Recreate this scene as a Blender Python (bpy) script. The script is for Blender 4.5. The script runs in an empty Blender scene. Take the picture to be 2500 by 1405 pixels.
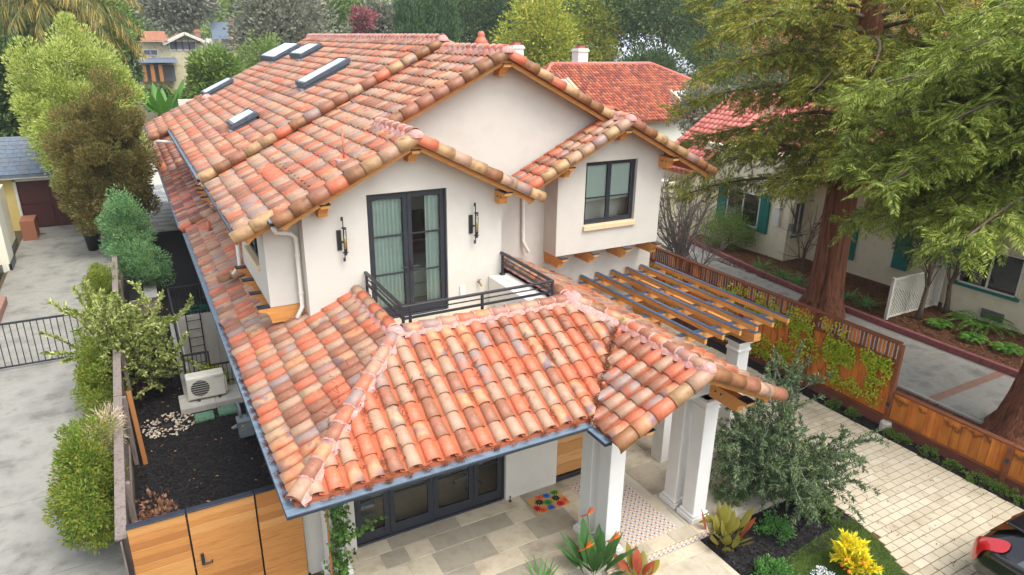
import bpy, bmesh, math, random
import numpy as np
from mathutils import Vector, Matrix
rng = np.random.default_rng(11); random.seed(11)
scene = bpy.context.scene
C = scene.collection
R = math.radians

# ------------------------------------------------------------------ camera
CAM = np.array([-0.9873, -7.2981, 8.609]); YAW, PITCH, ROLL, FPX = 0.507742, -0.346465, 0.014484, 1676.9
def _axes():
    cy, sy, cp, sp = math.cos(YAW), math.sin(YAW), math.cos(PITCH), math.sin(PITCH)
    f = np.array([sy*cp, cy*cp, sp]); r = np.array([cy, -sy, 0.0]); u = np.cross(r, f)
    cr, sr = math.cos(ROLL), math.sin(ROLL)
    return cr*r+sr*u, -sr*r+cr*u, f
AR, AU, AF = _axes()
cam = bpy.data.cameras.new('camera'); cam.sensor_width = 36; cam.lens = FPX/2500*36; cam.clip_end = 2000; cam.clip_start = .1
camo = bpy.data.objects.new('camera', cam); C.objects.link(camo)
camo.matrix_world = Matrix(((AR[0], AU[0], -AF[0], CAM[0]), (AR[1], AU[1], -AF[1], CAM[1]), (AR[2], AU[2], -AF[2], CAM[2]), (0, 0, 0, 1)))
scene.camera = camo
def at(px, py, Y):
    """the point at depth Y of the place that the photograph shows at a pixel"""
    d = AF + AR*(px-1250)/FPX - AU*(py-702.5)/FPX
    return CAM + d*((Y-CAM[1])/d[1])
def gr(px, py, z=-.15):
    d = AF + AR*(px-1250)/FPX - AU*(py-702.5)/FPX
    return CAM + d*((z-CAM[2])/d[2])

# ------------------------------------------------------------------ sky and sun
SUN_EL, SUN_AZ = 60, 160      # azimuth clockwise from +Y
w = bpy.data.worlds.new('World'); scene.world = w; w.use_nodes = True
nt = w.node_tree; bg = nt.nodes['Background']
sky = nt.nodes.new('ShaderNodeTexSky'); sky.sky_type = 'NISHITA'; sky.sun_disc = False
sky.sun_elevation = R(SUN_EL); sky.sun_rotation = R(SUN_AZ); sky.air_density = 1.0; sky.dust_density = 3.0; sky.ozone_density = 1.0
hs = nt.nodes.new('ShaderNodeHueSaturation'); hs.inputs['Saturation'].default_value = .38
nt.links.new(sky.outputs[0], hs.inputs['Color']); nt.links.new(hs.outputs[0], bg.inputs['Color'])
bg.inputs['Strength'].default_value = 0.15
sl = bpy.data.lights.new('sun', 'SUN'); sl.energy = .7; sl.angle = R(35); sl.color = (1, .97, .92)
so = bpy.data.objects.new('sun', sl); C.objects.link(so)
sd = Vector((math.sin(R(SUN_AZ))*math.cos(R(SUN_EL)), math.cos(R(SUN_AZ))*math.cos(R(SUN_EL)), math.sin(R(SUN_EL))))
so.rotation_euler = sd.to_track_quat('Z', 'Y').to_euler(); so.location = (0, -20, 40)
vs = scene.view_settings; vs.view_transform = 'Standard'; vs.look = 'None'; vs.exposure = 1.42; vs.gamma = 1
scene.cycles.max_bounces = 8; scene.cycles.transparent_max_bounces = 12
scene.cycles.caustics_reflective = False; scene.cycles.caustics_refractive = False
scene.cycles.use_denoising = True

# ------------------------------------------------------------------ helpers
def srgb(r, g, b):
    f = lambda v: (v/255/12.92 if v/255 <= .04045 else ((v/255+.055)/1.055)**2.4)
    return (f(r), f(g), f(b), 1)
MATS = {}
def mat(name, cols, scale=4.0, rough=.8, bump=0.0, bscale=30.0, detail=5, metal=0.0, spec=.4, coord='Object', rand=0.0,
        stretch=(1, 1, 1), trans=0.0, coat=0.0, bdist=.02):
    """procedural material: noise ramp over cols (linear rgb), optional per-island value jitter, bump, leaf translucency"""
    m = bpy.data.materials.new(name); m.use_nodes = True; n = m.node_tree.nodes; l = m.node_tree.links
    p = n['Principled BSDF']; p.inputs['Roughness'].default_value = rough; p.inputs['Metallic'].default_value = metal
    p.inputs['Specular IOR Level'].default_value = spec
    if coat: p.inputs['Coat Weight'].default_value = coat; p.inputs['Coat Roughness'].default_value = .05
    tc = n.new('ShaderNodeTexCoord'); mp = n.new('ShaderNodeMapping'); mp.inputs['Scale'].default_value = stretch
    l.new(tc.outputs[coord], mp.inputs['Vector'])
    tx = n.new('ShaderNodeTexNoise'); tx.inputs['Scale'].default_value = scale; tx.inputs['Detail'].default_value = detail; tx.inputs['Roughness'].default_value = .6
    l.new(mp.outputs[0], tx.inputs['Vector'])
    rp = n.new('ShaderNodeValToRGB'); cr = rp.color_ramp
    if len(cols) == 1: cols = [cols[0], cols[0]]
    pos = np.linspace(.3, .7, len(cols))
    cr.elements[0].position = pos[0]; cr.elements[0].color = cols[0]
    cr.elements[1].position = pos[-1]; cr.elements[1].color = cols[-1]
    for q, c in zip(pos[1:-1], cols[1:-1]):
        e = cr.elements.new(q); e.color = c
    fac = tx.outputs['Fac']
    if rand:
        ge = n.new('ShaderNodeNewGeometry'); mx = n.new('ShaderNodeMix'); mx.inputs[0].default_value = rand
        l.new(tx.outputs['Fac'], mx.inputs[2])
        mr = n.new('ShaderNodeMapRange'); mr.inputs[3].default_value = .27; mr.inputs[4].default_value = .73
        l.new(ge.outputs['Random Per Island'], mr.inputs[0]); l.new(mr.outputs[0], mx.inputs[3]); fac = mx.outputs[0]
    l.new(fac, rp.inputs[0]); l.new(rp.outputs[0], p.inputs['Base Color'])
    if bump:
        bt = n.new('ShaderNodeTexNoise'); bt.inputs['Scale'].default_value = bscale; bt.inputs['Detail'].default_value = 6
        l.new(mp.outputs[0], bt.inputs['Vector'])
        bn = n.new('ShaderNodeBump'); bn.inputs['Strength'].default_value = bump; bn.inputs['Distance'].default_value = bdist
        l.new(bt.outputs['Fac'], bn.inputs['Height']); l.new(bn.outputs[0], p.inputs['Normal'])
    if trans:
        tr = n.new('ShaderNodeBsdfTranslucent'); ms = n.new('ShaderNodeMixShader'); ms.inputs[0].default_value = trans
        l.new(rp.outputs[0], tr.inputs['Color']); l.new(p.outputs[0], ms.inputs[1]); l.new(tr.outputs[0], ms.inputs[2])
        l.new(ms.outputs[0], n['Material Output'].inputs['Surface'])
    MATS[name] = m
    return m
def glass(name, tint=(.9, .95, .95, 1), refl=.35, rough=.02):
    m = bpy.data.materials.new(name); m.use_nodes = True; n = m.node_tree.nodes; l = m.node_tree.links
    n.remove(n['Principled BSDF'])
    g = n.new('ShaderNodeBsdfGlossy'); g.inputs['Roughness'].default_value = rough
    t = n.new('ShaderNodeBsdfTransparent'); t.inputs['Color'].default_value = tint
    fr = n.new('ShaderNodeFresnel'); fr.inputs['IOR'].default_value = 1.5
    ma = n.new('ShaderNodeMath'); ma.operation = 'MULTIPLY_ADD'; ma.inputs[1].default_value = .9; ma.inputs[2].default_value = refl
    l.new(fr.outputs[0], ma.inputs[0])
    ms = n.new('ShaderNodeMixShader'); l.new(ma.outputs[0], ms.inputs[0]); l.new(t.outputs[0], ms.inputs[1]); l.new(g.outputs[0], ms.inputs[2])
    l.new(ms.outputs[0], n['Material Output'].inputs['Surface']); MATS[name] = m
    return m

def link(o, parent=None):
    C.objects.link(o)
    if parent is not None:
        o.parent = parent; o.matrix_parent_inverse = Matrix.Translation(-ORG.get(parent.name, Vector((0, 0, 0))))
    return o
ORG = {}
def tag(o, label=None, cat=None, group=None, kind=None):
    if label: o['label'] = label
    if cat: o['category'] = cat
    if group: o['group'] = group
    if kind: o['kind'] = kind
    return o
def thing(name, label, cat, loc=(0, 0, 0), group=None):
    o = bpy.data.objects.new(name, None); o.location = loc; o.empty_display_size = .2; C.objects.link(o); ORG[o.name] = Vector(loc)
    return tag(o, label, cat, group)
def mesh(name, V, F, mats, mi=None, uv=None, smooth=False):
    me = bpy.data.meshes.new(name)
    V = np.asarray(V, np.float32).reshape(-1, 3)
    if isinstance(F, np.ndarray):
        k = F.shape[1]; me.vertices.add(len(V)); me.vertices.foreach_set('co', V.ravel())
        me.loops.add(F.size); me.loops.foreach_set('vertex_index', F.astype(np.int32).ravel())
        me.polygons.add(len(F)); me.polygons.foreach_set('loop_start', np.arange(0, F.size, k, dtype=np.int32))
        me.polygons.foreach_set('loop_total', np.full(len(F), k, np.int32))
    else:
        me.from_pydata(V.tolist(), [], F)
    for m in (mats if isinstance(mats, (list, tuple)) else [mats]): me.materials.append(MATS[m] if isinstance(m, str) else m)
    if mi is not None: me.polygons.foreach_set('material_index', np.asarray(mi, np.int32))
    if uv is not None:
        L = me.uv_layers.new(name='UVMap'); idx = np.empty(len(me.loops), np.int32); me.loops.foreach_get('vertex_index', idx)
        L.data.foreach_set('uv', np.asarray(uv, np.float32)[idx].ravel())
    me.polygons.foreach_set('use_smooth', np.full(len(me.polygons), smooth))
    me.update(calc_edges=True)
    return me
def ob(name, V, F, mats, parent=None, **k):
    return link(bpy.data.objects.new(name, mesh(name, V, F, mats, **k)), parent)
class MB:
    """collects simple shapes, build() links them as one mesh object"""
    def __init__(s): s.V = []; s.F = []
    def add(s, V, F):
        o = len(s.V); s.V += [tuple(v) for v in V]; s.F += [tuple(i+o for i in f) for f in F]; return s
    def box(s, x0, y0, z0, x1, y1, z1, b=.006):
        x0, x1 = min(x0, x1), max(x0, x1); y0, y1 = min(y0, y1), max(y0, y1); z0, z1 = min(z0, z1), max(z0, z1)
        b = min(b, (x1-x0)*.3, (y1-y0)*.3, (z1-z0)*.3)
        if b < 1e-5:
            V = [(x, y, z) for z in (z0, z1) for y in (y0, y1) for x in (x0, x1)]
            return s.add(V, [(0, 2, 3, 1), (4, 5, 7, 6), (0, 1, 5, 4), (2, 6, 7, 3), (0, 4, 6, 2), (1, 3, 7, 5)])
        V = []; ix = {}
        for i, x in enumerate((x0, x1)):
            for j, y in enumerate((y0, y1)):
                for k, z in enumerate((z0, z1)):
                    dx, dy, dz = (b if i == 0 else -b), (b if j == 0 else -b), (b if k == 0 else -b)
                    ix[i, j, k] = len(V); V += [(x, y+dy, z+dz), (x+dx, y, z+dz), (x+dx, y+dy, z)]
        F = []
        for i in (0, 1): q = [ix[i, 0, 0], ix[i, 1, 0], ix[i, 1, 1], ix[i, 0, 1]]; F.append(q if i else q[::-1])
        for j in (0, 1): q = [ix[0, j, 0]+1, ix[1, j, 0]+1, ix[1, j, 1]+1, ix[0, j, 1]+1]; F.append(q if not j else q[::-1])
        for k in (0, 1): q = [ix[0, 0, k]+2, ix[1, 0, k]+2, ix[1, 1, k]+2, ix[0, 1, k]+2]; F.append(q if k else q[::-1])
        for i in (0, 1):
            for j in (0, 1):
                a, c = ix[i, j, 0], ix[i, j, 1]; q = [a, a+1, c+1, c]; F.append(q if (i == j) else q[::-1])
            for k in (0, 1):
                a, c = ix[i, 0, k], ix[i, 1, k]; q = [a, c, c+2, a+2]; F.append(q if (i == k) else q[::-1])
        for j in (0, 1):
            for k in (0, 1):
                a, c = ix[0, j, k], ix[1, j, k]; q = [a+1, a+2, c+2, c+1]; F.append(q if (j == k) else q[::-1])
        for i in (0, 1):
            for j in (0, 1):
                for k in (0, 1):
                    a = ix[i, j, k]; q = [a, a+1, a+2]; F.append(q if (i+j+k) % 2 else q[::-1])
        return s.add(V, F)
    def bar(s, a, b, wd, ht, up=(0, 0, 1)):
        a, b = Vector(a), Vector(b); d = (b-a).normalized(); up = Vector(up)
        sx = d.cross(up)
        if sx.length < 1e-4: sx = d.cross(Vector((1, 0, 0)))
        sx.normalize(); uu = sx.cross(d); V = []
        for p in (a, b):
            for q, r_ in ((-1, -1), (1, -1), (1, 1), (-1, 1)): V.append(p+sx*(q*wd/2)+uu*(r_*ht/2))
        return s.add(V, [(0, 1, 2, 3)[::-1], (4, 5, 6, 7), (0, 1, 5, 4), (1, 2, 6, 5), (2, 3, 7, 6), (3, 0, 4, 7)])
    def tube(s, pts, rad, n=8, cap=True):
        pts = [Vector(p) for p in pts]; rad = [rad]*len(pts) if not isinstance(rad, (list, tuple)) else rad
        V = []; F = []; ref = None
        for i, p in enumerate(pts):
            d = (pts[min(i+1, len(pts)-1)]-pts[max(i-1, 0)]).normalized()
            if ref is None: ref = d.orthogonal().normalized()
            ref = (ref-d*ref.dot(d)).normalized(); bi = d.cross(ref)
            for k in range(n):
                t = 2*math.pi*k/n; V.append(p+(ref*math.cos(t)+bi*math.sin(t))*rad[i])
        for i in range(len(pts)-1):
            for k in range(n): F.append((i*n+k, i*n+(k+1) % n, (i+1)*n+(k+1) % n, (i+1)*n+k))
        if cap: F += [tuple(range(n))[::-1], tuple(range((len(pts)-1)*n, len(pts)*n))]
        return s.add(V, F)
    def lathe(s, cx, cy, prof, n=16):
        V = []; F = []
        for r_, z in prof:
            for k in range(n): t = 2*math.pi*k/n; V.append((cx+r_*math.cos(t), cy+r_*math.sin(t), z))
        for i in range(len(prof)-1):
            for k in range(n): F.append((i*n+k, i*n+(k+1) % n, (i+1)*n+(k+1) % n, (i+1)*n+k))
        F += [tuple(range(n))[::-1], tuple(range((len(prof)-1)*n, len(prof)*n))]
        return s.add(V, F)
    def prism(s, poly, d0, d1, axis='y'):
        """poly in the plane across axis: (x,z) for y, (y,z) for x, (x,y) for z"""
        n = len(poly); f = {'y': lambda p, d: (p[0], d, p[1]), 'x': lambda p, d: (d, p[0], p[1]), 'z': lambda p, d: (p[0], p[1], d)}[axis]
        V = [f(p, d0) for p in poly]+[f(p, d1) for p in poly]
        return s.add(V, [tuple(range(n)), tuple(range(n, 2*n))[::-1]]+[(i, i+n, (i+1) % n+n, (i+1) % n) for i in range(n)])
    def build(s, name, m, parent=None, smooth=False):
        me = mesh(name, s.V, s.F, m, smooth=smooth)
        bm = bmesh.new(); bm.from_mesh(me); bmesh.ops.recalc_face_normals(bm, faces=bm.faces); bm.to_mesh(me); bm.free()
        return link(bpy.data.objects.new(name, me), parent)
def box(name, m, parent, *a, **k): return MB().box(*a, **k).build(name, m, parent)
def struct(o): o['kind'] = 'structure'; return o
def copy_tree(o, loc, rz=0, sc=None):
    c = o.copy(); C.objects.link(c); c.location = loc; c.rotation_euler = (0, 0, rz)
    if sc: c.scale = (sc, sc, sc) if not isinstance(sc, tuple) else sc
    for ch in o.children:
        d = ch.copy(); C.objects.link(d); d.parent = c
        for gc in ch.children: e = gc.copy(); C.objects.link(e); e.parent = d
    return c
# ------------------------------------------------------------------ materials
S_ = srgb
mat('stucco', [S_(199, 194, 183), S_(206, 202, 191), S_(202, 197, 186)], scale=1.3, rough=.93, bump=.25, bscale=60, spec=.15)
mat('stucco_white', [S_(218, 215, 208), S_(223, 220, 213)], scale=2, rough=.85, bump=.06, bscale=50, spec=.2)
mat('trim_white', [S_(217, 216, 212), S_(223, 222, 217)], scale=3, rough=.5, spec=.4)
mat('sill', [S_(214, 190, 150), S_(222, 200, 162)], scale=6, rough=.8)
mat('wood_trim', [S_(188, 124, 62), S_(206, 144, 78), S_(214, 156, 90)], scale=3, rough=.6, stretch=(1, 8, 8), bump=.1, bscale=20)
mat('cedar_beam', [S_(196, 130, 66), S_(212, 150, 84), S_(222, 164, 98)], scale=3, rough=.6, stretch=(9, 1, 9), bump=.1, bscale=20)
mat('black_metal', [S_(38, 40, 46), S_(46, 48, 54)], scale=5, rough=.45, spec=.5)
mat('cap_metal', [S_(36, 42, 54), S_(52, 58, 70)], scale=8, rough=.35, metal=.4)
mat('door_frame', [S_(38, 41, 48), S_(44, 47, 54)], scale=5, rough=.5, spec=.5)
mat('galvanised', [S_(128, 142, 154), S_(150, 162, 172), S_(118, 132, 146)], scale=9, rough=.38, metal=.55, bump=.15, bscale=140)
mat('white_pipe', [S_(225, 220, 208), S_(232, 228, 216)], scale=5, rough=.4)
mat('mortar', [S_(184, 129, 121), S_(200, 148, 139), S_(211, 169, 162)], scale=16, rough=.9, bump=.7, bscale=45, bdist=.03)
mat('deck', [S_(150, 84, 56), S_(176, 98, 66)], scale=6, rough=.9)
mat('pan', [S_(178, 94, 64), S_(190, 104, 72), S_(168, 86, 58)], scale=5, rough=.75, rand=.4, spec=.3, bump=.1, bscale=40)
def tile_mat(name, base, flash=None, ring=None, streak=None, thr=.52):
    m = mat(name, base, scale=3.0, rough=.5, spec=.55, coord='UV', bump=.12, bscale=14, stretch=(1, .7, 1), rand=.0)
    n = m.node_tree.nodes; l = m.node_tree.links; p = n['Principled BSDF']; src = p.inputs['Base Color'].links[0].from_socket
    mp = [q for q in n if q.type == 'MAPPING'][0]
    if flash:
        m2 = n.new('ShaderNodeMapping'); m2.inputs['Scale'].default_value = (1.1, .75, 1); m2.inputs['Location'].default_value = (3.3, 7.7, 0)
        l.new(mp.inputs['Vector'].links[0].from_socket, m2.inputs['Vector'])
        t = n.new('ShaderNodeTexNoise'); t.inputs['Scale'].default_value = .95; t.inputs['Detail'].default_value = 2.5; l.new(m2.outputs[0], t.inputs['Vector'])
        r1 = n.new('ShaderNodeValToRGB'); r1.color_ramp.elements[0].position = thr-.14; r1.color_ramp.elements[1].position = thr
        r2 = n.new('ShaderNodeValToRGB'); r2.color_ramp.elements[0].position = thr+.01; r2.color_ramp.elements[1].position = thr+.16
        l.new(t.outputs['Fac'], r1.inputs[0]); l.new(t.outputs['Fac'], r2.inputs[0])
        a = n.new('ShaderNodeMix'); a.data_type = 'RGBA'; b = n.new('ShaderNodeMix'); b.data_type = 'RGBA'
        l.new(r1.outputs[0], a.inputs[0]); l.new(src, a.inputs[6]); a.inputs[7].default_value = ring or flash
        l.new(r2.outputs[0], b.inputs[0]); l.new(a.outputs[2], b.inputs[6]); b.inputs[7].default_value = flash
        l.new(b.outputs[2], p.inputs['Base Color']); src = b.outputs[2]
    # faint pale lime bloom and dirt, from world-scale noise
    tc = n.new('ShaderNodeTexCoord'); t3 = n.new('ShaderNodeTexNoise'); t3.inputs['Scale'].default_value = 22; t3.inputs['Detail'].default_value = 8
    l.new(tc.outputs['Object'], t3.inputs['Vector'])
    r3 = n.new('ShaderNodeValToRGB'); r3.color_ramp.elements[0].position = .62; r3.color_ramp.elements[1].position = .8; r3.color_ramp.elements[1].color = (.3, .3, .3, 1)
    l.new(t3.outputs['Fac'], r3.inputs[0]); c = n.new('ShaderNodeMix'); c.data_type = 'RGBA'
    l.new(r3.outputs[0], c.inputs[0]); l.new(src, c.inputs[6]); c.inputs[7].default_value = S_(222, 190, 172); l.new(c.outputs[2], p.inputs['Base Color'])
tile_mat('tile_tan', [S_(160, 122, 97), S_(170, 134, 108), S_(150, 112, 88)])
tile_mat('tile_orange', [S_(182, 96, 64), S_(194, 108, 74), S_(172, 86, 58)], flash=S_(166, 98, 79), ring=S_(195, 107, 77), thr=.6)
tile_mat('tile_brown', [S_(136, 88, 64), S_(148, 99, 73), S_(126, 80, 58)], flash=S_(160, 98, 76), thr=.66)
tile_mat('tile_grey', [S_(140, 116, 108), S_(149, 127, 117), S_(140, 113, 101)], flash=S_(175, 104, 79), thr=.64)
tile_mat('tile_flash', [S_(186, 100, 70), S_(179, 98, 70)], flash=S_(130, 102, 101), ring=S_(190, 136, 95), thr=.5)
tile_mat('tile_flash2', [S_(145, 118, 104), S_(153, 124, 104)], flash=S_(123, 100, 101), ring=S_(182, 146, 110), thr=.52)
tile_mat('tile_pale', [S_(174, 140, 114), S_(166, 130, 106)])
tile_mat('tile_dark', [S_(113, 75, 47), S_(128, 86, 54), S_(104, 66, 43)], flash=S_(86, 60, 47), ring=S_(149, 102, 63), thr=.58)
tile_mat('tile_olive', [S_(150, 116, 80), S_(160, 126, 88), S_(140, 104, 70)], flash=S_(113, 89, 65), ring=S_(182, 146, 101), thr=.6)
tile_mat('tile_plum', [S_(112, 62, 54), S_(128, 74, 62), S_(102, 60, 56)])
TILEM = ['tile_tan', 'tile_orange', 'tile_brown', 'tile_grey', 'tile_flash', 'tile_flash2', 'tile_pale', 'tile_dark', 'tile_olive', 'tile_plum']
TW_REAR = [.07, .12, .2, .1, .04, .03, .03, 0, 0, .41]
TW_FIELD = [.20, .18, .26, .11, .12, .06, .07, 0, 0, .0]
TW_RAKE = [.05, .13, .16, .02, .02, .05, .03, .28, .26, 0]
TW_RIDGE = [.22, .18, .28, .1, .1, .05, .03, .02, .02, 0]
glass('pane', (.93, .985, .965, 1), .02, .01)
glass('pane_dark', (.55, .62, .62, 1), .12, .01)
mat('curtain', [S_(214, 232, 220), S_(224, 238, 228)], scale=4, rough=.9, trans=.25)
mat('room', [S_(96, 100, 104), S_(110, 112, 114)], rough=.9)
mat('room_floor', [S_(176, 152, 122), S_(190, 168, 138), S_(164, 140, 112)], scale=6, rough=.5, stretch=(1, 8, 1))
mat('bedding', [S_(226, 222, 210), S_(236, 232, 222)], scale=6, rough=.9, bump=.5, bscale=8)
mat('concrete_drive', [S_(112, 110, 103), S_(136, 134, 126), S_(148, 146, 137), S_(124, 122, 113)], scale=1.5, rough=.85, bump=.4, bscale=25, detail=9)
mat('concrete_pad', [S_(172, 168, 158), S_(190, 186, 176)], scale=5, rough=.9, bump=.2)
mat('asphalt_pale', [S_(140, 137, 128), S_(164, 160, 150), S_(126, 124, 117)], scale=1.5, rough=.9, bump=.5, bscale=160, detail=9)
mat('mulch_black', [S_(24, 23, 24), S_(40, 37, 36), S_(16, 15, 16)], scale=28, rough=.95, bump=1, bscale=60, bdist=.04)
mat('mulch_brown', [S_(84, 54, 34), S_(120, 80, 50), S_(62, 40, 28)], scale=30, rough=.95, bump=1, bscale=60, bdist=.04)
mat('chip_black', [S_(20, 19, 20), S_(46, 42, 42), S_(32, 29, 29)], rand=1, rough=.8)
mat('chip_brown', [S_(70, 44, 28), S_(132, 88, 54), S_(98, 62, 38)], rand=1, rough=.85)
mat('needle', [S_(92, 48, 28), S_(128, 70, 40)], rand=1, rough=.9)
mat('soil', [S_(74, 68, 50), S_(92, 86, 62), S_(62, 66, 42)], scale=.4, rough=.95)
mat('grass', [S_(72, 96, 38), S_(98, 124, 50), S_(120, 136, 64)], scale=3, rough=.9, rand=.6, trans=.2)
mat('lawn_soil', [S_(74, 92, 42), S_(94, 114, 52)], scale=6, rough=.95)
mat('travertine', [S_(150, 139, 120), S_(176, 165, 143), S_(190, 180, 160), S_(160, 148, 126)], scale=2.2, rough=.6, bump=.12, bscale=25, detail=9)
mat('travertine_b', [S_(186, 172, 146), S_(202, 190, 166), S_(176, 160, 134)], scale=2.6, rough=.6, bump=.12, bscale=25, detail=9)
mat('travertine_c', [S_(146, 137, 120), S_(166, 157, 139), S_(152, 141, 121)], scale=2.4, rough=.6, bump=.12, bscale=25, detail=9)
mat('grout', [S_(190, 182, 166)], rough=.95)
mat('gutter_body', [S_(52, 60, 70), S_(62, 70, 80)], scale=5, rough=.5, metal=.3)
mat('gutter_mesh', [S_(118, 138, 156), S_(138, 158, 174)], scale=9, rough=.55, metal=.35, bump=.4, bscale=260)
mat('paver', [S_(186, 174, 148), S_(200, 188, 163), S_(175, 162, 136)], scale=1.1, rough=.85, bump=.2, bscale=40, detail=8)
mat('paver_b', [S_(196, 184, 159), S_(206, 195, 171), S_(184, 172, 146)], scale=1.4, rough=.85, bump=.2, bscale=40, detail=8)
mat('paver_joint', [S_(84, 60, 36), S_(104, 78, 48)], scale=8, rough=.95)
mat('stone_veneer', [S_(196, 178, 146), S_(214, 198, 168), S_(180, 156, 120)], scale=5, rough=.85, bump=.6, bscale=14, bdist=.05)
mat('cedar', [S_(172, 114, 60), S_(186, 130, 72), S_(162, 104, 54)], scale=2.2, rough=.5, stretch=(1, 12, 12), spec=.4)
mat('cedar_b', [S_(186, 132, 76), S_(196, 144, 86)], scale=2.2, rough=.5, stretch=(1, 12, 12))
mat('cedar_c', [S_(160, 104, 56), S_(170, 114, 62)], scale=2.2, rough=.5, stretch=(1, 12, 12))
mat('oak_door', [S_(196, 146, 92), S_(208, 160, 106), S_(184, 134, 84)], scale=2.2, rough=.5, stretch=(1, 12, 12))
mat('fence_red', [S_(120, 62, 22), S_(182, 100, 38), S_(208, 124, 52), S_(160, 84, 32)], scale=1.3, rough=.7, stretch=(5, 5, .8), detail=7, bump=.2, bscale=12)
mat('fence_red_b', [S_(160, 86, 30), S_(198, 116, 44), S_(214, 136, 58)], scale=1.4, rough=.7, stretch=(5, 5, .8), detail=7)
mat('fence_beam', [S_(108, 60, 36), S_(134, 80, 50)], scale=3, rough=.75, stretch=(6, 1, 6))
mat('fence_base', [S_(112, 64, 52), S_(130, 76, 62)], scale=3, rough=.8)
mat('fence_old', [S_(96, 84, 78), S_(136, 124, 116), S_(112, 98, 92)], scale=3, rough=.9, stretch=(4, 4, .6), detail=8)
mat('kerb_red', [S_(132, 74, 74), S_(150, 92, 90), S_(120, 66, 66)], scale=3, rough=.85, bump=.3)
mat('brick', [S_(136, 96, 80), S_(158, 122, 104), S_(122, 92, 82)], scale=6, rough=.9, rand=.7)
mat('skylight_frame', [S_(78, 86, 96), S_(92, 100, 110)], scale=5, rough=.4, metal=.3)
_m = mat('skylight_glass', [S_(150, 170, 172), S_(186, 204, 204)], scale=1.5, rough=.08, spec=.9)
mat('cedar_beam_y', [S_(196, 130, 66), S_(212, 150, 84), S_(222, 164, 98)], scale=3, rough=.6, stretch=(9, 1, 9), bump=.1, bscale=20)
mat('cedar_beam', [S_(196, 130, 66), S_(212, 150, 84), S_(222, 164, 98)], scale=3, rough=.6, stretch=(1, 9, 9), bump=.1, bscale=20)
mat('sky_tint_cap', [S_(78, 104, 140), S_(96, 124, 158)], scale=6, rough=.3, metal=.65)  # blue of the reflected sky is put into the cap metal's base colour
mat('brass', [S_(176, 140, 70), S_(150, 110, 50)], scale=9, rough=.3, metal=.9)
mat('bulb', [S_(240, 190, 110)], rough=.3)
mat('chair_grey', [S_(110, 116, 122)], rough=.5)
mat('coir', [S_(196, 152, 92), S_(214, 172, 112)], scale=60, rough=.95, bump=.6, bscale=200)
for nm, c in (('red', (190, 20, 26)), ('orange', (226, 84, 26)), ('green', (32, 120, 24)), ('blue', (24, 92, 176)), ('black', (34, 30, 32))): mat('mat_'+nm, [S_(*c), S_(*[min(255, v+14) for v in c])], scale=60, rough=.95)
mat('leaf_canna', [S_(84, 100, 40), S_(116, 122, 48), S_(140, 128, 52), S_(116, 84, 44)], scale=5, rough=.45, rand=.75, trans=.25)
mat('leaf_dark', [S_(40, 66, 34), S_(58, 88, 44)], rand=.8, rough=.5, trans=.2)
def line_mat(name, base, line, coordsel='Object', sc=9):
    m = mat(name, [base, base], rough=.7); n = m.node_tree.nodes; l = m.node_tree.links; p = n['Principled BSDF']
    v = n.new('ShaderNodeTexVoronoi'); v.feature = 'DISTANCE_TO_EDGE'; v.inputs['Scale'].default_value = sc; tc = n.new('ShaderNodeTexCoord'); l.new(tc.outputs[coordsel], v.inputs['Vector'])
    r = n.new('ShaderNodeValToRGB'); r.color_ramp.elements[0].position = .03; r.color_ramp.elements[0].color = line; r.color_ramp.elements[1].position = .05; r.color_ramp.elements[1].color = base
    l.new(v.outputs['Distance'], r.inputs[0]); l.new(r.outputs[0], p.inputs['Base Color'])
line_mat('pillow_print', S_(230, 226, 214), S_(70, 66, 62))
def pattern_tile(name, ax):
    """white cement tile, 20 cm module: orange ringed rosettes in a lattice with blue crosses between them"""
    m = mat(name, [S_(208, 203, 192), S_(214, 210, 200)], rough=.55); n = m.node_tree.nodes; l = m.node_tree.links; p = n['Principled BSDF']
    tc = n.new('ShaderNodeTexCoord'); sp = n.new('ShaderNodeSeparateXYZ'); l.new(tc.outputs['Object'], sp.inputs[0])
    def M_(op, a, b=None, c=None):
        q = n.new('ShaderNodeMath'); q.operation = op
        for i, v in enumerate((a, b, c)):
            if v is None: continue
            if isinstance(v, (int, float)): q.inputs[i].default_value = v
            else: l.new(v, q.inputs[i])
        return q.outputs[0]
    def cell(o, off): return M_('SUBTRACT', M_('FRACT', M_('MULTIPLY_ADD', o, 1/.108, off)), .5)
    def rad(off): 
        a, b = cell(sp.outputs[ax[0]], off), cell(sp.outputs[ax[1]], off); return a, b, M_('SQRT', M_('ADD', M_('MULTIPLY', a, a), M_('MULTIPLY', b, b)))
    a, b, r0 = rad(50.0); a2, b2, r1 = rad(50.5)
    ring = M_('LESS_THAN', M_('ABSOLUTE', M_('SUBTRACT', r0, .25)), .075); core = M_('LESS_THAN', r0, .12)
    th = M_('ARCTAN2', a2, b2); cross = M_('LESS_THAN', r1, M_('MULTIPLY_ADD', M_('ABSOLUTE', M_('SINE', M_('MULTIPLY', th, 2.0))), .3, .03))
    prev = p.inputs['Base Color'].links[0].from_socket
    for f, c in ((ring, S_(198, 150, 116)), (core, S_(206, 172, 138)), (cross, S_(92, 104, 126))):
        x = n.new('ShaderNodeMix'); x.data_type = 'RGBA'; l.new(f, x.inputs[0]); l.new(prev, x.inputs[6]); x.inputs[7].default_value = c; prev = x.outputs[2]
    l.new(prev, p.inputs['Base Color'])
pattern_tile('pattern_tile', (0, 1)); pattern_tile('pattern_tile_v', (0, 2))
mat('dry_leaf', [S_(150, 92, 60), S_(196, 130, 84), S_(206, 168, 60)], rand=1, rough=.8)
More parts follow.
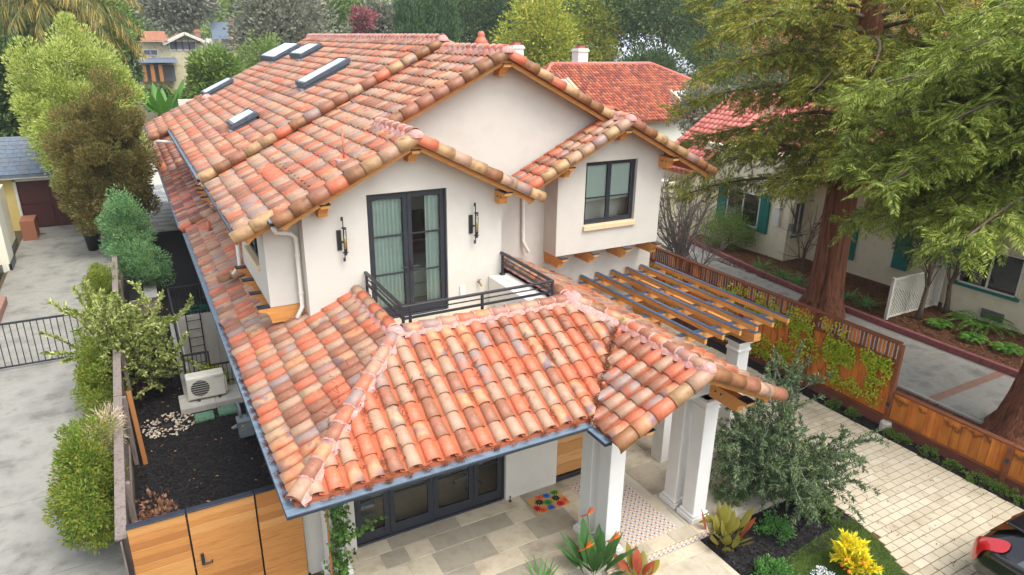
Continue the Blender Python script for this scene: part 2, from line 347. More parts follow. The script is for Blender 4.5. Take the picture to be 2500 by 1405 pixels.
mat('paver_grey', [S_(150, 148, 142), S_(172, 170, 164), S_(134, 134, 130)], scale=2, rough=.8, bump=.15, bscale=20)
mat('paver_grey_b', [S_(126, 128, 128), S_(146, 148, 146)], scale=2, rough=.8)
mat('stone_grey', [S_(140, 130, 108), S_(164, 154, 130), S_(120, 112, 94)], scale=4, rough=.9, bump=.5, bscale=15, bdist=.04)
mat('ac_cream', [S_(214, 208, 192), S_(222, 217, 203)], scale=6, rough=.5)
mat('ac_dark', [S_(60, 58, 54)], rough=.7)
mat('meter_grey', [S_(112, 122, 126), S_(132, 140, 142)], scale=8, rough=.5)
mat('valve_green', [S_(70, 118, 92), S_(104, 140, 112), S_(60, 104, 80)], scale=9, rough=.7)
mat('pebble_a', [S_(206, 196, 176)], rough=.6); mat('pebble_b', [S_(170, 164, 154)], rough=.6); mat('pebble_c', [S_(198, 170, 130)], rough=.6)
mat('flower_yellow', [S_(236, 196, 40)], rough=.6)
_f = mat('fence_stain', [S_(178, 100, 32), S_(208, 126, 46), S_(220, 144, 62)], scale=1.3, rough=.65, stretch=(5, 5, .8), detail=7)
_n = _f.node_tree.nodes; _l = _f.node_tree.links; _tc = _n.new('ShaderNodeTexCoord'); _s = _n.new('ShaderNodeSeparateXYZ'); _l.new(_tc.outputs['Object'], _s.inputs[0])
_no = _n.new('ShaderNodeTexNoise'); _no.inputs['Scale'].default_value = 4; _no.inputs['Detail'].default_value = 6; _l.new(_tc.outputs['Object'], _no.inputs['Vector'])
_ma = _n.new('ShaderNodeMath'); _ma.operation = 'MULTIPLY_ADD'; _ma.inputs[1].default_value = .55; _l.new(_no.outputs['Fac'], _ma.inputs[0]); _sub = _n.new('ShaderNodeMath'); _sub.operation = 'SUBTRACT'
_l.new(_ma.outputs[0], _sub.inputs[0]); _l.new(_s.outputs['Z'], _sub.inputs[1]); _rp = _n.new('ShaderNodeValToRGB'); _e = _rp.color_ramp.elements
_e[0].position = .0; _e[0].color = (0, 0, 0, 1); _e[1].position = .09; _e[1].color = (.8, .8, .8, 1); _x = _e.new(.2); _x.color = (.25, .25, .25, 1)
_l.new(_sub.outputs[0], _rp.inputs[0]); _mx = _n.new('ShaderNodeMix'); _mx.data_type = 'RGBA'; _p = _n['Principled BSDF']; _src = _p.inputs['Base Color'].links[0].from_socket
_l.new(_rp.outputs[0], _mx.inputs[0]); _l.new(_src, _mx.inputs[6]); _mx.inputs[7].default_value = S_(44, 26, 14); _l.new(_mx.outputs[2], _p.inputs['Base Color'])
mat('canna_red', [S_(150, 60, 44), S_(178, 92, 56)], scale=6, rough=.45, trans=.3)
mat('shingle_cream', [S_(186, 176, 142), S_(204, 196, 164), S_(150, 132, 100)], scale=1.2, rough=.9, detail=8); mat('shingle_brown', [S_(140, 92, 70), S_(166, 112, 84)], scale=2, rough=.9); mat('roof_pale', [S_(168, 176, 188), S_(186, 192, 202)], scale=2, rough=.85); mat('culm', [S_(196, 166, 72), S_(208, 184, 92)], scale=3, rough=.6)
# ------------------------------------------------------------------ roof tile machinery
PITCH_T, EXPO = .264, .338
def cover_template(L=.425, r0=.107, r1=.09, h0=.08, h1=.066, z0=.036, z1=.012, th=.015, n=8):
    V = []; uv = []
    for y, r, h, z in ((0, r0, h0, z0), (L*.5, (r0+r1)/2, (h0+h1)/2, (z0+z1)/2), (L, r1, h1, z1)):
        for k in range(n+1):
            t = math.pi*k/n; V.append((-r*math.cos(t), y, z+h*math.sin(t))); uv.append((k/n, y/L*1.9))
    b = len(V)
    for y, r, h, z in ((0, r0-th, h0-th, z0), (L*.3, r0-th-.005, h0-th-.004, z0-.007)):
        for k in range(n+1):
            t = math.pi*k/n; V.append((-r*math.cos(t), y, z+h*math.sin(t))); uv.append((k/n, y/L*1.9))
    F = []; m = n+1
    for j in (0, 1):
        for k in range(n): F.append((j*m+k, (j+1)*m+k, (j+1)*m+k+1, j*m+k+1))
    for k in range(n):
        F.append((k, k+1, b+k+1, b+k)); F.append((b+k, b+k+1, b+m+k+1, b+m+k))
    return np.array(V), [tuple(f) for f in F], np.array(uv)
def pan_template(L=.43, w=.098, n=4):
    V = []; uv = []
    for y, z in ((0, .022), (L, .004)):
        for k in range(n+1):
            t = -1+2*k/n; V.append((t*w, y, z+.045*t*t)); uv.append((k/n, y/L))
    for k in range(n+1):
        t = -1+2*k/n; V.append((t*w, 0, .022+.045*t*t-.016)); uv.append((k/n, 0))
    m = n+1; F = [(k, k+1, m+k+1, m+k) for k in range(n)]+[(2*m+k, 2*m+k+1, k+1, k) for k in range(n)]
    return np.array(V), F, np.array(uv)
COV = cover_template(); COVF = cover_template(n=6); PAN = pan_template()
RAK = cover_template(L=.43, r0=.125, r1=.112, h0=.12, h1=.108, z0=.03, z1=.008, n=9)
RDG = cover_template(L=.40, r0=.112, r1=.095, h0=.10, h1=.085, z0=.03, z1=.01, n=9)
TL = []      # every tile: dict(kind, M, mi, roof, area)
def basis(e, u, n, o):
    return np.array([[e[0], u[0], n[0], o[0]], [e[1], u[1], n[1], o[1]], [e[2], u[2], n[2], o[2]]])
def unit(v): v = np.asarray(v, float); return v/np.linalg.norm(v)
def add_tile(kind, e, u, n, o, wts, roof, clips=()):
    M = basis(e, u, n, o); c = np.array(o)+np.array(u)*.2; d = CAM-c; dist = np.linalg.norm(d)
    area = max(0, float(np.dot(d/dist, n)))/dist**2
    mi = int(rng.choice(10, p=np.array(wts)/sum(wts))) if wts is not None else -1
    TL.append(dict(k=kind, M=M, mi=mi, roof=roof, area=area, clips=list(clips), dist=dist))
def field(E0, e, u, poly, roof, ncol, nrow, clip=(), r0=0, wts=TW_FIELD, pans=True, skip=(), phase=0.0):
    """tiles over a convex plan polygon; clip = indices of polygon edges that cut tiles (hips, valleys)"""
    e = unit(e); u = unit(u); n = np.cross(e, u)
    hb = 1.0
    if n[2] < 0: n = -n; hb = -1.0
    E0 = np.array(E0, float); P = [np.array(p, float) for p in poly]
    ctr = sum(P)/len(P)
    pl = []
    for i in range(len(P)):
        a, b = P[i], P[(i+1) % len(P)]; nn = np.array([-(b-a)[1], (b-a)[0]]); nn = nn/np.linalg.norm(nn)
        if np.dot(ctr-a, nn) < 0: nn = -nn
        pl.append((a, nn, i in clip))
    uh = unit([u[0], u[1], 0])[:2]; eh = e[:2]
    for i in range(-1, ncol):
        for j in range(r0, nrow):
            for kind in (('cover', 'pan') if pans else ('cover',)):
                off = (i+.5+phase)*PITCH_T if kind == 'cover' else (i+1.0+phase)*PITCH_T
                o = E0+e*off+u*(j*EXPO)
                jit = 0.0
                if kind == 'cover': o = o+e*rng.normal(0, .004)+u*rng.normal(0, .009)+n*rng.normal(0, .002); jit = rng.normal(0, .012)
                c = (o+u*.18)[:2]; cl = []; ok = True
                for a, nn, isc in pl:
                    dd = np.dot(c-a, nn)
                    if isc:
                        if dd < -.16: ok = False; break
                        if dd < .36: cl.append((a, nn))
                    elif dd < -1e-3: ok = False; break
                if not ok: continue
                if any(x0 < c[0] < x1 and y0 < c[1] < y1 for x0, y0, x1, y1 in skip): continue
                e2 = e*math.cos(jit)+u*math.sin(jit); u2 = u*math.cos(jit)-e*math.sin(jit)
                add_tile(kind, e2*hb, u2, n, o, wts if kind == 'cover' else None, roof, cl)
def rake(p0, p1, out, roof, tilt=44, wts=TW_RAKE):
    """barrel tiles along a gable edge from the eave end p0 up to the apex p1, rolled outwards"""
    p0, p1, out = np.array(p0, float), np.array(p1, float), unit(out); d = p1-p0; Ln = np.linalg.norm(d); u = d/Ln
    up = unit(np.cross(np.cross(u, [0, 0, 1]), u)); n = unit(up*math.cos(R(tilt))+out*math.sin(R(tilt))); e = np.cross(u, n)
    k = int(math.ceil(Ln/.39)); ex = Ln/k
    for i in range(k): add_tile('rake', e, u, n, p0+u*(i*ex-.03)+out*.015+up*.0, wts, roof)
MORT = []
def ridge(p0, p1, roof, wts=TW_RIDGE, wide=.145, lift=.035):
    """cap tiles along a ridge or hip from p0 (the end seen first) to p1, bedded in pink mortar"""
    p0, p1 = np.array(p0, float), np.array(p1, float); d = p1-p0; Ln = np.linalg.norm(d); u = d/Ln
    e = unit(np.cross(u, [0, 0, 1])); n = np.cross(e, u)
    k = max(2, int(round(Ln/.31))); ex = Ln/k
    for i in range(k): add_tile('ridge', e, u, n, p0+u*(i*ex)+n*(lift+.01), wts, roof)
    MORT.append((roof, p0, u, e, n, Ln, wide, lift, [i*ex for i in range(k)]))
def build_mortar(roof, parent):
    mb = MB()
    for rf, p0, u, e, n, Ln, wide, lift, js in MORT:
        if rf != roof: continue
        m = max(6, int(Ln/.035)); V = []; F = []; K = 9
        ph = rng.random(2)*9
        for i in range(m+1):
            s = Ln*i/m
            wv = wide*(1+.1*math.sin(s*23.4+ph[0])+rng.normal(0, .04))
            for q in range(K):
                t = -1+2*q/(K-1); h = lift+.03+.05*(1-t*t)-.045*abs(t)**3+rng.normal(0, .004)+(-.03 if abs(t) == 1 else 0)
                V.append(p0+u*s+e*(t*wv)+n*(h))
        for i in range(m):
            for q in range(K-1): F.append((i*K+q, i*K+q+1, (i+1)*K+q+1, (i+1)*K+q))
        mb.add(V, F)
        for s0 in js[1:]+[Ln]:
            V = []; F = []; K2 = 11; prof = ((-.02, .09), (-.012, .114), (.01, .117), (.024, .102))
            for ds, rr in prof:
                for q in range(K2):
                    t = math.pi*(-.08+1.16*q/(K2-1)); r2 = rr*(1+rng.normal(0, .03))
                    V.append(p0+u*(s0+ds+rng.normal(0, .005))-e*(r2*math.cos(t))+n*(lift+.035+r2*.88*math.sin(t)))
            for a in range(len(prof)-1):
                for q in range(K2-1): F.append((a*K2+q, a*K2+q+1, (a+1)*K2+q+1, (a+1)*K2+q))
            mb.add(V, F)
    if mb.V: mb.build('mortar', 'mortar', parent, smooth=True)
TEMPL = {'cover': COV, 'pan': PAN, 'rake': RAK, 'ridge': RDG}
NAMES = {'cover': 'roof_tile', 'pan': 'pan_tile', 'rake': 'rake_tile', 'ridge': 'ridge_tile'}
_shared = {}
def tile_mesh(kind, mi, var):
    key = (kind, mi, var)
    if key not in _shared:
        V, F, uv = TEMPL[kind]; _shared[key] = mesh(NAMES[kind], V, F, TILEM[mi] if mi >= 0 else 'pan', uv=uv+np.array([var*7.31+mi*1.7, var*3.77]), smooth=True)
    return _shared[key]
def build_tiles(roofs, nind):
    """nind: how many of each kind become objects of their own (largest first); the rest are joined, one mesh per roof and kind"""
    for kind in ('cover', 'pan', 'rake', 'ridge'):
        ts = sorted([t for t in TL if t['k'] == kind], key=lambda t: -t['area'])
        for t in ts[:nind[kind]]:
            V, F, uv = TEMPL[kind]; M4 = Matrix(t['M'].tolist()+[[0, 0, 0, 1]]); me = None
            if t['clips']:
                W = V@t['M'][:, :3].T+t['M'][:, 3]
                cl = [(a, nn) for a, nn in t['clips'] if ((W[:, :2]-a)@nn).min() < 0]
                if any(((W[:, :2]-a)@nn).max() < .02 for a, nn in cl): continue
                if cl:
                    me = mesh(NAMES[kind], V, F, TILEM[t['mi']] if t['mi'] >= 0 else 'pan', uv=uv+rng.random(2)*40, smooth=True)
                    bm = bmesh.new(); bm.from_mesh(me); inv = M4.inverted()
                    for a, nn in cl:
                        co = inv@Vector((a[0], a[1], t['M'][2, 3])); no = (inv.to_3x3()@Vector((nn[0], nn[1], 0))).normalized()
                        g = bm.verts[:]+bm.edges[:]+bm.faces[:]
                        bmesh.ops.bisect_plane(bm, geom=g, plane_co=co, plane_no=-no, clear_outer=True)
                    bm.to_mesh(me); bm.free()
                    if not me.polygons: continue
            if me is None: me = tile_mesh(kind, t['mi'], random.randrange(6))
            o = bpy.data.objects.new(NAMES[kind], me); o.matrix_basis = M4; C.objects.link(o); o.parent = roofs[t['roof']]
        rest = ts[nind[kind]:]
        for rf in roofs:
            tt = [t for t in rest if t['roof'] == rf]
            if not tt: continue
            V, F, uv = COVF if kind == 'cover' else TEMPL[kind]; F = np.array(F); nv = len(V)
            Ms = np.array([t['M'] for t in tt]); W = np.einsum('nij,vj->nvi', Ms[:, :, :3], V)+Ms[:, None, :, 3]
            UV = uv[None]+rng.random((len(tt), 1, 2))*60
            FF = F[None]+(np.arange(len(tt))*nv)[:, None, None]; mi = np.repeat([max(t['mi'], 0) for t in tt], len(F))
            keep = np.ones(len(FF.reshape(-1, 4)), bool)
            for q, t in enumerate(tt):
                for a, nn in t['clips']:
                    cen = W[q][F].mean(1)[:, :2]; keep[q*len(F):(q+1)*len(F)] &= ((cen-a)@nn) > -.01
            FF = FF.reshape(-1, 4)[keep]; mi = mi[keep]
            o = ob(NAMES[kind]+'s', W.reshape(-1, 3), FF, TILEM if kind != 'pan' else ['pan'], roofs[rf], mi=mi if kind != 'pan' else None, uv=UV.reshape(-1, 2), smooth=True)
            o['kind'] = 'stuff'
# ------------------------------------------------------------------ the house
house = thing('house', 'cream stucco two-storey house with mottled terracotta barrel tile roofs in the middle', 'house', (4, 4.4, 0))
ZE, SL = 3.13, .5
SLL = .475; H1, H2 = 2.25*SLL, 1.65*SLL
zW = lambda x, y: ZE+SLL*x
zS = lambda x, y: ZE+SLL*y
zE = lambda x, y: ZE+SLL*(7.8-x)
zN = lambda x, y: ZE+SLL*(x-4.5)
RX, RZ = 6.05, 8.33
zML = lambda x, y: RZ-SL*(RX-x)
zMR = lambda x, y: RZ-SL*(x-RX)
BX = 3.35; BZ = zML(BX, 0); YX = 8.85; YZ = zMR(YX, 0)
zBR = lambda x, y: BZ-SL*(x-BX)
zYL = lambda x, y: YZ-SL*(YX-x)
UP = .2
zRL = lambda x, y: zML(x, y)+UP
zRR = lambda x, y: zMR(x, y)+UP
def slab(mb, poly, zf, th=.09):
    n = len(poly); V = [(x, y, zf(x, y)) for x, y in poly]+[(x, y, zf(x, y)-th) for x, y in poly]
    mb.add(V, [tuple(range(n)), tuple(range(n, 2*n))[::-1]]+[(i, i+n, (i+1) % n+n, (i+1) % n) for i in range(n)])
rect = lambda x0, y0, x1, y1: [(x0, y0), (x1, y0), (x1, y1), (x0, y1)]
lo = MB()
slab(lo, [(.13, .13), (2.25, 2.25), (2.25, 4.4), (.13, 4.4)], zW); slab(lo, rect(.13, 4.4, 1.4, 14.5), zW)
slab(lo, rect(.02, 14.5, 1.25, 34), lambda x, y: zW(x, y)+.1)
slab(lo, [(.13, .13), (4.55, .13), (6.15, 1.65), (5.55, 2.25), (2.25, 2.25)], zS)
slab(lo, [(4.56, .0), (4.56, -.55), (6.15, -.55), (6.15, 1.65)], zN)
slab(lo, rect(6.15, -.55, 7.74, 6.1), zE); slab(lo, [(6.15, 1.65), (6.15, 6.1), (5.45, 6.1), (5.45, 2.35)], zE)
lower = lo.build('lower_roof', 'deck', house)
up_ = MB()
slab(up_, rect(.4, 4.4, .95, 9.05), zML); slab(up_, rect(.95, 4.0, BX, 9.05), zML); slab(up_, rect(BX, 5.72, RX, 9.05), zML)
slab(up_, rect(BX, 4.0, 5.75, 6.1), zBR); slab(up_, rect(RX, 5.72, YX, 9.05), zMR); slab(up_, rect(YX, 5.12, 11.4, 9.05), zMR)
slab(up_, rect(6.35, 5.12, YX, 6.1), zYL)
slab(up_, rect(.35, 9.0, RX, 22.5), zRL, .3); slab(up_, rect(RX, 9.0, 11.7, 22.5), zRR, .3); slab(up_, rect(-.05, 18.6, .35, 22.5), zRL, .2)
upper = up_.build('upper_roof', 'deck', house)
ROOFS = {'lo': lower, 'up': upper}
q = 1/math.sqrt(1+SL*SL); uE = (q, 0, SL*q); uWd = (-q, 0, SL*q); uN = (0, q, SL*q)
q2 = 1/math.sqrt(1+SLL*SLL); lE, lW, lN = (q2, 0, SLL*q2), (-q2, 0, SLL*q2), (0, q2, SLL*q2)
# lower roof fields
field((.12, .0, zW(.12, 0)), (0, 1, 0), lE, [(0.0, 0.0), (2.25, 2.25), (2.25, 4.4), (0.0, 4.4)], 'lo', 17, 8, clip=(0,))
field((.12, .0, zW(.12, 0)), (0, 1, 0), lE, rect(0, 4.4, 1.5, 8.2), 'lo', 60, 5)
field((.12, .0, zW(.12, 0)), (0, 1, 0), lE, rect(0, 8.2, .98, 14.5), 'lo', 60, 5)
field((.0, 14.6, zW(0, 0)+.1), (0, 1, 0), lE, rect(-.1, 14.5, 1.3, 34), 'lo', 76, 5, wts=TW_REAR)
field((.0, .13, zS(0, .13)), (1, 0, 0), lN, [(0, 0), (4.5, 0), (6.15, 1.65), (5.55, 2.25), (2.25, 2.25)], 'lo', 24, 8, clip=(0, 1, 2))
field((4.52, -.56, zN(4.52, 0)), (0, 1, 0), lE, [(4.5, 0), (4.5, -.5), (6.15, -.5), (6.15, 1.65)], 'lo', 10, 8, clip=(3,))
field((7.78, -.56, zE(7.78, 0)), (0, 1, 0), lW, rect(6.15, -.5, 7.9, 6.1), 'lo', 26, 8)
field((7.78, -.56, zE(7.78, 0)), (0, 1, 0), lW, [(6.15, 1.65), (6.15, 6.1), (5.5, 6.1), (5.5, 2.3)], 'lo', 26, 9, clip=(3,))
# upper roof fields
U0 = (.36, 4.04, zML(.36, 0))
field(U0, (0, 1, 0), uE, rect(.3, 4.44, .92, 9.0), 'up', 20, 20)
field(U0, (0, 1, 0), uE, rect(.92, 4.02, BX-.02, 9.0), 'up', 20, 20)
field(U0, (0, 1, 0), uE, rect(BX-.02, 5.75, RX-.04, 9.0), 'up', 20, 20)
field((5.78, 4.04, zBR(5.78, 0)), (0, 1, 0), uWd, rect(BX+.05, 4.02, 5.9, 6.1), 'up', 9, 10)
field((6.32, 5.15, zYL(6.32, 0)), (0, 1, 0), uE, rect(6.25, 5.12, YX-.04, 6.05), 'up', 5, 10)
field((11.45, 5.15, zMR(11.45, 0)), (0, 1, 0), uWd, rect(YX+.04, 5.12, 11.6, 9.0), 'up', 16, 20)
field((11.45, 5.15, zMR(11.45, 0)), (0, 1, 0), uWd, rect(RX+.05, 5.75, YX+.04, 9.0), 'up', 16, 20)
SKY = [(4.2, 5.2, 20.4, 23.0), (4.55, 5.25, 17.5, 19.2), (3.35, 4.6, 12.0, 12.95), (1.72, 2.7, 20.6, 21.7), (1.42, 2.0, 11.75, 12.75)]
sk = [(x0-.05, y0, x1+.05, y1) for x0, x1, y0, y1 in SKY]
field((.30, 9.02, zRL(.30, 0)), (0, 1, 0), uE, rect(.25, 9.0, RX-.04, 22.5), 'up', 51, 20, skip=sk)
field((11.75, 9.02, zRR(11.75, 0)), (0, 1, 0), uWd, rect(RX+.04, 9.0, 11.9, 22.5), 'up', 51, 20)
field((.30-2*EXPO*q, 9.02, zRL(.30-2*EXPO*q, 0)), (0, 1, 0), uE, rect(-.5, 18.6, .27, 22.5), 'up', 51, 3)
# edges
ridge((0.13, .13, ZE+.06), (2.2, 2.2, ZE+2.2*SLL), 'lo', wide=.15)
ridge((2.25, 4.35, ZE+H1), (2.25, 2.35, ZE+H1), 'lo'); ridge((2.35, 2.25, ZE+H1), (5.45, 2.25, ZE+H1), 'lo')
ridge((6.15, 1.6, ZE+H2), (5.55, 2.22, ZE+H1), 'lo', wide=.2); ridge((6.15, -.56, ZE+H2), (6.15, 1.6, ZE+H2), 'lo')
ridge((5.5, 6.05, ZE+H1+.02), (5.5, 2.4, ZE+H1+.02), 'lo', wide=.12)
ridge((BX, 3.98, BZ+.02), (BX, 5.85, BZ+.02), 'up'); ridge((YX, 5.1, YZ+.02), (YX, 6.1, YZ+.02), 'up')
ridge((RX, 5.7, RZ+.02), (RX, 9.0, RZ+.02), 'up'); ridge((RX, 8.98, RZ+UP+.02), (RX, 22.4, RZ+UP+.02), 'up')
P3 = lambda f, x, y, d=0: (x, y, f(x, y)+d)
rake(P3(zN, 4.5, -.58), P3(zN, 6.15, -.58), (0, -1, 0), 'lo'); rake(P3(zE, 7.85, -.58), P3(zE, 6.15, -.58), (0, -1, 0), 'lo')
rake(P3(zML, .9, 4.0), P3(zML, BX, 4.0), (0, -1, 0), 'up'); rake(P3(zBR, 5.9, 4.0), P3(zBR, BX, 4.0), (0, -1, 0), 'up')
rake(P3(zML, .3, 4.42), P3(zML, .95, 4.42), (0, -1, 0), 'up')
rake(P3(zML, BX+.1, 5.72), P3(zML, RX, 5.72), (0, -1, 0), 'up'); rake(P3(zMR, YX-.1, 5.72), P3(zMR, RX, 5.72), (0, -1, 0), 'up')
rake(P3(zYL, 6.3, 5.12), P3(zYL, YX, 5.12), (0, -1, 0), 'up'); rake(P3(zMR, 11.5, 5.12), P3(zMR, YX, 5.12), (0, -1, 0), 'up')
rake(P3(zRL, .28, 9.0), P3(zRL, RX, 9.0), (0, -1, 0), 'up'); rake(P3(zRR, 11.8, 9.0), P3(zRR, RX, 9.0), (0, -1, 0), 'up')
rake(P3(zRL, -.3, 18.6), P3(zRL, .3, 18.6), (0, -1, 0), 'up')
rake((0, 14.5, ZE+.1), (1.25, 14.5, zW(1.25, 0)+.1), (0, -1, 0), 'lo'); rake((.3, 8.2, zW(.85, 0)), (1.5, 8.2, zW(1.5, 0)), (0, -1, 0), 'lo', tilt=10)
build_tiles(ROOFS, {'cover': 300, 'pan': 130, 'rake': 96, 'ridge': 100})
for k_, p_ in ROOFS.items(): build_mortar(k_, p_)
def blob(mb, c, r, sq=.8, n=10):
    V = []; F = []
    for i in range(n//2+1):
        th = math.pi/2*i/(n//2)
        for k in range(n): t = 2*math.pi*k/n; rr = r*(1+rng.normal(0, .04)); V.append((c[0]+rr*math.cos(th)*math.cos(t), c[1]+rr*math.cos(th)*math.sin(t), c[2]+rr*sq*math.sin(th)))
    for i in range(n//2):
        for k in range(n): F.append((i*n+k, i*n+(k+1) % n, (i+1)*n+(k+1) % n, (i+1)*n+k))
    mb.add(V, F)
for par_, p, r_, q_ in ((lower, (6.15, -.58, ZE+H2+.05), .14, .9), (lower, (5.55, 2.25, ZE+H1+.05), .2, .7), (lower, (2.25, 2.25, ZE+H1+.04), .17, .7), (upper, (BX, 3.97, BZ+.03), .15, .9), (upper, (YX, 5.1, YZ+.03), .15, .9), (upper, (RX, 5.68, RZ+.03), .15, .9), (upper, (RX, 8.97, RZ+UP+.03), .15, .9), (upper, (1.75, 20.4, zRL(1.8, 0)+.05), .2, .8)):
    mb = MB(); blob(mb, p, r_, q_); mb.build('ridge_end_mortar', 'mortar', par_, smooth=True)
# fascia boards under the rakes
def fascia(p0, p1, y, name='fascia', h=.15, th=.045):
    (x0, z0), (x1, z1) = p0, p1
    s = 1 if x1 > x0 else -1
    poly = [(x0+s*.0, z0-.03), (x1, z1-.03), (x1, z1-.03-h), (x0+s*.16, z0+.08-.03-h), (x0+s*.10, z0-.03-h*.95), (x0+s*.02, z0-.03-h*.55)]
    MB().prism(poly, y, y+th).build(name, 'wood_trim', house)
for a in [((.96, zML(.96, 0)), (BX, BZ), 4.0), ((5.78, zBR(5.78, 0)), (BX, BZ), 4.002), ((.42, zML(.42, 0)), (.98, zML(.98, 0)), 4.42),
          ((BX, BZ), (RX, RZ), 5.72), ((YX, YZ), (RX, RZ), 5.722), ((6.36, zYL(6.36, 0)), (YX, YZ), 5.12), ((11.42, zMR(11.42, 0)), (YX, YZ), 5.122),
          ((4.6, zN(4.6, 0)), (6.15, ZE+H2), -.55), ((7.72, zE(7.72, 0)), (6.15, ZE+H2), -.548)]: fascia(*a)
mb = MB(); mb.prism([(.36, zRL(.36, 0)-.02), (RX, RZ+UP-.02), (RX, RZ-.14), (.36, zRL(.36, 0)-.34)], 9.0, 9.05); mb.prism([(11.7, zRR(11.7, 0)-.02), (RX, RZ+UP-.02), (RX, RZ-.14), (11.7, zRR(11.7, 0)-.34)], 9.002, 9.05)
mb.build('fascia', 'wood_trim', house)
# ---- walls
mb = MB()
tw = .18
def gable(x): return (BZ-SL*abs(x-BX))-.08
dx0, dx1, dz0, dz1 = 2.547, 4.09, 3.55, 5.99
mb.prism([(1.4, 3.2), (dx0, 3.2), (dx0, dz1), (dx0, gable(dx0)), (1.4, gable(1.4))], 4.4, 4.4+tw)
mb.prism([(dx1, 3.2), (5.26, 3.2), (5.26, gable(5.26)), (dx1, gable(dx1))], 4.4, 4.4+tw)
mb.prism([(dx0, dz1), (dx1, dz1), (dx1, gable(dx1)), (BX, gable(BX)), (dx0, gable(dx0))], 4.4, 4.4+tw)
mb.prism([(dx0, 3.2), (dx1, 3.2), (dx1, dz0), (dx0, dz0)], 4.4, 4.4+tw)
mb.build('wall', 'stucco', house)
mb = MB(); mb.box(1.4, 4.4+tw, 3.2, 1.4+tw, 9.0, zML(1.4, 0)-.09, b=0); mb.box(1.15, 9.0, 3.2, 1.33, 22.2, zRL(1.15, 0)-.3, b=0); mb.build('wall', 'stucco', house)
MB().box(5.08, 4.4+tw, 3.2, 5.26, 6.12, 5.95, b=0).build('wall', 'stucco', house)
mb = MB()   # main gable wall, right wing and what is under it
mg = lambda x: RZ-SL*abs(x-RX)-.08
mb.prism([(BX-.3, 5.2), (5.26, 5.2), (5.26, 3.2), (10.63, 3.2), (10.63, 5.9), (RX, mg(RX)), (BX-.3, mg(BX-.3))], 6.12, 6.3)
mb.build('wall', 'stucco', house)
mb = MB()   # projecting window bay on the right
yg = lambda x: YZ-SL*abs(x-YX)-.08
kx0, kx1, kz0, kz1 = 8.06, 9.54, 4.42, 6.0
for poly in ([(7.314, 3.87), (kx0, 3.87), (kx0, yg(kx0)), (7.314, yg(7.314))], [(kx1, 3.87), (10.32, 3.87), (10.32, yg(10.32)), (kx1, yg(kx1))],
             [(kx0, kz1), (kx1, kz1), (kx1, yg(kx1)), (YX, yg(YX)), (kx0, yg(kx0))], [(kx0, 3.87), (kx1, 3.87), (kx1, kz0), (kx0, kz0)]): mb.prism(poly, 5.565, 5.565+.15)
mb.box(7.314, 5.715, 3.87, 7.46, 6.12, yg(7.4), b=0); mb.box(10.17, 5.715, 3.87, 10.32, 6.12, yg(10.3), b=0); mb.box(7.46, 5.715, 3.87, 10.17, 6.12, 3.97, b=0)
mb.build('window_bay', 'stucco', house)
mb = MB()   # projecting box on the left side with the small window
wy0, wy1, wz0, wz1 = 5.55, 7.0, 4.55, 5.5
top = zML(.8, 0)-.1
mb.box(.8, 4.8, 4.03, 1.4, 4.95, top, b=0); mb.box(.8, 7.65, 4.03, 1.4, 7.8, top, b=0); mb.box(.8, 4.95, 4.03, 1.4, 7.65, 4.13, b=0)
mb.box(.8, 4.95, 4.13, .92, wy0, top, b=0); mb.box(.8, wy1, 4.13, .92, 7.65, top, b=0); mb.box(.8, wy0, 4.13, .92, wy1, wz0, b=0); mb.box(.8, wy0, wz1, .92, wy1, top, b=0)
mb.build('side_bay', 'stucco', house)
# ground-floor walls
px0, px1, pz1 = 1.49, 4.5, 2.35
mb = MB(); Y0 = 2.7
mb.box(.62, Y0, -.2, px0, Y0+.2, 3.05, b=0); mb.box(px0, Y0, pz1, px1, Y0+.2, 3.05, b=0); mb.box(px1, Y0, -.2, 5.68, Y0+.2, 3.05, b=0); mb.box(5.68, Y0, 2.35, 6.62, Y0+.2, 3.05, b=0); mb.box(6.62, Y0, -.2, 6.9, Y0+.2, 3.05, b=0)
mb.build('wall', 'stucco', house)
box('wall', 'stucco', house, .62, Y0+.2, -.2, .8, 34, 3.3, b=0); box('wall', 'stucco', house, 6.72, Y0+.2, -.2, 6.9, 6.12, 3.2, b=0)
mb = MB(); mb.box(6.9, 6.12, -.2, 8.6, 6.3, 3.2, b=0); mb.box(9.7, 6.12, -.2, 10.63, 6.3, 3.2, b=0); mb.box(8.6, 6.12, 2.3, 9.7, 6.3, 3.2, b=0); mb.build('wall', 'stucco', house)
box('wall', 'stucco', house, 10.45, 6.3, -.2, 10.63, 22, 6.0, b=0); box('wall', 'stucco', house, .9, 22.2, 3, 10.6, 22.4, 6.3, b=0)
box('ceiling', 'stucco_white', house, .7, .75, 2.88, 7.5, 2.7, 2.95, b=0)
MB().prism([(5.02, 2.95), (7.5, 2.95), (7.5, 3.16), (6.15, 3.79), (5.02, 3.25)], .42, .6).build('porch_gable', 'stucco_white', house)
box('porch_beam', 'trim_white', house, .55, .62, 2.62, 7.66, .9, 3.0); box('porch_beam', 'trim_white', house, 5.2, .9, 2.62, 5.55, 2.69, 2.95)
box('flat_ledge', 'concrete_pad', house, .9, 8.25, 3.4, 1.4, 14.4, 3.56)
box('wall', 'stucco', house, 1.38, 8.3, 3.56, 1.46, 14.4, 3.9, b=0)
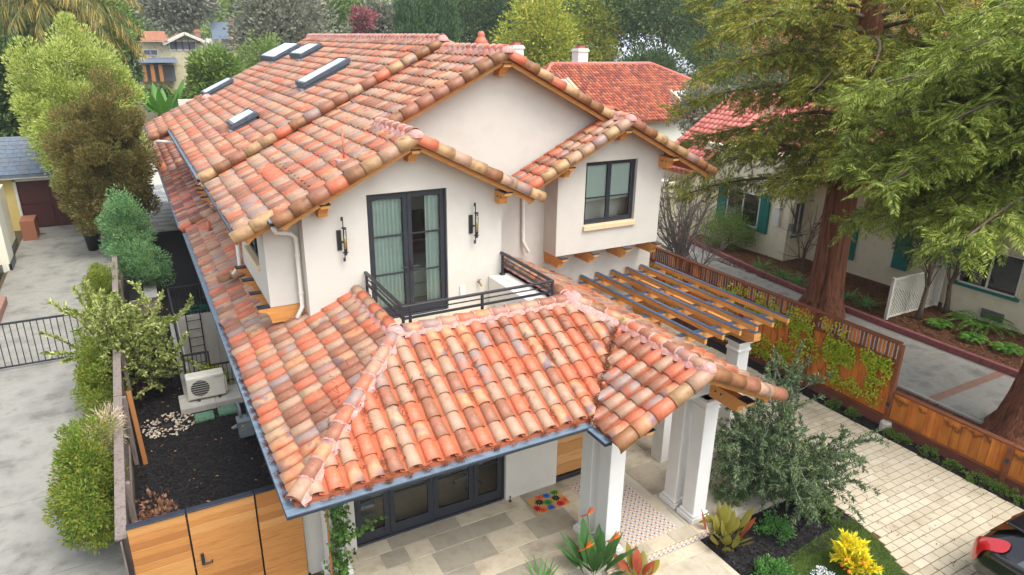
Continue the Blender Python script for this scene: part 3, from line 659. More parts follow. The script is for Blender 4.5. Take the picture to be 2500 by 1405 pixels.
# ---- corbels
def corbel(px, py, z, d, L, h, wd, holes=False):
    """profiled timber bracket from (px,py,z top), running along unit d"""
    prof = [(0, 0), (L, 0), (L, -.055), (L-.03, -.06)]
    for k in range(7):
        t = k/6*math.pi/2; prof.append((L-.05-(.16)*math.sin(t), -.07-(h-.07)*(1-math.cos(t))))
    prof += [(0, -h)]
    d = Vector((d[0], d[1], 0)); s = Vector((-d.y, d.x, 0)); V = []
    for q_ in (-wd/2, wd/2):
        for a, b in prof: V.append(Vector((px, py, z))+d*a+s*q_+Vector((0, 0, b)))
    n = len(prof); F = [tuple(range(n))[::-1], tuple(range(n, 2*n))]+[(i, (i+1) % n, (i+1) % n+n, i+n) for i in range(n)]
    m = MB(); m.add(V, F); c = m.build('corbel', 'wood_trim', house)
    m = MB(); a = Vector((px, py, z+.012))+d*(L-.2); b = Vector((px, py, z+.012))+d*(L+.015); m.bar(a, b, wd+.025, .018); m.build('metal_cap', 'cap_metal', c)
    if holes:
        m = MB()
        for k in (.14, .27):
            p = Vector((px, py, z-.1))+d*k-s*(wd/2+.001); m.tube([p, p-s*.012], .018, 10)
        m.build('bolt_hole', 'black_metal', c)
    return c
corbel(BX, 4.4, BZ-.2, (0, -1), .42, .22, .15); corbel(1.72, 4.4, zML(1.72, 0)-.2, (0, -1), .4, .24, .16); corbel(5.18, 4.4, zBR(5.18, 0)-.2, (0, -1), .42, .24, .16, True)
corbel(RX, 6.12, RZ-.2, (0, -1), .44, .24, .17); corbel(YX, 5.565, YZ-.2, (0, -1), .46, .24, .16); corbel(7.38, 5.565, zYL(7.38, 0)-.2, (0, -1), .44, .24, .15)
corbel(10.25, 5.565, zMR(10.25, 0)-.2, (0, -1), .52, .26, .16, True)
for x in (7.42, 8.3, 9.25, 10.2): corbel(x, 6.12, 3.86, (0, -1), .8, .26, .14)
for y in (4.88, 5.7, 6.55, 7.45): corbel(1.45, y, 4.02, (-1, 0), .86, .3, .14)
for y in (15.3, 16.4, 17.2): corbel(1.2, y, 3.95, (-1, 0), .5, .25, .14)
corbel(5.35, .44, 2.98, (0, -1), .78, .22, .15); corbel(6.15, .42, 3.58, (0, -1), .85, .24, .16); corbel(7.42, .44, 2.98, (0, -1), .85, .26, .16, True)
corbel(7.55, 1.0, 2.98, (1, 0), .45, .24, .15)
# ---- columns
def column(x, y, w_=.317, base=.446, h=2.62, extra=0):
    c = MB().box(x, y, .1, x+w_, y+w_+extra, h, b=.008).build('column', 'trim_white', house)
    o = (base-w_)/2; m = MB(); m.box(x-o, y-o, 0, x+w_+o, y+w_+o+extra, .11, b=.01); m.box(x-o*.6, y-o*.6, .11, x+w_+o*.6, y+w_+o*.6+extra, .17, b=.02); m.build('base', 'trim_white', c)
    m = MB(); m.box(x-.02, y-.02, h-.22, x+w_+.02, y+w_+.02+extra, h-.18, b=.006); m.box(x-.035, y-.035, h-.14, x+w_+.035, y+w_+.035+extra, h-.07, b=.02); m.box(x-.06, y-.06, h-.07, x+w_+.06, y+w_+.06+extra, h, b=.01); m.build('capital', 'trim_white', c)
    return c
for x in (5.256, 7.321):
    column(x, .443); column(x, .96)
column(.88, 2.2)
# ---- front gutter, side gutters
def gutter(x0, y0, x1, y1, z, name='gutter'):
    g = MB(); g.box(min(x0, x1), min(y0, y1), z-.06, max(x0, x1), max(y0, y1), z-.012, b=.004); o = g.build(name, 'gutter_body', house)
    box('gutter_guard', 'gutter_mesh', o, min(x0, x1)+.006, min(y0, y1)+.006, z-.0115, max(x0, x1)-.004, max(y0, y1)-.006, z, b=0); return o
gutter(0, 0, 4.52, .15, 3.14); gutter(4.4, -.46, 4.53, -.002, 3.12); gutter(0, .152, .15, 14.4, 3.14); gutter(-.08, 14.55, .05, 34, 3.23); gutter(7.74, -.55, 7.9, 6.1, 3.13)
gutter(.30, 4.46, .44, 8.9, zML(.37, 0)+.0); gutter(.82, 4.05, .96, 4.4, zML(.9, 0)+.0); gutter(.2, 9.05, .36, 18.5, zRL(.3, 0)-.01); gutter(-.36, 18.65, -.2, 22.5, zRL(-.25, 0)-.01)
gutter(5.72, 4.1, 5.86, 6.1, zBR(5.8, 0)-.04); gutter(6.24, 5.14, 6.38, 6.1, zYL(6.3, 0)-.02)
def downspout(pts, r=.042):
    d = MB().tube(pts, r, 10).build('downspout', 'white_pipe', house, smooth=True)
    m = MB()
    for f in (.25, .8):
        k = [p for p in pts]; a, b = Vector(k[-3]), Vector(k[-2]); p = a.lerp(b, f); m.tube([p-Vector((0, 0, .02)), p+Vector((0, 0, .02))], r+.008, 10)
    m.build('bracket', 'white_pipe', d)
downspout([(.9, 4.25, zML(.9, 0)-.13), (.95, 4.4, 5.5), (1.22, 4.62, 5.4), (1.33, 4.68, 5.3), (1.33, 4.68, 4.0), (1.2, 4.6, 3.82)])
downspout([(.4, 8.2, 5.35), (.5, 8.0, 5.25), (.72, 7.86, 5.15), (.72, 7.86, 3.95), (.55, 7.8, 3.78)])
downspout([(.36, 8.85, 5.4), (.6, 8.8, 5.2), (1.3, 8.75, 5.1), (1.3, 8.75, 3.95), (1.15, 8.7, 3.7)])
downspout([(.3, 9.2, 5.5), (.5, 9.3, 5.4), (1.08, 9.4, 5.4), (1.35, 9.5, 5.4)])
downspout([(-.2, 18.55, 5.3), (.2, 18.5, 5.25), (1.05, 18.4, 5.1), (1.08, 18.4, 3.9), (.9, 18.3, 3.75)])
downspout([(.3, 15.2, 5.45), (.7, 15.2, 5.3), (1.08, 15.2, 5.2), (1.08, 15.2, 3.85), (.95, 15.1, 3.75)])
downspout([(5.8, 6.0, 5.55), (6.3, 6.05, 5.5), (6.7, 6.06, 5.4), (6.72, 6.06, 4.2), (6.8, 5.92, 3.95)])
# ---- skylights
for x0, x1, y0, y1 in SKY:
    V = []; z0, z1 = zRL(x0, 0), zRL(x1, 0)
    for h, o in ((-.02, 0), (.16, 0), (.165, -.03), (.27, -.03), (.28, .03)):
        for x, y, z in ((x0-o*-1, y0-o*-1, z0), (x1-o, y0+o, z1), (x1-o, y1-o, z1), (x0+o, y1-o, z0)): V.append((x, y, z+h))
    F = []
    for a in range(4):
        for k in range(4): F.append((a*4+k, a*4+(k+1) % 4, a*4+4+(k+1) % 4, a*4+4+k))
    s_ = ob('skylight', V, F, 'skylight_frame', upper)
    V = [(x0+.03, y0+.03, z0+.275+.015), (x1-.03, y0+.03, z1+.275-.015), (x1-.03, y1-.03, z1+.275-.015), (x0+.03, y1-.03, z0+.275+.015)]
    ob('pane', V, [(0, 1, 2, 3)], 'skylight_glass', s_)
    MB().box(x0-.1, y0+.02, z0+.02, x0+.0, y0+.3, z0+.11).build('motor_box', 'galvanised', s_)
# ---- vents on the roofs
def pipe(x, y, z, h, r, m='tile_orange', name='vent_pipe', par=None): 
    return MB().lathe(x, y, [(r, z), (r, z+h)], 12).build(name, m, par or upper, smooth=True)
pipe(2.35, 4.95, zML(2.35, 0), .62, .018); MB().box(2.2, 4.82, zML(2.2, 0)+.08, 2.4, 5.05, zML(2.4, 0)+.05).build('flashing', 'mortar', upper)
pipe(.62, 12.9, zW(.62, 0), .35, .05, par=lower); 
MB().lathe(7.4, 9.6, [(.2, zMR(7.4, 0)), (.2, 8.3), (.14, 8.4), (.16, 8.45), (.2, 8.5), (.12, 8.62), (.08, 8.68), (.1, 8.72), (.05, 8.8)], 14).build('vent_finial', 'tile_orange', upper, smooth=True)
# ------------------------------------------------------------------ doors, windows, balcony, porch
def leaf(name, x0, x1, z0, z1, y, st, top_, bot, muntins, par, fm='door_frame', gm='pane'):
    """one glazed door leaf or sash in a wall facing -Y"""
    m = MB(); d = .05
    m.box(x0, y, z0, x0+st, y+d, z1, b=.004); m.box(x1-st, y, z0, x1, y+d, z1, b=.004); m.box(x0+st, y+.001, z1-top_, x1-st, y+d-.001, z1, b=.004); m.box(x0+st, y+.001, z0, x1-st, y+d-.001, z0+bot, b=.004)
    for zz in muntins: m.box(x0+st, y+.004, zz-.013, x1-st, y+d-.004, zz+.013, b=.003)
    o = m.build(name, fm, par)
    ob('pane', [(x0+st, y+.02, z0+bot), (x1-st, y+.02, z0+bot), (x1-st, y+.02, z1-top_), (x0+st, y+.02, z1-top_)], [(0, 1, 2, 3)], gm, o); return o
def handle(x, y, z, s, par):
    m = MB(); m.box(x-.022, y-.014, z-.12, x+.022, y, z+.12, b=.004); m.tube([(x, y-.014, z), (x, y-.06, z)], .01, 8); m.box(x-(.0 if s > 0 else .13), y-.068, z-.01, x+(.13 if s > 0 else 0), y-.05, z+.01, b=.004)
    m.build('handle', 'black_metal', par)
# balcony doors
m = MB(); fr = .035
m.box(dx0, 4.44, dz0, dx0+fr, 4.55, dz1, b=.004); m.box(dx1-fr, 4.44, dz0, dx1, 4.55, dz1, b=.004); m.box(dx0+fr, 4.441, dz1-fr, dx1-fr, 4.55, dz1, b=.004); m.box(dx0+fr, 4.42, dz0, dx1-fr, 4.56, dz0+.03, b=.004)
bd = m.build('balcony_door', 'door_frame', house)
mid = (dx0+dx1)/2; mz = (dz0+.884, dz0+1.62)
l1 = leaf('door_leaf', dx0+fr, mid-.002, dz0+.03, dz1-fr, 4.46, .085, .09, .2, mz, bd); l2 = leaf('door_leaf', mid+.002, dx1-fr, dz0+.03, dz1-fr, 4.46, .085, .09, .2, mz, bd)
handle(mid-.045, 4.46, dz0+1.0, -1, bd); handle(mid+.045, 4.46, dz0+1.0, 1, bd)
# bay window
m = MB(); yw = 5.65
m.box(kx0, yw, kz0+.1, kx0+.05, yw+.08, kz1, b=.004); m.box(kx1-.05, yw, kz0+.1, kx1, yw+.08, kz1, b=.004); m.box(kx0+.05, yw+.001, kz1-.05, kx1-.05, yw+.08, kz1, b=.004); m.box(kx0+.05, yw+.001, kz0+.1, kx1-.05, yw+.08, kz0+.15, b=.004)
wb = m.build('window', 'door_frame', house); kc = (kx0+kx1)/2
for a, b in ((kx0+.05, kc), (kc, kx1-.05)): leaf('sash', a, b, kz0+.15, kz1-.05, yw+.012, .055, .05, .06, (kz0+.72,), wb)
box('sill', 'sill', wb, kx0-.02, 5.5, kz0-.02, kx1+.03, 5.7, kz0+.1, b=.008)
# small window of the left bay, faces -X
m = MB(); xw_ = .85
for y0, y1, z0, z1 in ((wy0, wy0+.05, wz0+.06, wz1), (wy1-.05, wy1, wz0+.06, wz1), (wy0+.05, wy1-.05, wz1-.05, wz1), (wy0+.05, wy1-.05, wz0+.06, wz0+.11), ((wy0+wy1)/2-.04, (wy0+wy1)/2+.04, wz0+.11, wz1-.05)): m.box(xw_, y0, z0, xw_+.06, y1, z1, b=.004)
wl = m.build('window', 'door_frame', house); box('pane', 'pane_dark', wl, xw_+.03, wy0+.05, wz0+.11, xw_+.036, wy1-.05, wz1-.05, b=0); box('sill', 'sill', wl, .74, wy0-.03, wz0-.04, .92, wy1+.03, wz0+.06, b=.008)
# porch doors, four leaves
m = MB(); m.box(px0, 2.76, 0, px0+.04, 2.86, pz1, b=.004); m.box(px1-.04, 2.76, 0, px1, 2.86, pz1, b=.004); m.box(px0+.04, 2.761, pz1-.05, px1-.04, 2.86, pz1, b=.004); m.box(px0+.04, 2.74, -.02, px1-.04, 2.88, .03, b=.004)
pd = m.build('porch_door', 'door_frame', house)
xs_ = [px0+.04, px0+.66, px0+1.505, px1-.66, px1-.04]
for a, b in zip(xs_[:-1], xs_[1:]): leaf('door_leaf', a+.002, b-.002, .03, pz1-.05, 2.78, .1, .1, .2, (.884, 1.62), pd)
handle(xs_[2]-.05, 2.78, 1.0, -1, pd); handle(xs_[2]+.05, 2.78, 1.0, 1, pd)
# timber front door: separate boards
fd = box('front_door', 'oak_door', house, 5.69, 2.8, .1, 6.61, 2.86, 2.34, b=0)
for k in range(9):
    z = .12+k*.247; box('door_board', 'oak_door' if k % 2 else 'cedar_b', fd, 5.69, 2.775, z, 6.61, 2.8, z+.24, b=.004)
box('threshold', 'black_metal', fd, 5.69, 2.72, 0, 6.61, 2.86, .1)
# side openings under the pergola
box('garage_door', 'door_frame', house, 8.6, 6.16, -.2, 9.7, 6.2, 2.3)
# balcony floor, curb, railing
box('balcony_floor', 'travertine_b', house, 2.4, 2.5, 3.35, 5.05, 4.4, 3.54, b=0)
m = MB(); m.box(4.97, 2.5, 3.3, 5.43, 4.395, 4.12, b=.01); m.build('balcony_curb', 'stucco_white', house)
m = MB(); m.box(2.32, 2.3, 3.2, 4.97, 2.5, 4.08, b=.01); m.box(2.32, 2.5, 3.2, 2.5, 4.395, 4.08, b=.01); m.build('balcony_curb', 'stucco_white', house)
rl = MB().box(2.42, 2.42, 4.55, 5.28, 2.47, 4.592).build('balcony_railing', 'black_metal', house)
RXA, RXB, RYF = 2.445, 5.255, 2.445
def rail(a, b, w_, h): MB().bar(a, b, w_, h).build('rail', 'black_metal', rl)
for x in (RXA, RXB): rail((x, 2.43, 4.572), (x, 4.39, 4.572), .05, .042)
for z, h in ((4.475, .018), (4.37, .036)):
    rail((RXA, RYF, z), (RXB, RYF, z), h, h)
    for x in (RXA, RXB): rail((x, RYF, z), (x, 4.36, z), h, h)
for x, y in ((RXA, RYF), (RXA+.12, RYF), (3.86, RYF), (RXB, RYF), (RXA, 4.33), (RXB, 4.33)):
    MB().box(x-.022, y-.022, 4.1, x+.022, y+.022, 4.56).build('post', 'black_metal', rl)
    MB().box(x-.05, y-.04, 4.1, x+.05, y+.04, 4.155, b=.003).build('foot_plate', 'black_metal', rl)
# rooms behind the glass
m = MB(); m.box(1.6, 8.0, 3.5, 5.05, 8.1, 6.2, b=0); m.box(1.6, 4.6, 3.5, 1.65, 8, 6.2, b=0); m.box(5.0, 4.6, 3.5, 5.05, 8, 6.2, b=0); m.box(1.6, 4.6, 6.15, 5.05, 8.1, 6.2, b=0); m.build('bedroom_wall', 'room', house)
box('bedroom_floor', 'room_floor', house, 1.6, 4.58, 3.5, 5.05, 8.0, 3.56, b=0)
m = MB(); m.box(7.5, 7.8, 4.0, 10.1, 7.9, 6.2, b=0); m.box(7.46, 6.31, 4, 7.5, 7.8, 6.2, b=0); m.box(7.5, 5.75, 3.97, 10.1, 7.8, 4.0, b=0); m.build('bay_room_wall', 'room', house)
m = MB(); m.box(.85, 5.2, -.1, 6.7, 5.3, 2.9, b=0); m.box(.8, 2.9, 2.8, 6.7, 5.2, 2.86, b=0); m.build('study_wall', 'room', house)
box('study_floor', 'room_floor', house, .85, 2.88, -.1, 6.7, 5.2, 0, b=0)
def curtain(x0, x1, y, z0, z1, label, n=9):
    V = []; F = []; K = n*6
    for i in range(K+1):
        x = x0+(x1-x0)*i/K; a = .035*math.sin(i/6*2*math.pi)+.01*math.sin(i*.9)
        V += [(x, y+a, z0), (x, y+a*.6, z1)]
    for i in range(K): F.append((2*i, 2*i+2, 2*i+3, 2*i+1))
    return tag(ob('curtain', V, F, 'curtain', smooth=True), label, 'curtain')
curtain(dx0+.02, mid-.08, 4.575, 3.58, 6.0, 'wide pale green curtain behind the left balcony door leaf'); curtain(dx1-.38, dx1-.02, 4.575, 3.58, 6.0, 'narrow pale green curtain behind the right balcony door leaf', 4)
for a, b, s_ in ((kx0+.1, kc-.04, 'left'), (kc+.05, kx1-.1, 'right')):
    V = [(a, 5.735, kz0+.62), (b, 5.735, kz0+.66), (b, 5.735, kz1), (a, 5.735, kz1), (a, 5.73, kz0+.68), (b, 5.73, kz0+.72)]
    tag(ob('roller_blind', V, [(4, 5, 2, 3), (0, 1, 5, 4)], 'curtain'), 'pale green fabric blind half drawn in the %s sash of the bay window' % s_, 'blind')
bed = thing('bed', 'cream bed with rumpled cover seen through the balcony door', 'bed', (4.3, 6, 3.56))
box('bed_base', 'curtain', bed, 3.55, 5.25, 3.58, 4.95, 7.3, 3.85); box('mattress', 'bedding', bed, 3.53, 5.22, 3.85, 4.95, 7.35, 4.2, b=.06); box('headboard', 'sill', bed, 4.9, 5.2, 3.6, 4.98, 7.4, 4.7)
m = MB(); m.bar((4.55, 5.6, 4.22), (4.75, 5.6, 4.62), .48, .14, up=(0, 1, 0)); tag(m.build('pillow', 'pillow_print'), 'white cushion with thin dark geometric lines on the bed', 'cushion')
lamp = thing('table_lamp', 'white drum shade lamp inside the balcony door', 'lamp', (3.75, 7.6, 3.56))
MB().lathe(3.9, 7.6, [(.22, 5.0), (.17, 5.35)], 20).build('lamp_shade', 'bedding', lamp, smooth=True); MB().lathe(3.9, 7.6, [(.1, 4.3), (.12, 4.5), (.03, 4.95), (.03, 5.05)], 14).build('lamp_base', 'room', lamp, smooth=True)
box('nightstand', 'oak_door', None, 3.6, 7.35, 3.56, 4.2, 7.9, 4.3); tag(bpy.data.objects['nightstand'], 'low wooden nightstand under the drum shade lamp', 'nightstand')
# bay room shelf
sh = thing('bookcase', 'brown shelf with books and a pot behind the bay window', 'shelf', (9.3, 7.4, 4.0))
box('shelf_board', 'tile_brown', sh, 8.9, 6.4, 4.35, 9.5, 6.8, 4.75); 
for k, c in enumerate(('leaf_canna', 'curtain', 'leaf_dark', 'cedar', 'trim_white')): box('book', c, sh, 9.2+k*.05, 6.45, 4.75, 9.24+k*.05, 6.65, 4.98-.02*k)
tag(box('desk', 'bedding', None, 8.1, 6.3, 4.0, 8.75, 6.9, 4.62), 'white cloth covered desk low behind the bay window', 'desk')
# office chairs in the study
def office_chair(x, y, label):
    t = thing('office_chair', label, 'chair', (x, y, 0), 'office chairs behind the porch doors')
    for k in range(5):
        a = 2*math.pi*k/5+.4; MB().tube([(x, y, .12), (x+.28*math.cos(a), y+.28*math.sin(a), .07)], [.03, .018], 8).build('leg', 'chair_grey', t); MB().lathe(x+.29*math.cos(a), y+.29*math.sin(a), [(.03, .0), (.03, .06)], 8).build('castor', 'chair_grey', t)
    MB().tube([(x, y, .1), (x, y, .45)], .03, 8).build('stem', 'chair_grey', t); box('seat', 'chair_grey', t, x-.24, y-.24, .45, x+.24, y+.24, .53, b=.04); box('backrest', 'chair_grey', t, x-.22, y+.2, .6, x+.22, y+.26, 1.15, b=.03)
office_chair(1.75, 3.35, 'grey office chair behind the leftmost porch door leaf'); office_chair(4.1, 3.6, 'grey office chair behind the rightmost porch door leaf')
# sconces
def sconce(x, label):
    t = thing('wall_sconce', label, 'lamp', (x, 4.38, 5.2), 'sconces beside the balcony door')
    y = 4.4
    box('backplate', 'black_metal', t, x-.06, y-.025, 5.05, x+.02, y-.001, 5.42, b=.003)
    m = MB(); m.box(x+.035, y-.1, 4.86, x+.052, y-.085, 5.67, b=.002); m.box(x+.01, y-.1, 5.6, x+.04, y-.085, 5.67, b=.002); m.box(x+.01, y-.1, 4.86, x+.04, y-.085, 4.93, b=.002); m.box(x-.02, y-.09, 5.2, x+.05, y-.02, 5.22, b=.002); m.build('stem', 'black_metal', t)
    m = MB(); m.lathe(x+.05, y-.12, [(.045, 5.47), (.045, 5.482)], 16); m.build('top_disc', 'black_metal', t)
    m = MB()
    for k in range(16):
        a, b = 2*math.pi*k/16, 2*math.pi*(k+1)/16; m.bar((x+.05+.042*math.cos(a), y-.12+.042*math.sin(a), 5.03), (x+.05+.042*math.cos(b), y-.12+.042*math.sin(b), 5.03), .01, .01)
    m.bar((x-.005, y-.12, 5.03), (x+.105, y-.12, 5.03), .01, .01); m.build('ring', 'black_metal', t)
    MB().lathe(x+.06, y-.12, [(.02, 4.98), (.022, 5.1)], 10).build('socket', 'black_metal', t); MB().lathe(x+.06, y-.12, [(.018, 5.1), (.024, 5.16), (.02, 5.28), (.006, 5.31)], 12).build('bulb', 'bulb', t, smooth=True)
    MB().lathe(x+.06, y-.12, [(.03, 5.06), (.03, 5.46)], 16).build('glass_tube', 'pane', t, smooth=True)
sconce(2.03, 'black iron sconce on the cream wall left of the balcony door'); sconce(4.6, 'black iron sconce on the cream wall right of the balcony door')
m = MB(); m.tube([(4.74, 4.4, 4.03), (4.74, 4.33, 4.03), (4.77, 4.3, 3.96)], .018, 8); m.tube([(4.74, 4.34, 4.03), (4.74, 4.34, 4.09)], .008, 6); m.bar((4.7, 4.34, 4.09), (4.78, 4.34, 4.09), .02, .008); tag(m.build('hose_tap', 'brass', None), 'small brass hose tap on the balcony wall', 'tap')
tag(box('outlet_cover', 'trim_white', None, 4.33, 4.36, 3.8, 4.45, 4.4, 4.0), 'white outlet cover low on the balcony wall', 'outlet')
# ---- porch floor of mixed stone tiles
def stones(par, x0, y0, x1, y1, z, rows=(.56, .41, .56, .41), lens=(.46, .61, .8, .9), inside=None, seed=3, gap=.009, name='stone_tile', mats=('travertine', 'travertine_b', 'travertine_c'), th=.02):
    r_ = random.Random(seed); y = y0; k = 0; out = []
    while y < y1-.02:
        h = min(rows[k % len(rows)], y1-y); x = x0-r_.random()*.4; k += 1
        while x < x1-.02:
            w_ = r_.choice(lens); a, b = max(x, x0), min(x+w_, x1)
            if b-a > .03 and (inside is None or inside((a+b)/2, y+h/2)):
                o = box(name, r_.choice(mats), par, a+gap/2, y+gap/2, z-th, b-gap/2, y+h-gap/2, z+r_.uniform(-.001, .002), b=.004); out.append(o)
            x += w_
        y += h
    return out
porch = struct(box('patio', 'grout', None, .85, .2, -.16, 10.35, 2.76, -.006, b=0))
inp = lambda x, y: not (5.85 < x < 7.0 and .42 < y < 2.5) and not (y < .45 and x > 5.1)
stones(porch, .9, .45, 7.2, 2.72, 0, inside=inp)
stones(porch, 7.2, 1.45, 10.3, 2.72, 0, seed=9, mats=('travertine', 'travertine_c'))
pe = struct(box('side_patio', 'grout', None, 6.9, 2.77, -.16, 10.35, 6.12, -.006, b=0)); stones(pe, 6.92, 2.78, 10.3, 6.1, 0, seed=5, mats=('travertine', 'travertine_c'))
for k in range(5): box('stone_tile', ('travertine_b', 'travertine')[k % 2], porch, 5.12+k*.52, .16, -.03, 5.12+k*.52+.515, .44, .003, b=.008)
# patterned cement tiles: a rug in the floor and a strip on the step
rug = tag(box('patterned_tile_panel', 'pattern_tile', None, 5.87, .46, -.012, 6.98, 2.48, .004, b=0), 'panel of patterned orange and blue cement tiles set into the porch floor', 'tile panel')
V = []; F = []; uv = []
st_ = tag(box('step_riser', 'pattern_tile_v', None, 5.12, .14, -.15, 7.7, .158, -.028, b=0), 'strip of patterned tiles on the front step riser', 'step')
walk = struct(box('front_walk', 'grout', None, 5.15, -4, -.2, 7.25, .14, -.156, b=0)); stones(walk, 5.16, -4, 7.24, .135, -.15, seed=12, mats=('travertine', 'travertine_b'))
# doormat
dm = thing('doormat', 'coir doormat with bright red, orange, green, blue and black flowers', 'doormat', (5.21, 2.25, 0))
box('mat_base', 'coir', dm, 4.84, 2.0, .003, 5.59, 2.49, .018, b=.003)
def flower(cx, cy, m_):
    V = [(cx, cy, .0215)]; n = 22
    for k in range(n):
        a = 2*math.pi*k/n; r_ = .112 if k % 2 else .062; V.append((cx+r_*math.cos(a), cy+r_*math.sin(a), .0215))
    o = ob('printed_flower', [(min(max(x, 4.845), 5.585), min(max(y, 2.005), 2.485), z) for x, y, z in V], [(0, 1+k, 1+(k+1) % n) for k in range(n)], m_, dm)
    ob('flower_centre', [(cx+.018*math.cos(t), cy+.018*math.sin(t), .0225) for t in np.linspace(0, 6.28, 9)[:-1]], [tuple(range(8))], 'mat_black' if m_ != 'mat_black' else 'mat_green', o)
for k, (u_, v_, c) in enumerate([(.08, .33, 'mat_red'), (.27, .62, 'mat_black'), (.2, .13, 'mat_orange'), (.44, .12, 'mat_blue'), (.48, .46, 'mat_green'), (.74, .17, 'mat_red'), (.38, .9, 'mat_orange'), (.58, .86, 'mat_blue'), (.75, .55, 'mat_black'), (.93, .3, 'mat_orange'), (.84, .9, 'mat_green')]): flower(4.84+.75*u_, 2.0+.49*v_, c)
for x in (1.42, 4.56): tag(MB().lathe(x, 2.62, [(.03, 0), (.03, .012), (.008, .02), (.008, .09), (.018, .1), (.012, .12)], 10).build('door_stop', 'black_metal', None), 'small black door stop on the porch floor at the %s door edge' % ('left' if x < 2 else 'right'), 'door stop')
# low stone wall beside the right columns
sw = tag(box('stone_wall', 'grout', None, 7.85, 1.12, -.2, 10.3, 1.42, .72, b=0), 'low pale stone veneer wall with flat capstone behind the olive tree', 'wall')
r_ = random.Random(4); z = -.18
while z < .68:
    h = r_.choice((.1, .14, .17)); h = min(h, .71-z); x = 7.85
    while x < 10.3:
        w_ = min(r_.uniform(.18, .5), 10.3-x); box('stone', 'stone_veneer', sw, x+.003, 1.085+r_.uniform(0, .02), z+.003, x+w_-.003, 1.13, z+h-.003, b=.012); x += w_
    z += h
for k in range(4): box('capstone', 'travertine_c', sw, 7.78+k*.64, 1.04, .72, 7.78+k*.64+.632, 1.48, .78, b=.01)
for k in range(4): box('base_stone', 'travertine_c', sw, 7.8+k*.62, .92, -.17, 7.8+k*.62+.615, 1.08, -.02, b=.012)
# ---- pergola
pg = thing('pergola', 'cedar pergola with metal-capped rafters beside the house', 'pergola', (9.6, 4, 0))
for k in range(6):
    x = 8.44+k*.474; o = MB().box(x-.035, 1.71, 2.97, x+.035, 6.1, 3.085, b=.006).build('rafter', 'cedar_beam_y', pg); box('metal_cap', 'sky_tint_cap', o, x-.042, 1.70, 3.086, x+.042, 6.1, 3.098, b=.003)
for y in (5.87, 4.62, 3.44, 2.28):
    o = MB().box(7.95, y-.06, 2.79, 10.95, y+.06, 2.965, b=.008).build('joist', 'cedar_beam', pg); box('metal_cap', 'sky_tint_cap', o, 7.95, y-.068, 2.966, 10.95, y+.068, 2.974, b=.002)
for x in (8.25, 10.2):
    o = MB().prism([(1.95, 2.58), (1.95, 2.7), (1.97, 2.78), (6.1, 2.78), (6.1, 2.5), (2.25, 2.5), (2.12, 2.51), (2.03, 2.55)], x-.1, x+.1, axis='x').build('beam', 'cedar_beam_y', pg); box('metal_cap', 'sky_tint_cap', o, x-.11, 1.94, 2.781, x+.11, 2.2, 2.789, b=.002)
for x, y in ((10.03, 2.25), (8.08, 2.25)):
    c = MB().box(x, y, -.16, x+.34, y+.34, 2.4, b=.008).build('column', 'trim_white', pg); m = MB(); m.box(x-.03, y-.03, 2.2, x+.37, y+.37, 2.28, b=.02); m.box(x-.05, y-.05, 2.4, x+.39, y+.39, 2.46, b=.01); m.build('capital', 'trim_white', c)
    box('metal_cap', 'cap_metal', c, x-.055, y-.055, 2.461, x+.395, y+.395, 2.475, b=.002)
box('panel', 'cedar_beam', pg, 10.2, 5.0, .2, 10.26, 6.1, 2.5); 
# ------------------------------------------------------------------ ground
def sheet(name, polys, z, m, parent=None):
    V = []; F = []
    for p in polys: F.append(tuple(range(len(V), len(V)+len(p)))); V += [(x, y, z) for x, y in p]
    return ob(name, V, F, m, parent)
HX0, HX1, HY0, HY1 = -.48, .62, 10.3, 15.75     # light well beside the house
struct(sheet('ground', [rect(-300, -300, HX0, 900), rect(HX1, -300, 600, 900), rect(HX0, -300, HX1, HY0), rect(HX0, HY1, HX1, 900)], -.2, 'soil'))
mulch = struct(sheet('mulch_bed', [rect(-1.95, 2.6, HX0, 28), rect(HX0, 2.6, .65, HY0), rect(HX0, HY1, .65, 28)], -.15, 'mulch_black'))
def chips(name, x0, y0, x1, y1, n, m, z=-.15, L=(.03, .09), avoid=None, label=None):
    x = rng.uniform(x0, x1, n); y = rng.uniform(y0, y1, n)
    if avoid is not None: k = ~avoid(x, y); x, y = x[k], y[k]; n = len(x)
    a = rng.uniform(0, 2*np.pi, n); l_ = rng.uniform(*L, n); w_ = l_*rng.uniform(.18, .4, n); t = rng.normal(0, .25, n)
    d = np.stack([np.cos(a), np.sin(a), t], 1); s = np.stack([-np.sin(a), np.cos(a), rng.normal(0, .3, n)], 1); P = np.stack([x, y, z+rng.uniform(.004, .03, n)], 1)
    V = np.stack([P-d*l_[:, None]/2-s*w_[:, None]/2, P+d*l_[:, None]/2-s*w_[:, None]/2, P+d*l_[:, None]/2+s*w_[:, None]/2, P-d*l_[:, None]/2+s*w_[:, None]/2], 1).reshape(-1, 3)
    o = ob(name, V, np.arange(4*n).reshape(-1, 4), m); tag(o, label, 'mulch', kind='stuff'); return o
chips('bark_chips', -1.9, 2.65, .6, 17, 26000, 'chip_black', avoid=lambda x, y: (x > HX0-.25) & (y > 9.4) & (y < HY1+.3), label='black bark mulch beside the house')
chips('dry_leaves', -1.9, 2.7, .6, 18, 260, 'dry_leaf', L=(.04, .08), avoid=lambda x, y: (x > HX0-.25) & (y > 9.4) & (y < HY1+.3), label='dry leaves scattered on the black mulch')
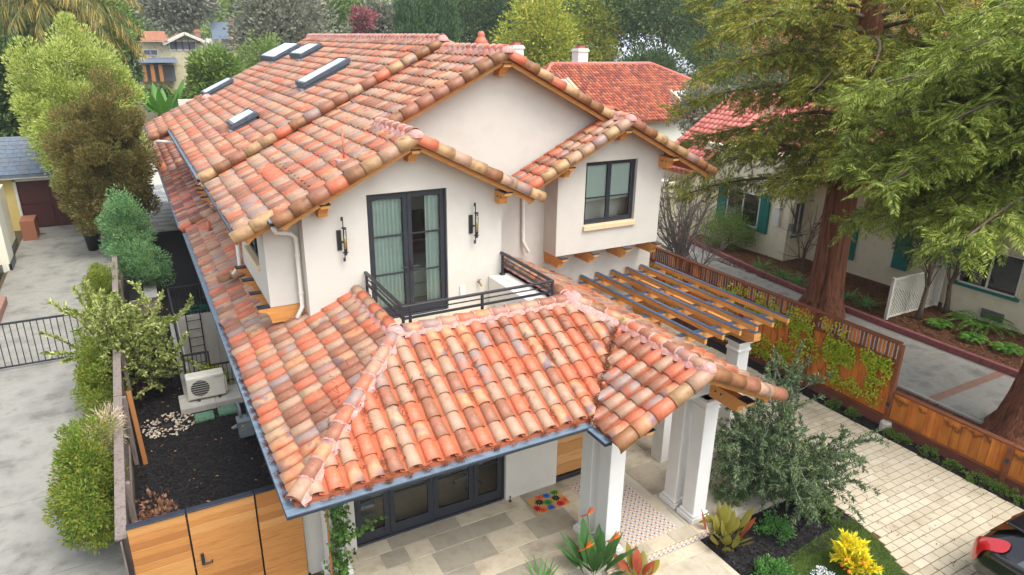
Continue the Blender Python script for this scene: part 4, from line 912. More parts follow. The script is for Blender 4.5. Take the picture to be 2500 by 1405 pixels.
# neighbour's concrete drive in poured slabs
dr = struct(sheet('concrete_drive', [rect(-5.9, -12, -2.05, 31.5)], -.17, 'paver_joint'))
ys = [-12, -5.5, -2.1, 1.3, 4.73, 7.28, 10.71, 14.1, 17.5, 21, 24.5, 28, 31.4]
for a, b in zip(ys[:-1], ys[1:]): box('slab', 'concrete_drive', dr, -5.85, a+.008, -.19, -2.08, b-.008, -.145, b=.006)
tag(MB().lathe(-5.12, 30.04, [(.16, -.15), (.16, -.138), (.12, -.137)], 20).build('drain_cover', 'fence_base', None), 'round drain cover in the concrete before the garage', 'drain')
# rear stone terrace behind the mulch
tr = struct(sheet('rear_terrace', [rect(-1.15, 28, .62, 50)], -.13, 'grout')); stones(tr, -1.12, 28.02, .6, 40, -.1, rows=(.5, .35), lens=(.6, .9, 1.1), seed=21, mats=('paver_grey', 'paver_grey_b'))
# driveway of pale pavers
def drive_left(y): return 10.4 if y > -.7 else 10.4-.22*(min(0, y+.7))**2-.02 if y > -2.3 else 9.84+(y+2.3)*.55
dp = [(10.38, 14), (10.38, -.7)]+[(drive_left(y)-.02, y) for y in np.linspace(-.8, -5, 18)]+[(13.68, -5), (13.68, 14)]
pv = struct(sheet('driveway', [dp], -.158, 'paver_joint'))
r_ = random.Random(8); RH = .172; cand = []
y = -4.0; k = 0
while y < 9.5:
    x = 8.8-(k % 3)*.09; 
    while x < 13.7:
        w_ = r_.choice((.24, .3, .3, .36)); a, b = x, min(x+w_, 13.68)
        if b > drive_left(y+RH/2)+.07 and b-a > .06: cand.append((max(a, drive_left(y+RH/2)-.03), b, y))
        x += w_
    y += RH; k += 1
cand.sort(key=lambda c: (c[0]-CAM[0])**2+(c[2]-CAM[1])**2 + (60 if c[2] < -3.2 else 0))
pm = {}
for i, (a, b, y) in enumerate(cand):
    m_ = r_.choice(('paver', 'paver', 'paver_b')); g = .0055
    if i < 300: box('paver', m_, pv, a+g, y+g, -.17, b-g, y+RH-g, -.15+r_.uniform(-.001, .0015), b=.006)
    else: pm.setdefault(m_, MB()).box(a+g, y+g, -.17, b-g, y+RH-g, -.15+r_.uniform(-.001, .0015), b=.005)
for k_, v in pm.items(): v.build('pavers', k_, pv)['kind'] = 'stuff'
# front bed, lawn
struct(sheet('front_bed', [[(7.26, -4), (10.4, -4), (10.42, 1.15), (7.2, 1.15), (7.26, .1)], rect(2.6, -4, 5.14, .44)], -.17, 'mulch_black'))
chips('bark_chips', 7.3, -1.1, 10.4, 1.05, 7000, 'chip_black', z=-.17, label='black bark mulch around the olive tree')
LAWN = [(7.55, -1.35), (8.1, -.98), (8.85, -.9), (9.6, -.82), (10.1, -.74), (10.36, -.78)]+[(drive_left(y)-.03, y) for y in np.linspace(-.95, -4, 14)]+[(7.3, -4)]
struct(sheet('lawn', [LAWN], -.155, 'lawn_soil'))
def inpoly(px, py, poly):
    r2 = np.zeros(len(px), bool); n = len(poly)
    for i in range(n):
        (x1, y1), (x2, y2) = poly[i], poly[(i+1) % n]
        c = ((y1 > py) != (y2 > py)) & (px < (x2-x1)*(py-y1)/(y2-y1+1e-12)+x1); r2 ^= c
    return r2
n = 60000; x = rng.uniform(7.3, 10.5, n); y = rng.uniform(-3.4, -.7, n); k = inpoly(x, y, LAWN); x, y = x[k], y[k]; n = len(x)
a = rng.uniform(0, 6.28, n); h = rng.uniform(.02, .05, n); P = np.stack([x, y, np.full(n, -.155)], 1); s = np.stack([np.cos(a), np.sin(a), 0*a], 1)*.005; t = np.stack([rng.normal(0, .35, n)*h, rng.normal(0, .35, n)*h, h], 1)
tag(ob('grass', np.stack([P-s, P+s, P+t], 1).reshape(-1, 3), np.arange(3*n).reshape(-1, 3), 'grass'), 'short green grass of the front lawn', 'grass', kind='stuff')
# ------------------------------------------------------------------ left side yard
gt = thing('wooden_gate', 'honey cedar gate of horizontal boards with dark metal top rail', 'gate', (-.6, 2.6, -.15))
for a, b in ((-1.88, -1.09), (-1.07, -.1), (-.08, .6)):
    p = box('gate_panel', 'black_metal', gt, a, 2.62, -.14, b, 2.66, 1.79, b=0)
    for k in range(14):
        z = -.13+k*.137; box('board', random.choice(('cedar', 'cedar', 'cedar_b', 'cedar_c')), p, a+.004, 2.595, z, b-.004, 2.62, z+.134, b=.003)
    box('top_rail', 'cap_metal', gt, a, 2.57, 1.795, b, 2.69, 1.815, b=.003)
m = MB(); m.box(-.98, 2.57, .78, -.93, 2.594, 1.0, b=.004); m.box(-.96, 2.54, .8, -.82, 2.56, .825, b=.004); m.box(-.84, 2.54, .8, -.82, 2.56, .86, b=.004); m.build('handle', 'black_metal', gt)
of = thing('weathered_fence', 'old grey weathered board fence along the neighbour\'s concrete drive', 'fence', (-2.0, 10, -.15))
y = 2.75; r_ = random.Random(3)
while y < 18.6:
    w_ = r_.uniform(.12, .16); h = 1.5+r_.uniform(-.08, .06); MB().box(-2.0+r_.uniform(-.012, .012), y+.005, -.16, -1.975, y+w_-.005, h, b=.003).build('board', 'fence_old', of); y += w_
for a, b in ((2.75, 7.6), (7.65, 12.9), (12.95, 18.6)):
    box('top_plank', 'fence_old', of, -2.06, a, 1.53, -1.9, b, 1.57); box('rail', 'fence_old', of, -1.97, a, .3, -1.93, b, .39)
for y in (4.3, 7.62, 10.2, 12.92, 15.8): box('post', 'fence_old', of, -1.93, y, -.16, -1.84, y+.09, 1.5)
tag(MB().bar((-1.72, 7.6, -.15), (-1.8, 8.0, 1.45), .09, .09).build('leaning_post', 'cedar_c', None), 'brown timber post leaning by the grey fence over the mulch', 'post')
# light well, air conditioner, meter
lw = struct(MB().box(HX0-.02, HY0-.02, -2.45, HX1, HY1+.02, -2.4, b=0).build('light_well', 'concrete_pad', None))
m = MB(); m.box(HX0-.02, HY1, -2.4, HX1, HY1+.1, -.02, b=0); m.box(HX0-.1, HY0, -2.4, HX0, HY1, -.02, b=0); m.box(HX0-.02, HY0-.1, -2.4, HX1, HY0, -.02, b=0); m.box(HX1, HY0, -2.4, HX1+.1, HY1, -.2, b=0); m.build('well_wall', 'stucco', lw)
for k, a in enumerate(((HX0-.24, HY0, HX0, 13), (HX0-.24, 13.01, HX0, HY1), (HX0-.24, HY1+.01, HX1, HY1+.24))): box('curb_stone', 'concrete_pad', lw, a[0], a[1], -.16, a[2], a[3], .0)
ap = struct(box('equipment_pad', 'concrete_pad', None, -.86, 9.45, -.2, -.06, 10.25, .0)); box('pad_slab', 'concrete_pad', ap, -.055, 9.45, -.2, .62, 10.25, .001)
ra = thing('light_well_railing', 'black metal railing around the light well beside the house', 'railing', (-.6, 13, 0))
def lrail(a, b, s_=.035): MB().bar(a, b, s_, s_).build('rail', 'black_metal', ra)
lrail((-.6, 10.4, 1.0), (-.6, 15.95, 1.0), .045); lrail((-.6, 15.95, 1.0), (.5, 15.95, 1.0), .045); lrail((-.6, 10.4, 1.0), (-.02, 10.4, 1.0), .045); lrail((-.02, 10.4, 1.0), (-.02, 10.4, .6), .04); lrail((-.02, 10.4, .6), (.6, 10.4, .6), .045)
lrail((-.6, 10.4, .08), (.6, 10.4, .08), .025); lrail((-.6, 15.95, .08), (.5, 15.95, .08), .025); lrail((-.6, 10.4, .08), (-.6, 15.95, .08), .025)
for x in np.linspace(-.6, -.1, 6): lrail((x, 10.4, -.0), (x, 10.4, 1.0), .016)
for x in np.linspace(.08, .58, 6): lrail((x, 10.4, 0), (x, 10.4, .6), .016)
for x in np.linspace(-.5, .5, 11): lrail((x, 15.95, 0), (x, 15.95, 1.0), .016)
for y in np.linspace(10.52, 15.85, 50): lrail((-.6, y, 0), (-.6, y, 1.0), .016)
for x, y in ((-.6, 10.4), (-.6, 13.1), (-.6, 15.95), (.5, 15.95)): lrail((x, y, -.05), (x, y, 1.0), .045)
ld = thing('ladder', 'black metal ladder fixed to the far wall of the light well', 'ladder', (0, 15.7, -2.4))
for x in (-.22, .2): MB().bar((x, 15.66, -2.4), (x, 15.66, .5), .035, .035).build('rail', 'black_metal', ld)
for k in range(9): MB().bar((-.22, 15.66, -2.2+k*.3), (.2, 15.66, -2.2+k*.3), .02, .02).build('rung', 'black_metal', ld)
ac = thing('air_conditioner', 'cream outdoor air conditioner with round fan grille on the concrete pad', 'air conditioner', (-.2, 9.9, 0))
box('cabinet', 'ac_cream', ac, -.65, 9.72, .05, .23, 10.05, .66, b=.02)
box('fan_panel', 'ac_cream', ac, -.62, 9.705, .09, -.08, 9.722, .62, b=.006); fan = MB(); fan.tube([(-.35, 9.706, .35), (-.35, 9.7, .35)], .215, 28); fan.build('fan_opening', 'ac_dark', ac)
for k in range(7):
    z = .17+k*.06; w_ = math.sqrt(max(.0, .215**2-(z-.35)**2)); MB().bar((-.35-w_, 9.697, z), (-.35+w_, 9.697, z), .006, .008).build('grille_bar', 'ac_cream', ac)
for x in (-.45, .03):
    box('foot', 'black_metal', ac, x, 9.68, .0, x+.07, 10.08, .05)
box('service_cover', 'ac_cream', ac, .231, 9.8, .08, .28, 10.02, .45, b=.01)
def diamond(cx, cz, ax, az, m_):   # lozenge pointing along (ax, az)
    b = (-az, ax); a_ = (ax, az); L, W = .026, .0145
    V = [(cx, 9.7165, cz), (cx+a_[0]*L/2+b[0]*W/2, 9.7165, cz+a_[1]*L/2+b[1]*W/2), (cx+a_[0]*L, 9.7165, cz+a_[1]*L), (cx+a_[0]*L/2-b[0]*W/2, 9.7165, cz+a_[1]*L/2-b[1]*W/2)]
    m_.add(V, [(0, 1, 2, 3)])
m = MB()
for t in (90, 210, 330): diamond(.02, .575, math.cos(R(t)), math.sin(R(t)), m)
m.build('emblem', 'mat_red', ac)
for k, s_ in enumerate(('MITSUBISHI', 'ELECTRIC')):
    cu = bpy.data.curves.new('lettering', 'FONT'); cu.body = s_; cu.size = .03; cu.materials.append(MATS['mat_black']); o = bpy.data.objects.new('lettering_curve', cu); me = bpy.data.meshes.new_from_object(o); bpy.data.objects.remove(o); me.transform(Matrix.Translation((.055, 9.7165, .578-k*.03)) @ Matrix.Rotation(R(90), 4, 'X')); link(bpy.data.objects.new('lettering', me), ac)
gm = thing('gas_meter', 'grey gas meter with pipes at the house wall by the gutter', 'gas meter', (.35, 7.4, -.15))
box('meter_body', 'meter_grey', gm, .2, 7.25, .1, .52, 7.5, .48, b=.03); box('meter_top', 'meter_grey', gm, .18, 7.23, .48, .54, 7.52, .56, b=.02)
m = MB(); m.tube([(.28, 7.4, .55), (.28, 7.4, .75), (.28, 7.7, .8), (.3, 7.8, .3), (.3, 7.8, -.15)], .03, 10); m.build('pipe', 'meter_grey', gm, smooth=True)
MB().tube([(.44, 7.4, .55), (.44, 7.4, .9), (.6, 7.4, 1.0)], .03, 10).build('pipe', 'meter_grey', gm, smooth=True); MB().tube([(.2, 7.32, .42), (.06, 7.25, .42)], [.05, .03], 10).build('regulator', 'meter_grey', gm, smooth=True); box('yellow_tag', 'flower_yellow', gm, .27, 7.24, .4, .3, 7.25, .44, b=0)
for k, (x, y) in enumerate(((-.38, 9.05), (.16, 9.12))):
    b_ = thing('irrigation_box', 'dull green plastic valve box set in mulch, %s' % ('the one beside the pebbles' if k == 0 else 'the one nearer the house wall'), 'valve box', (x, y, -.15), 'green valve boxes in the mulch'); box('box_body', 'valve_green', b_, x-.22, y-.17, -.16, x+.22, y+.17, -.06, b=.02); box('lid', 'valve_green', b_, x-.19, y-.14, -.06, x+.19, y+.14, -.045, b=.01)
r_ = random.Random(6); pb = thing('pebble_ring', 'ring of pale river pebbles around a small black drain grate', 'pebbles', (-1.19, 9.1, -.15))
_pm = []
for v in range(4):
    V = []; F = []; nn = 8
    for i in range(5):
        th = math.pi*i/4
        for k in range(nn): t = 2*math.pi*k/nn; V.append((math.sin(th)*math.cos(t)*(1+.2*math.sin(2*t+v)), math.sin(th)*math.sin(t)*.8, math.cos(th)*.6))
    for i in range(4):
        for k in range(nn): F.append((i*nn+k, i*nn+(k+1) % nn, (i+1)*nn+(k+1) % nn, (i+1)*nn+k))
    _pm.append(mesh('pebble', V, F, ('pebble_a', 'pebble_b', 'pebble_c', 'pebble_a')[v], smooth=True))
for k in range(210):
    a = r_.random()*6.28; d = .16+.36*r_.random()**.8; s_ = r_.uniform(.018, .04)
    o = bpy.data.objects.new('pebble', _pm[k % 4]); o.location = (-1.19+d*1.15*math.cos(a), 9.1+d*1.15*math.sin(a), -.14+r_.random()*.02); o.scale = (s_, s_, s_*.8); o.rotation_euler = (0, 0, r_.random()*6); link(o, pb)
g_ = MB(); g_.box(-1.3, 9.02, -.16, -1.08, 9.18, -.12, b=.004)
g_.build('drain_grate', 'black_metal', pb)
# stone planter and stone edging further back
pl = tag(box('stone_planter', 'mulch_black', None, -1.72, 17.15, -.2, -.98, 27.9, .38, b=0), 'long low stone planter with grey cap beside the black mulch', 'planter')
r_ = random.Random(14); z = -.18
while z < .36:
    h = min(.11, .37-z); x = -1.75
    while x < -.95: w_ = min(r_.uniform(.18, .4), -.95-x); box('stone', 'stone_grey', pl, x+.003, 17.08+r_.uniform(0, .02), z+.003, x+w_-.003, 17.16, z+h-.003, b=.008); x += w_
    y = 17.2
    while y < 27.9: w_ = min(r_.uniform(.3, .7), 27.9-y); box('stone', 'stone_grey', pl, -.99, y+.003, z+.003, -.94-r_.uniform(0, .02), y+w_-.003, z+h-.003, b=.008); y += w_
    z += h
for k in range(9): box('capstone', 'paver_grey', pl, -1.3, 17.05+k*1.2, .38, -.9, 17.05+k*1.2+1.195, .43, b=.008)
# neighbour's iron gate on the concrete drive
ng = thing('iron_gate', 'black iron bar gate across the neighbour\'s concrete drive', 'gate', (-3.9, 14.2, -.15))
for z, s_ in ((1.2, .05), (-.05, .04)): MB().bar((-5.7, 14.25, z), (-2.3, 14.25, z), s_, s_).build('rail', 'black_metal', ng)
for x in np.arange(-5.65, -2.3, .155): MB().bar((x, 14.25, -.05), (x, 14.25, 1.2), .022, .022).build('bar', 'black_metal', ng)
# ------------------------------------------------------------------ right side: fences, neighbour's drive and beds
FX = 14.1
tf = thing('tall_fence', 'tall red-brown board fence with slatted top beside the paver drive', 'fence', (FX, 7, -.15))
y = 1.1; r_ = random.Random(17)
while y < 14.5:
    w_ = r_.uniform(.15, .22); MB().box(FX+r_.uniform(-.006, .006), y+.003, .16, FX+.03, y+w_-.003, 1.56, b=.004).build('board', r_.choice(('fence_red', 'fence_red', 'fence_red_b')), tf); y += w_
y = 1.18
while y < 14.5: MB().box(FX, y, 1.62, FX+.03, y+.055, 2.02, b=.003).build('slat', r_.choice(('fence_red', 'fence_beam')), tf); y += .098
for a in range(6):
    y0, y1 = 1.1+a*2.4, 1.1+a*2.4+2.38
    box('rail', 'fence_beam', tf, FX-.05, y0, 1.555, FX+.07, y1, 1.61); box('cap', 'fence_beam', tf, FX-.06, y0, 2.02, FX+.1, y1, 2.07); box('rail', 'fence_beam', tf, FX-.04, y0, .1, FX+.05, y1, .16); box('base_board', 'fence_base', tf, FX-.005, y0, -.17, FX+.04, y1, .1)
for y in (1.05, 3.45, 5.85, 8.25, 10.65, 13.05): box('post', 'fence_beam', tf, FX-.07, y-.05, -.17, FX+.03, y+.05, 2.04)
lf = thing('low_fence', 'low stained board fence in the front right with water-marked boards', 'fence', (FX, -1, -.15))
y = 1.0
while y > -4.2:
    w_ = r_.uniform(.17, .24); MB().box(FX+r_.uniform(-.004, .004), y-w_+.003, .14, FX+.03, y-.003, .82, b=.004).build('board', r_.choice(('fence_stain', 'fence_stain', 'fence_red_b')), lf); y -= w_
for y0, y1 in ((-1.6, 1.0), (-4.2, -1.62)): box('cap', 'fence_beam', lf, FX-.04, y0, .82, FX+.1, y1, .865); box('rail', 'fence_beam', lf, FX-.05, y0, .09, FX+.04, y1, .14); box('base_board', 'fence_base', lf, FX-.01, y0, -.17, FX+.04, y1, .09)
for y in (-1.61, -4.2): box('post', 'fence_beam', lf, FX-.08, y-.05, -.17, FX+.02, y+.05, .82)
for y in (1.05, -1.61): box('bracket', 'black_metal', lf, FX-.1, y-.045, .45, FX-.07, y+.045, .55)
tag(MB().lathe(FX-.1, .98, [(.14, -.17), (.13, .05), (.1, .08)], 10).build('concrete_footing', 'concrete_pad', None), 'round concrete footing at the fence post beside the paver drive', 'footing')
struct(sheet('planting_strip', [rect(13.68, -5, FX, 14)], -.152, 'mulch_black')); chips('bark_chips', 13.7, -2.6, FX, 5, 1500, 'chip_black', z=-.152, label='dark mulch in the strip along the red-brown fence')
struct(sheet('neighbour_drive', [[(16.4, -14), (19.98, -14), (19.98, 1), (20.0, 6.6), (20.17, 8.2), (20.97, 14), (22.3, 22), (17.5, 22), (14.5, 12), (14.5, 2.4), (16.4, 2.2)]], -.154, 'asphalt_pale'))
struct(sheet('neighbour_bed', [[(20.05, -14), (26, -14), (26, 22), (22.4, 22), (21.05, 14), (20.25, 8.2), (20.08, 6.6)], rect(14.2, -14, 16.35, 2.2)], -.15, 'mulch_brown'))
chips('bark_chips', 20.2, -2, 23.6, 13, 16000, 'chip_brown', z=-.15, L=(.05, .12), label='brown bark mulch in the neighbour\'s bed'); chips('bark_chips', 14.3, -6, 16.3, 2.1, 3500, 'chip_brown', z=-.15, L=(.05, .12), label='brown bark and needles behind the low fence')
ke = thing('red_kerb', 'dull red concrete kerb curving between neighbour\'s drive and bark bed', 'kerb', (20, 5, -.15))
K = [(19.98, -10), (19.98, .94), (19.97, 3.15), (20.0, 5.2), (20.05, 6.6), (20.17, 8.22), (20.5, 11), (20.97, 14.06), (21.6, 18)]
for (x0, y0), (x1, y1) in zip(K[:-1], K[1:]):
    n = max(1, int(math.hypot(x1-x0, y1-y0)/1.2))
    for i in range(n):
        a, b = i/n, (i+1)/n-.006; MB().bar((x0+(x1-x0)*a, y0+(y1-y0)*a, -.07), (x0+(x1-x0)*b, y0+(y1-y0)*b, -.07), .16, .2).build('kerb_block', 'kerb_red', ke)
tag(MB().bar((16.4, 2.2, -.13), (16.42, -8, -.13), .08, .06).build('edging', 'concrete_pad', None), 'thin pale concrete edging along the neighbour\'s drive', 'edging')
bb = thing('brick_band', 'band of old red bricks across the neighbour\'s grey drive', 'brick band', (17.8, 1.2, -.15))
for k in range(34): x = 16.5+k*.1025; box('brick', 'brick', bb, x, 1.22-.0*k+.0, -.17, x+.095, 1.47, -.149, b=.004)
# ------------------------------------------------------------------ plants
def nrm(a): return a/np.maximum(np.linalg.norm(a, axis=-1, keepdims=True), 1e-9)
def leafV(P, D, L, W, curl=.12, flat=0.0):
    """diamond leaves: P base, D direction, L length, W width; flat pulls the blade normal upwards"""
    n = len(P); D = nrm(D); q = rng.normal(size=(n, 3)); q[:, 2] += flat*3
    S = nrm(np.cross(D, q)); N = np.cross(S, D); L = np.broadcast_to(L, (n,))[:, None]; W = np.broadcast_to(W, (n,))[:, None]
    mid = P+D*L*.45+N*L*curl
    return np.stack([P, mid+S*W/2, P+D*L-N*L*curl*.3, mid-S*W/2], 1).reshape(-1, 3)
def leafob(name, V, m, parent, **k): return ob(name, V, np.arange(len(V)).reshape(-1, 4), m, parent, **k)
def crownPD(c, rad, ncl, nl, cr, shell=.55, up=.35, jag=.16, low=-1.0, rg=None):
    rg = rg or rng
    d = nrm(rg.normal(size=(ncl*2, 3))); d = d[d[:, 2] > low][:ncl]; ncl = len(d)
    r = (shell+(1-shell)*rg.random(ncl)**.6)*(1+rg.normal(0, jag, ncl))
    cc = np.array(c)+d*r[:, None]*np.array(rad)
    off = rg.normal(size=(ncl, nl, 3))*.5; ln = np.linalg.norm(off, axis=2, keepdims=True); off = off/np.maximum(ln, .9)
    P = cc[:, None]+off*cr*(rg.uniform(.6, 1.3, (ncl, 1, 1)))
    D = nrm(off)+d[:, None]*.6+np.array([0, 0, up])+rg.normal(0, .35, (ncl, nl, 3))
    return P.reshape(-1, 3), D.reshape(-1, 3), cc
def trunk_mesh(mb, base, top, r0, r1, limbs=(), n=9, wob=.05):
    base, top = np.array(base, float), np.array(top, float); K = 6; pts = []
    for i in range(K+1): t = i/K; pts.append(base+(top-base)*t+np.append(rng.normal(0, wob, 2)*min(t*3, 1), 0))
    mb.tube(pts, [r0*(1.35 if i == 0 else 1)+(r1-r0)*i/K for i in range(K+1)], n)
    for c in limbs:
        s = pts[rng.integers(2, K)]; mid_ = (s+np.array(c))/2+rng.normal(0, .1, 3); mb.tube([s, mid_, c], [r1*.7, r1*.45, r1*.15], 5, cap=False)
def tree(name, label, c, rad, ncl, nl, cr, L, W, m, tm='bark', base=None, r0=.2, group=None, flat=0, **k):
    c = np.array(c, float); base = np.array(base if base is not None else (c[0], c[1], -.2), float)
    t = thing(name, label, 'tree' if 'shrub' not in name and 'bush' not in name else 'shrub', tuple(base), group)
    P, D, cc = crownPD(c, rad, ncl, nl, cr, **k)
    lv = leafV(P, D, L*rng.uniform(.6, 1.3, len(P)), W*rng.uniform(.7, 1.2, len(P)), flat=flat)
    leafob('crown', lv, m, t)
    mb = MB(); trunk_mesh(mb, base, (c[0], c[1], c[2]+rad[2]*.45), r0, r0*.35, limbs=cc[rng.permutation(len(cc))[:min(26, len(cc))]]); mb.build('trunk', tm, t, smooth=True)
    return t
mat('bark', [S_(92, 76, 60), S_(112, 96, 80), S_(70, 56, 44)], scale=6, rough=.95, stretch=(3, 3, .6), bump=.5, bscale=12)
mat('bark_grey', [S_(132, 122, 112), S_(156, 148, 138)], scale=6, rough=.95)
mat('bark_redwood', [S_(74, 44, 30), S_(122, 76, 52), S_(148, 98, 70), S_(90, 54, 38)], scale=1.6, rough=.95, stretch=(5, 5, .35), detail=8, bump=1, bscale=4, bdist=.12)
LM = lambda name, cols, tr_=.22, rn=.75, rough=.55: mat(name, [S_(*[min(255, v*1.24) for v in c]) for c in cols], scale=.9, rough=rough, rand=rn, trans=tr_+.1, spec=.35)
LM('lf_fluffy', [(84, 104, 46), (128, 142, 68), (164, 170, 96), (180, 182, 112)]); LM('lf_brown', [(64, 72, 38), (92, 92, 48), (118, 94, 54), (90, 102, 50)], .12)
LM('lf_bluegreen', [(52, 92, 62), (84, 124, 84), (122, 152, 104), (140, 160, 96)]); LM('lf_laurel', [(78, 92, 40), (112, 124, 58), (150, 156, 92), (188, 190, 140)], .2)
LM('lf_hedge', [(62, 84, 30), (90, 114, 42), (120, 130, 52), (132, 108, 52)]); LM('lf_olive', [(36, 52, 36), (58, 76, 52), (92, 108, 76), (116, 128, 76)], .12)
LM('lf_redA', [(52, 70, 32), (86, 100, 40), (124, 126, 46), (160, 146, 56)], .18); LM('lf_redB', [(58, 76, 32), (94, 112, 42), (130, 140, 60), (152, 156, 84)], .2)
LM('lf_dark', [(44, 62, 38), (66, 86, 48), (92, 108, 58)], .15); LM('lf_mid', [(68, 92, 46), (98, 120, 58), (130, 140, 74)], .18); LM('lf_yellowgreen', [(92, 108, 36), (132, 140, 48), (168, 162, 60)], .22)
LM('lf_greyish', [(86, 92, 78), (112, 114, 98), (136, 132, 112)], .1); LM('lf_rust', [(150, 98, 52), (186, 128, 66), (204, 152, 84)], .2); LM('lf_crimson', [(122, 56, 62), (140, 84, 84), (120, 96, 90)], .2)
LM('lf_cypress', [(46, 72, 44), (70, 96, 60), (96, 116, 74)], .1); LM('lf_vine', [(98, 120, 26), (140, 156, 38), (170, 176, 56), (124, 112, 44)], .28); LM('lf_ivy', [(44, 74, 32), (66, 100, 44), (106, 136, 58)], .2)
LM('lf_kumquat', [(176, 150, 24), (214, 188, 38), (226, 204, 60), (150, 142, 40)], .3); LM('lf_low', [(54, 84, 38), (84, 112, 50), (110, 118, 54)], .2); LM('lf_strap', [(42, 82, 36), (70, 116, 56), (104, 140, 70)], .2)
LM('lf_palm', [(60, 74, 44), (92, 100, 58), (136, 124, 70), (176, 144, 74)], .18); LM('lf_dead', [(84, 58, 46), (116, 82, 62), (140, 108, 84)], .1); LM('lf_fern', [(44, 84, 30), (74, 116, 42), (110, 146, 60)], .25); LM('lf_straw', [(150, 136, 112), (186, 170, 142)], .1)
LM('lf_strel', [(46, 76, 44), (66, 98, 54), (92, 122, 70)], .15, rough=.35); LM('lf_banana', [(54, 92, 40), (84, 126, 52)], .3, rough=.4); LM('lf_canna', [(72, 86, 36), (100, 106, 42), (122, 112, 46), (104, 74, 40)], .3, rough=.4)
mat('orange_fruit', [S_(232, 130, 24)], rough=.45); mat('flower_white', [S_(236, 236, 238)], rough=.7); mat('flower_orange', [S_(232, 112, 20)], rough=.5); mat('stem_green', [S_(86, 104, 58), S_(110, 120, 70)], rough=.6)
# trees along the left drive
tree('feathery_tree', 'big feathery yellow-green tree rising behind the brown conifer', (-2.7, 29, 5.0), (2.2, 2.1, 3.6), 170, 480, .52, .15, .055, 'lf_fluffy', base=(-2.9, 29, -.2), shell=.6, up=.7, jag=.11)
tree('bronze_conifer', 'dense bronze-brown and green conifer before the garage', (-1.95, 25, 3.5), (1.5, 1.5, 2.75), 190, 420, .38, .13, .05, 'lf_brown', base=(-2.1, 25, -.2), shell=.62, up=.7, jag=.15)
tree('feathery_shrub', 'soft blue-green feathery shrub standing in the stone planter', (-1.5, 19.2, 2.15), (.6, .7, 1.35), 60, 260, .32, .1, .03, 'lf_bluegreen', base=(-1.5, 19.2, .2), r0=.07, shell=.5, up=.6)
tree('feathery_shrub', 'smaller blue-green feathery shrub leaning over the planter edge', (-1.05, 18.4, 1.15), (.55, .7, .6), 36, 260, .3, .1, .03, 'lf_bluegreen', base=(-1.2, 18.5, .3), r0=.05, shell=.5, up=.6)
# hedge growth on the weathered fence
for c, rd, n_, lb in (((-2.55, 5.6, .95), (.45, 1.55, .85), 130, 'trailing green hedge over the grey fence nearest the cedar gate'), ((-2.45, 10.6, .75), (.42, 1.5, .8), 120, 'trailing green hedge over the grey fence by the pale-leaved shrub'), ((-2.4, 16.4, .9), (.45, 1.6, .85), 120, 'trailing green hedge over the grey fence behind the iron gate')):
    tree('hedge_bush', lb, c, (rd[0]*.85, rd[1], rd[2]), n_, 210, .22, .07, .034, 'lf_hedge', base=(c[0]+.2, c[1], -.2), r0=.03, shell=.5, up=.3, group='hedge bushes on the weathered fence')
P, D, _ = crownPD((-2.15, 6.4, 1.45), (.16, .45, .2), 16, 60, .16, up=-.2); tag(leafob('dry_straw', leafV(P, D, .22, .012), 'lf_straw', None), 'clump of dry pale straw on top of the grey fence', 'straw', kind='stuff')
P, D, _ = crownPD((-1.55, 4.4, .35), (.25, .5, .5), 26, 40, .2); tag(leafob('dead_shrub', leafV(P, D, .09, .06), 'lf_dead', None), 'withered brown shrub against the grey fence inside the gate', 'shrub')
def branchy(base, n, h, spread, nleaf, L, W, sub=4, droop=.0, r0=.012, rg=rng, up=.5, llen=None):
    """stems fanning from a base, side twigs, leaves along all of them"""
    mb = MB(); P = []; D = []; base = np.array(base, float)
    def run(p0, d, ln, k, r, dr):
        pts = [p0]; p = p0.copy(); d = d.copy(); K = 7
        for i in range(K):
            d = nrm(d+np.array([0, 0, -dr*(i/K)])+rg.normal(0, .1, 3)); p = p+d*ln/K; pts.append(p.copy())
        mb.tube(pts, [r*(1-.75*i/K) for i in range(K+1)], 5, cap=False)
        for j in range(k):
            t = rg.uniform(.22, 1)*(K-1e-3); i = int(t); q_ = pts[i]+(pts[i+1]-pts[i])*(t-i); dd = nrm(pts[i+1]-pts[i]); P.append(q_); D.append(dd*.7+rg.normal(0, .55, 3)+np.array([0, 0, up*.4]))
        return pts
    for s in range(n):
        a = rg.uniform(0, 6.283); d = nrm(np.array([math.cos(a)*spread*rg.uniform(.3, 1.2), math.sin(a)*spread*rg.uniform(.3, 1.2), 1.0]))
        pts = run(base+rg.normal(0, .03, 3)*np.array([1, 1, 0]), d, h*rg.uniform(.7, 1.1), nleaf, r0, droop)
        for j in range(sub):
            i = rg.integers(2, 7); dd = nrm(nrm(pts[i+1 if i < 7 else 7]-pts[i-1])*.7+rg.normal(0, .6, 3)+np.array([0, 0, .2])); run(pts[i], dd, h*rg.uniform(.25, .5), int(nleaf*.7), r0*.5, droop*1.2)
    P = np.array(P); D = np.array(D); return mb, leafV(P, D, L*rg.uniform(.6, 1.25, len(P)), W*rg.uniform(.7, 1.2, len(P)), flat=.3)
def plant(name, label, cat, base, m, tm='bark', group=None, **k):
    t = thing(name, label, cat, tuple(base), group); mb, V = branchy(base, **k); mb.build('stems', tm, t, smooth=True); leafob('foliage', V, m, t); return t
plant('pale_leaved_shrub', 'open shrub with pale green rounded leaves leaning on the grey fence', 'shrub', (-1.75, 11.1, -.15), 'lf_laurel', n=26, h=2.6, spread=.6, nleaf=120, L=.12, W=.065, sub=6, r0=.025)
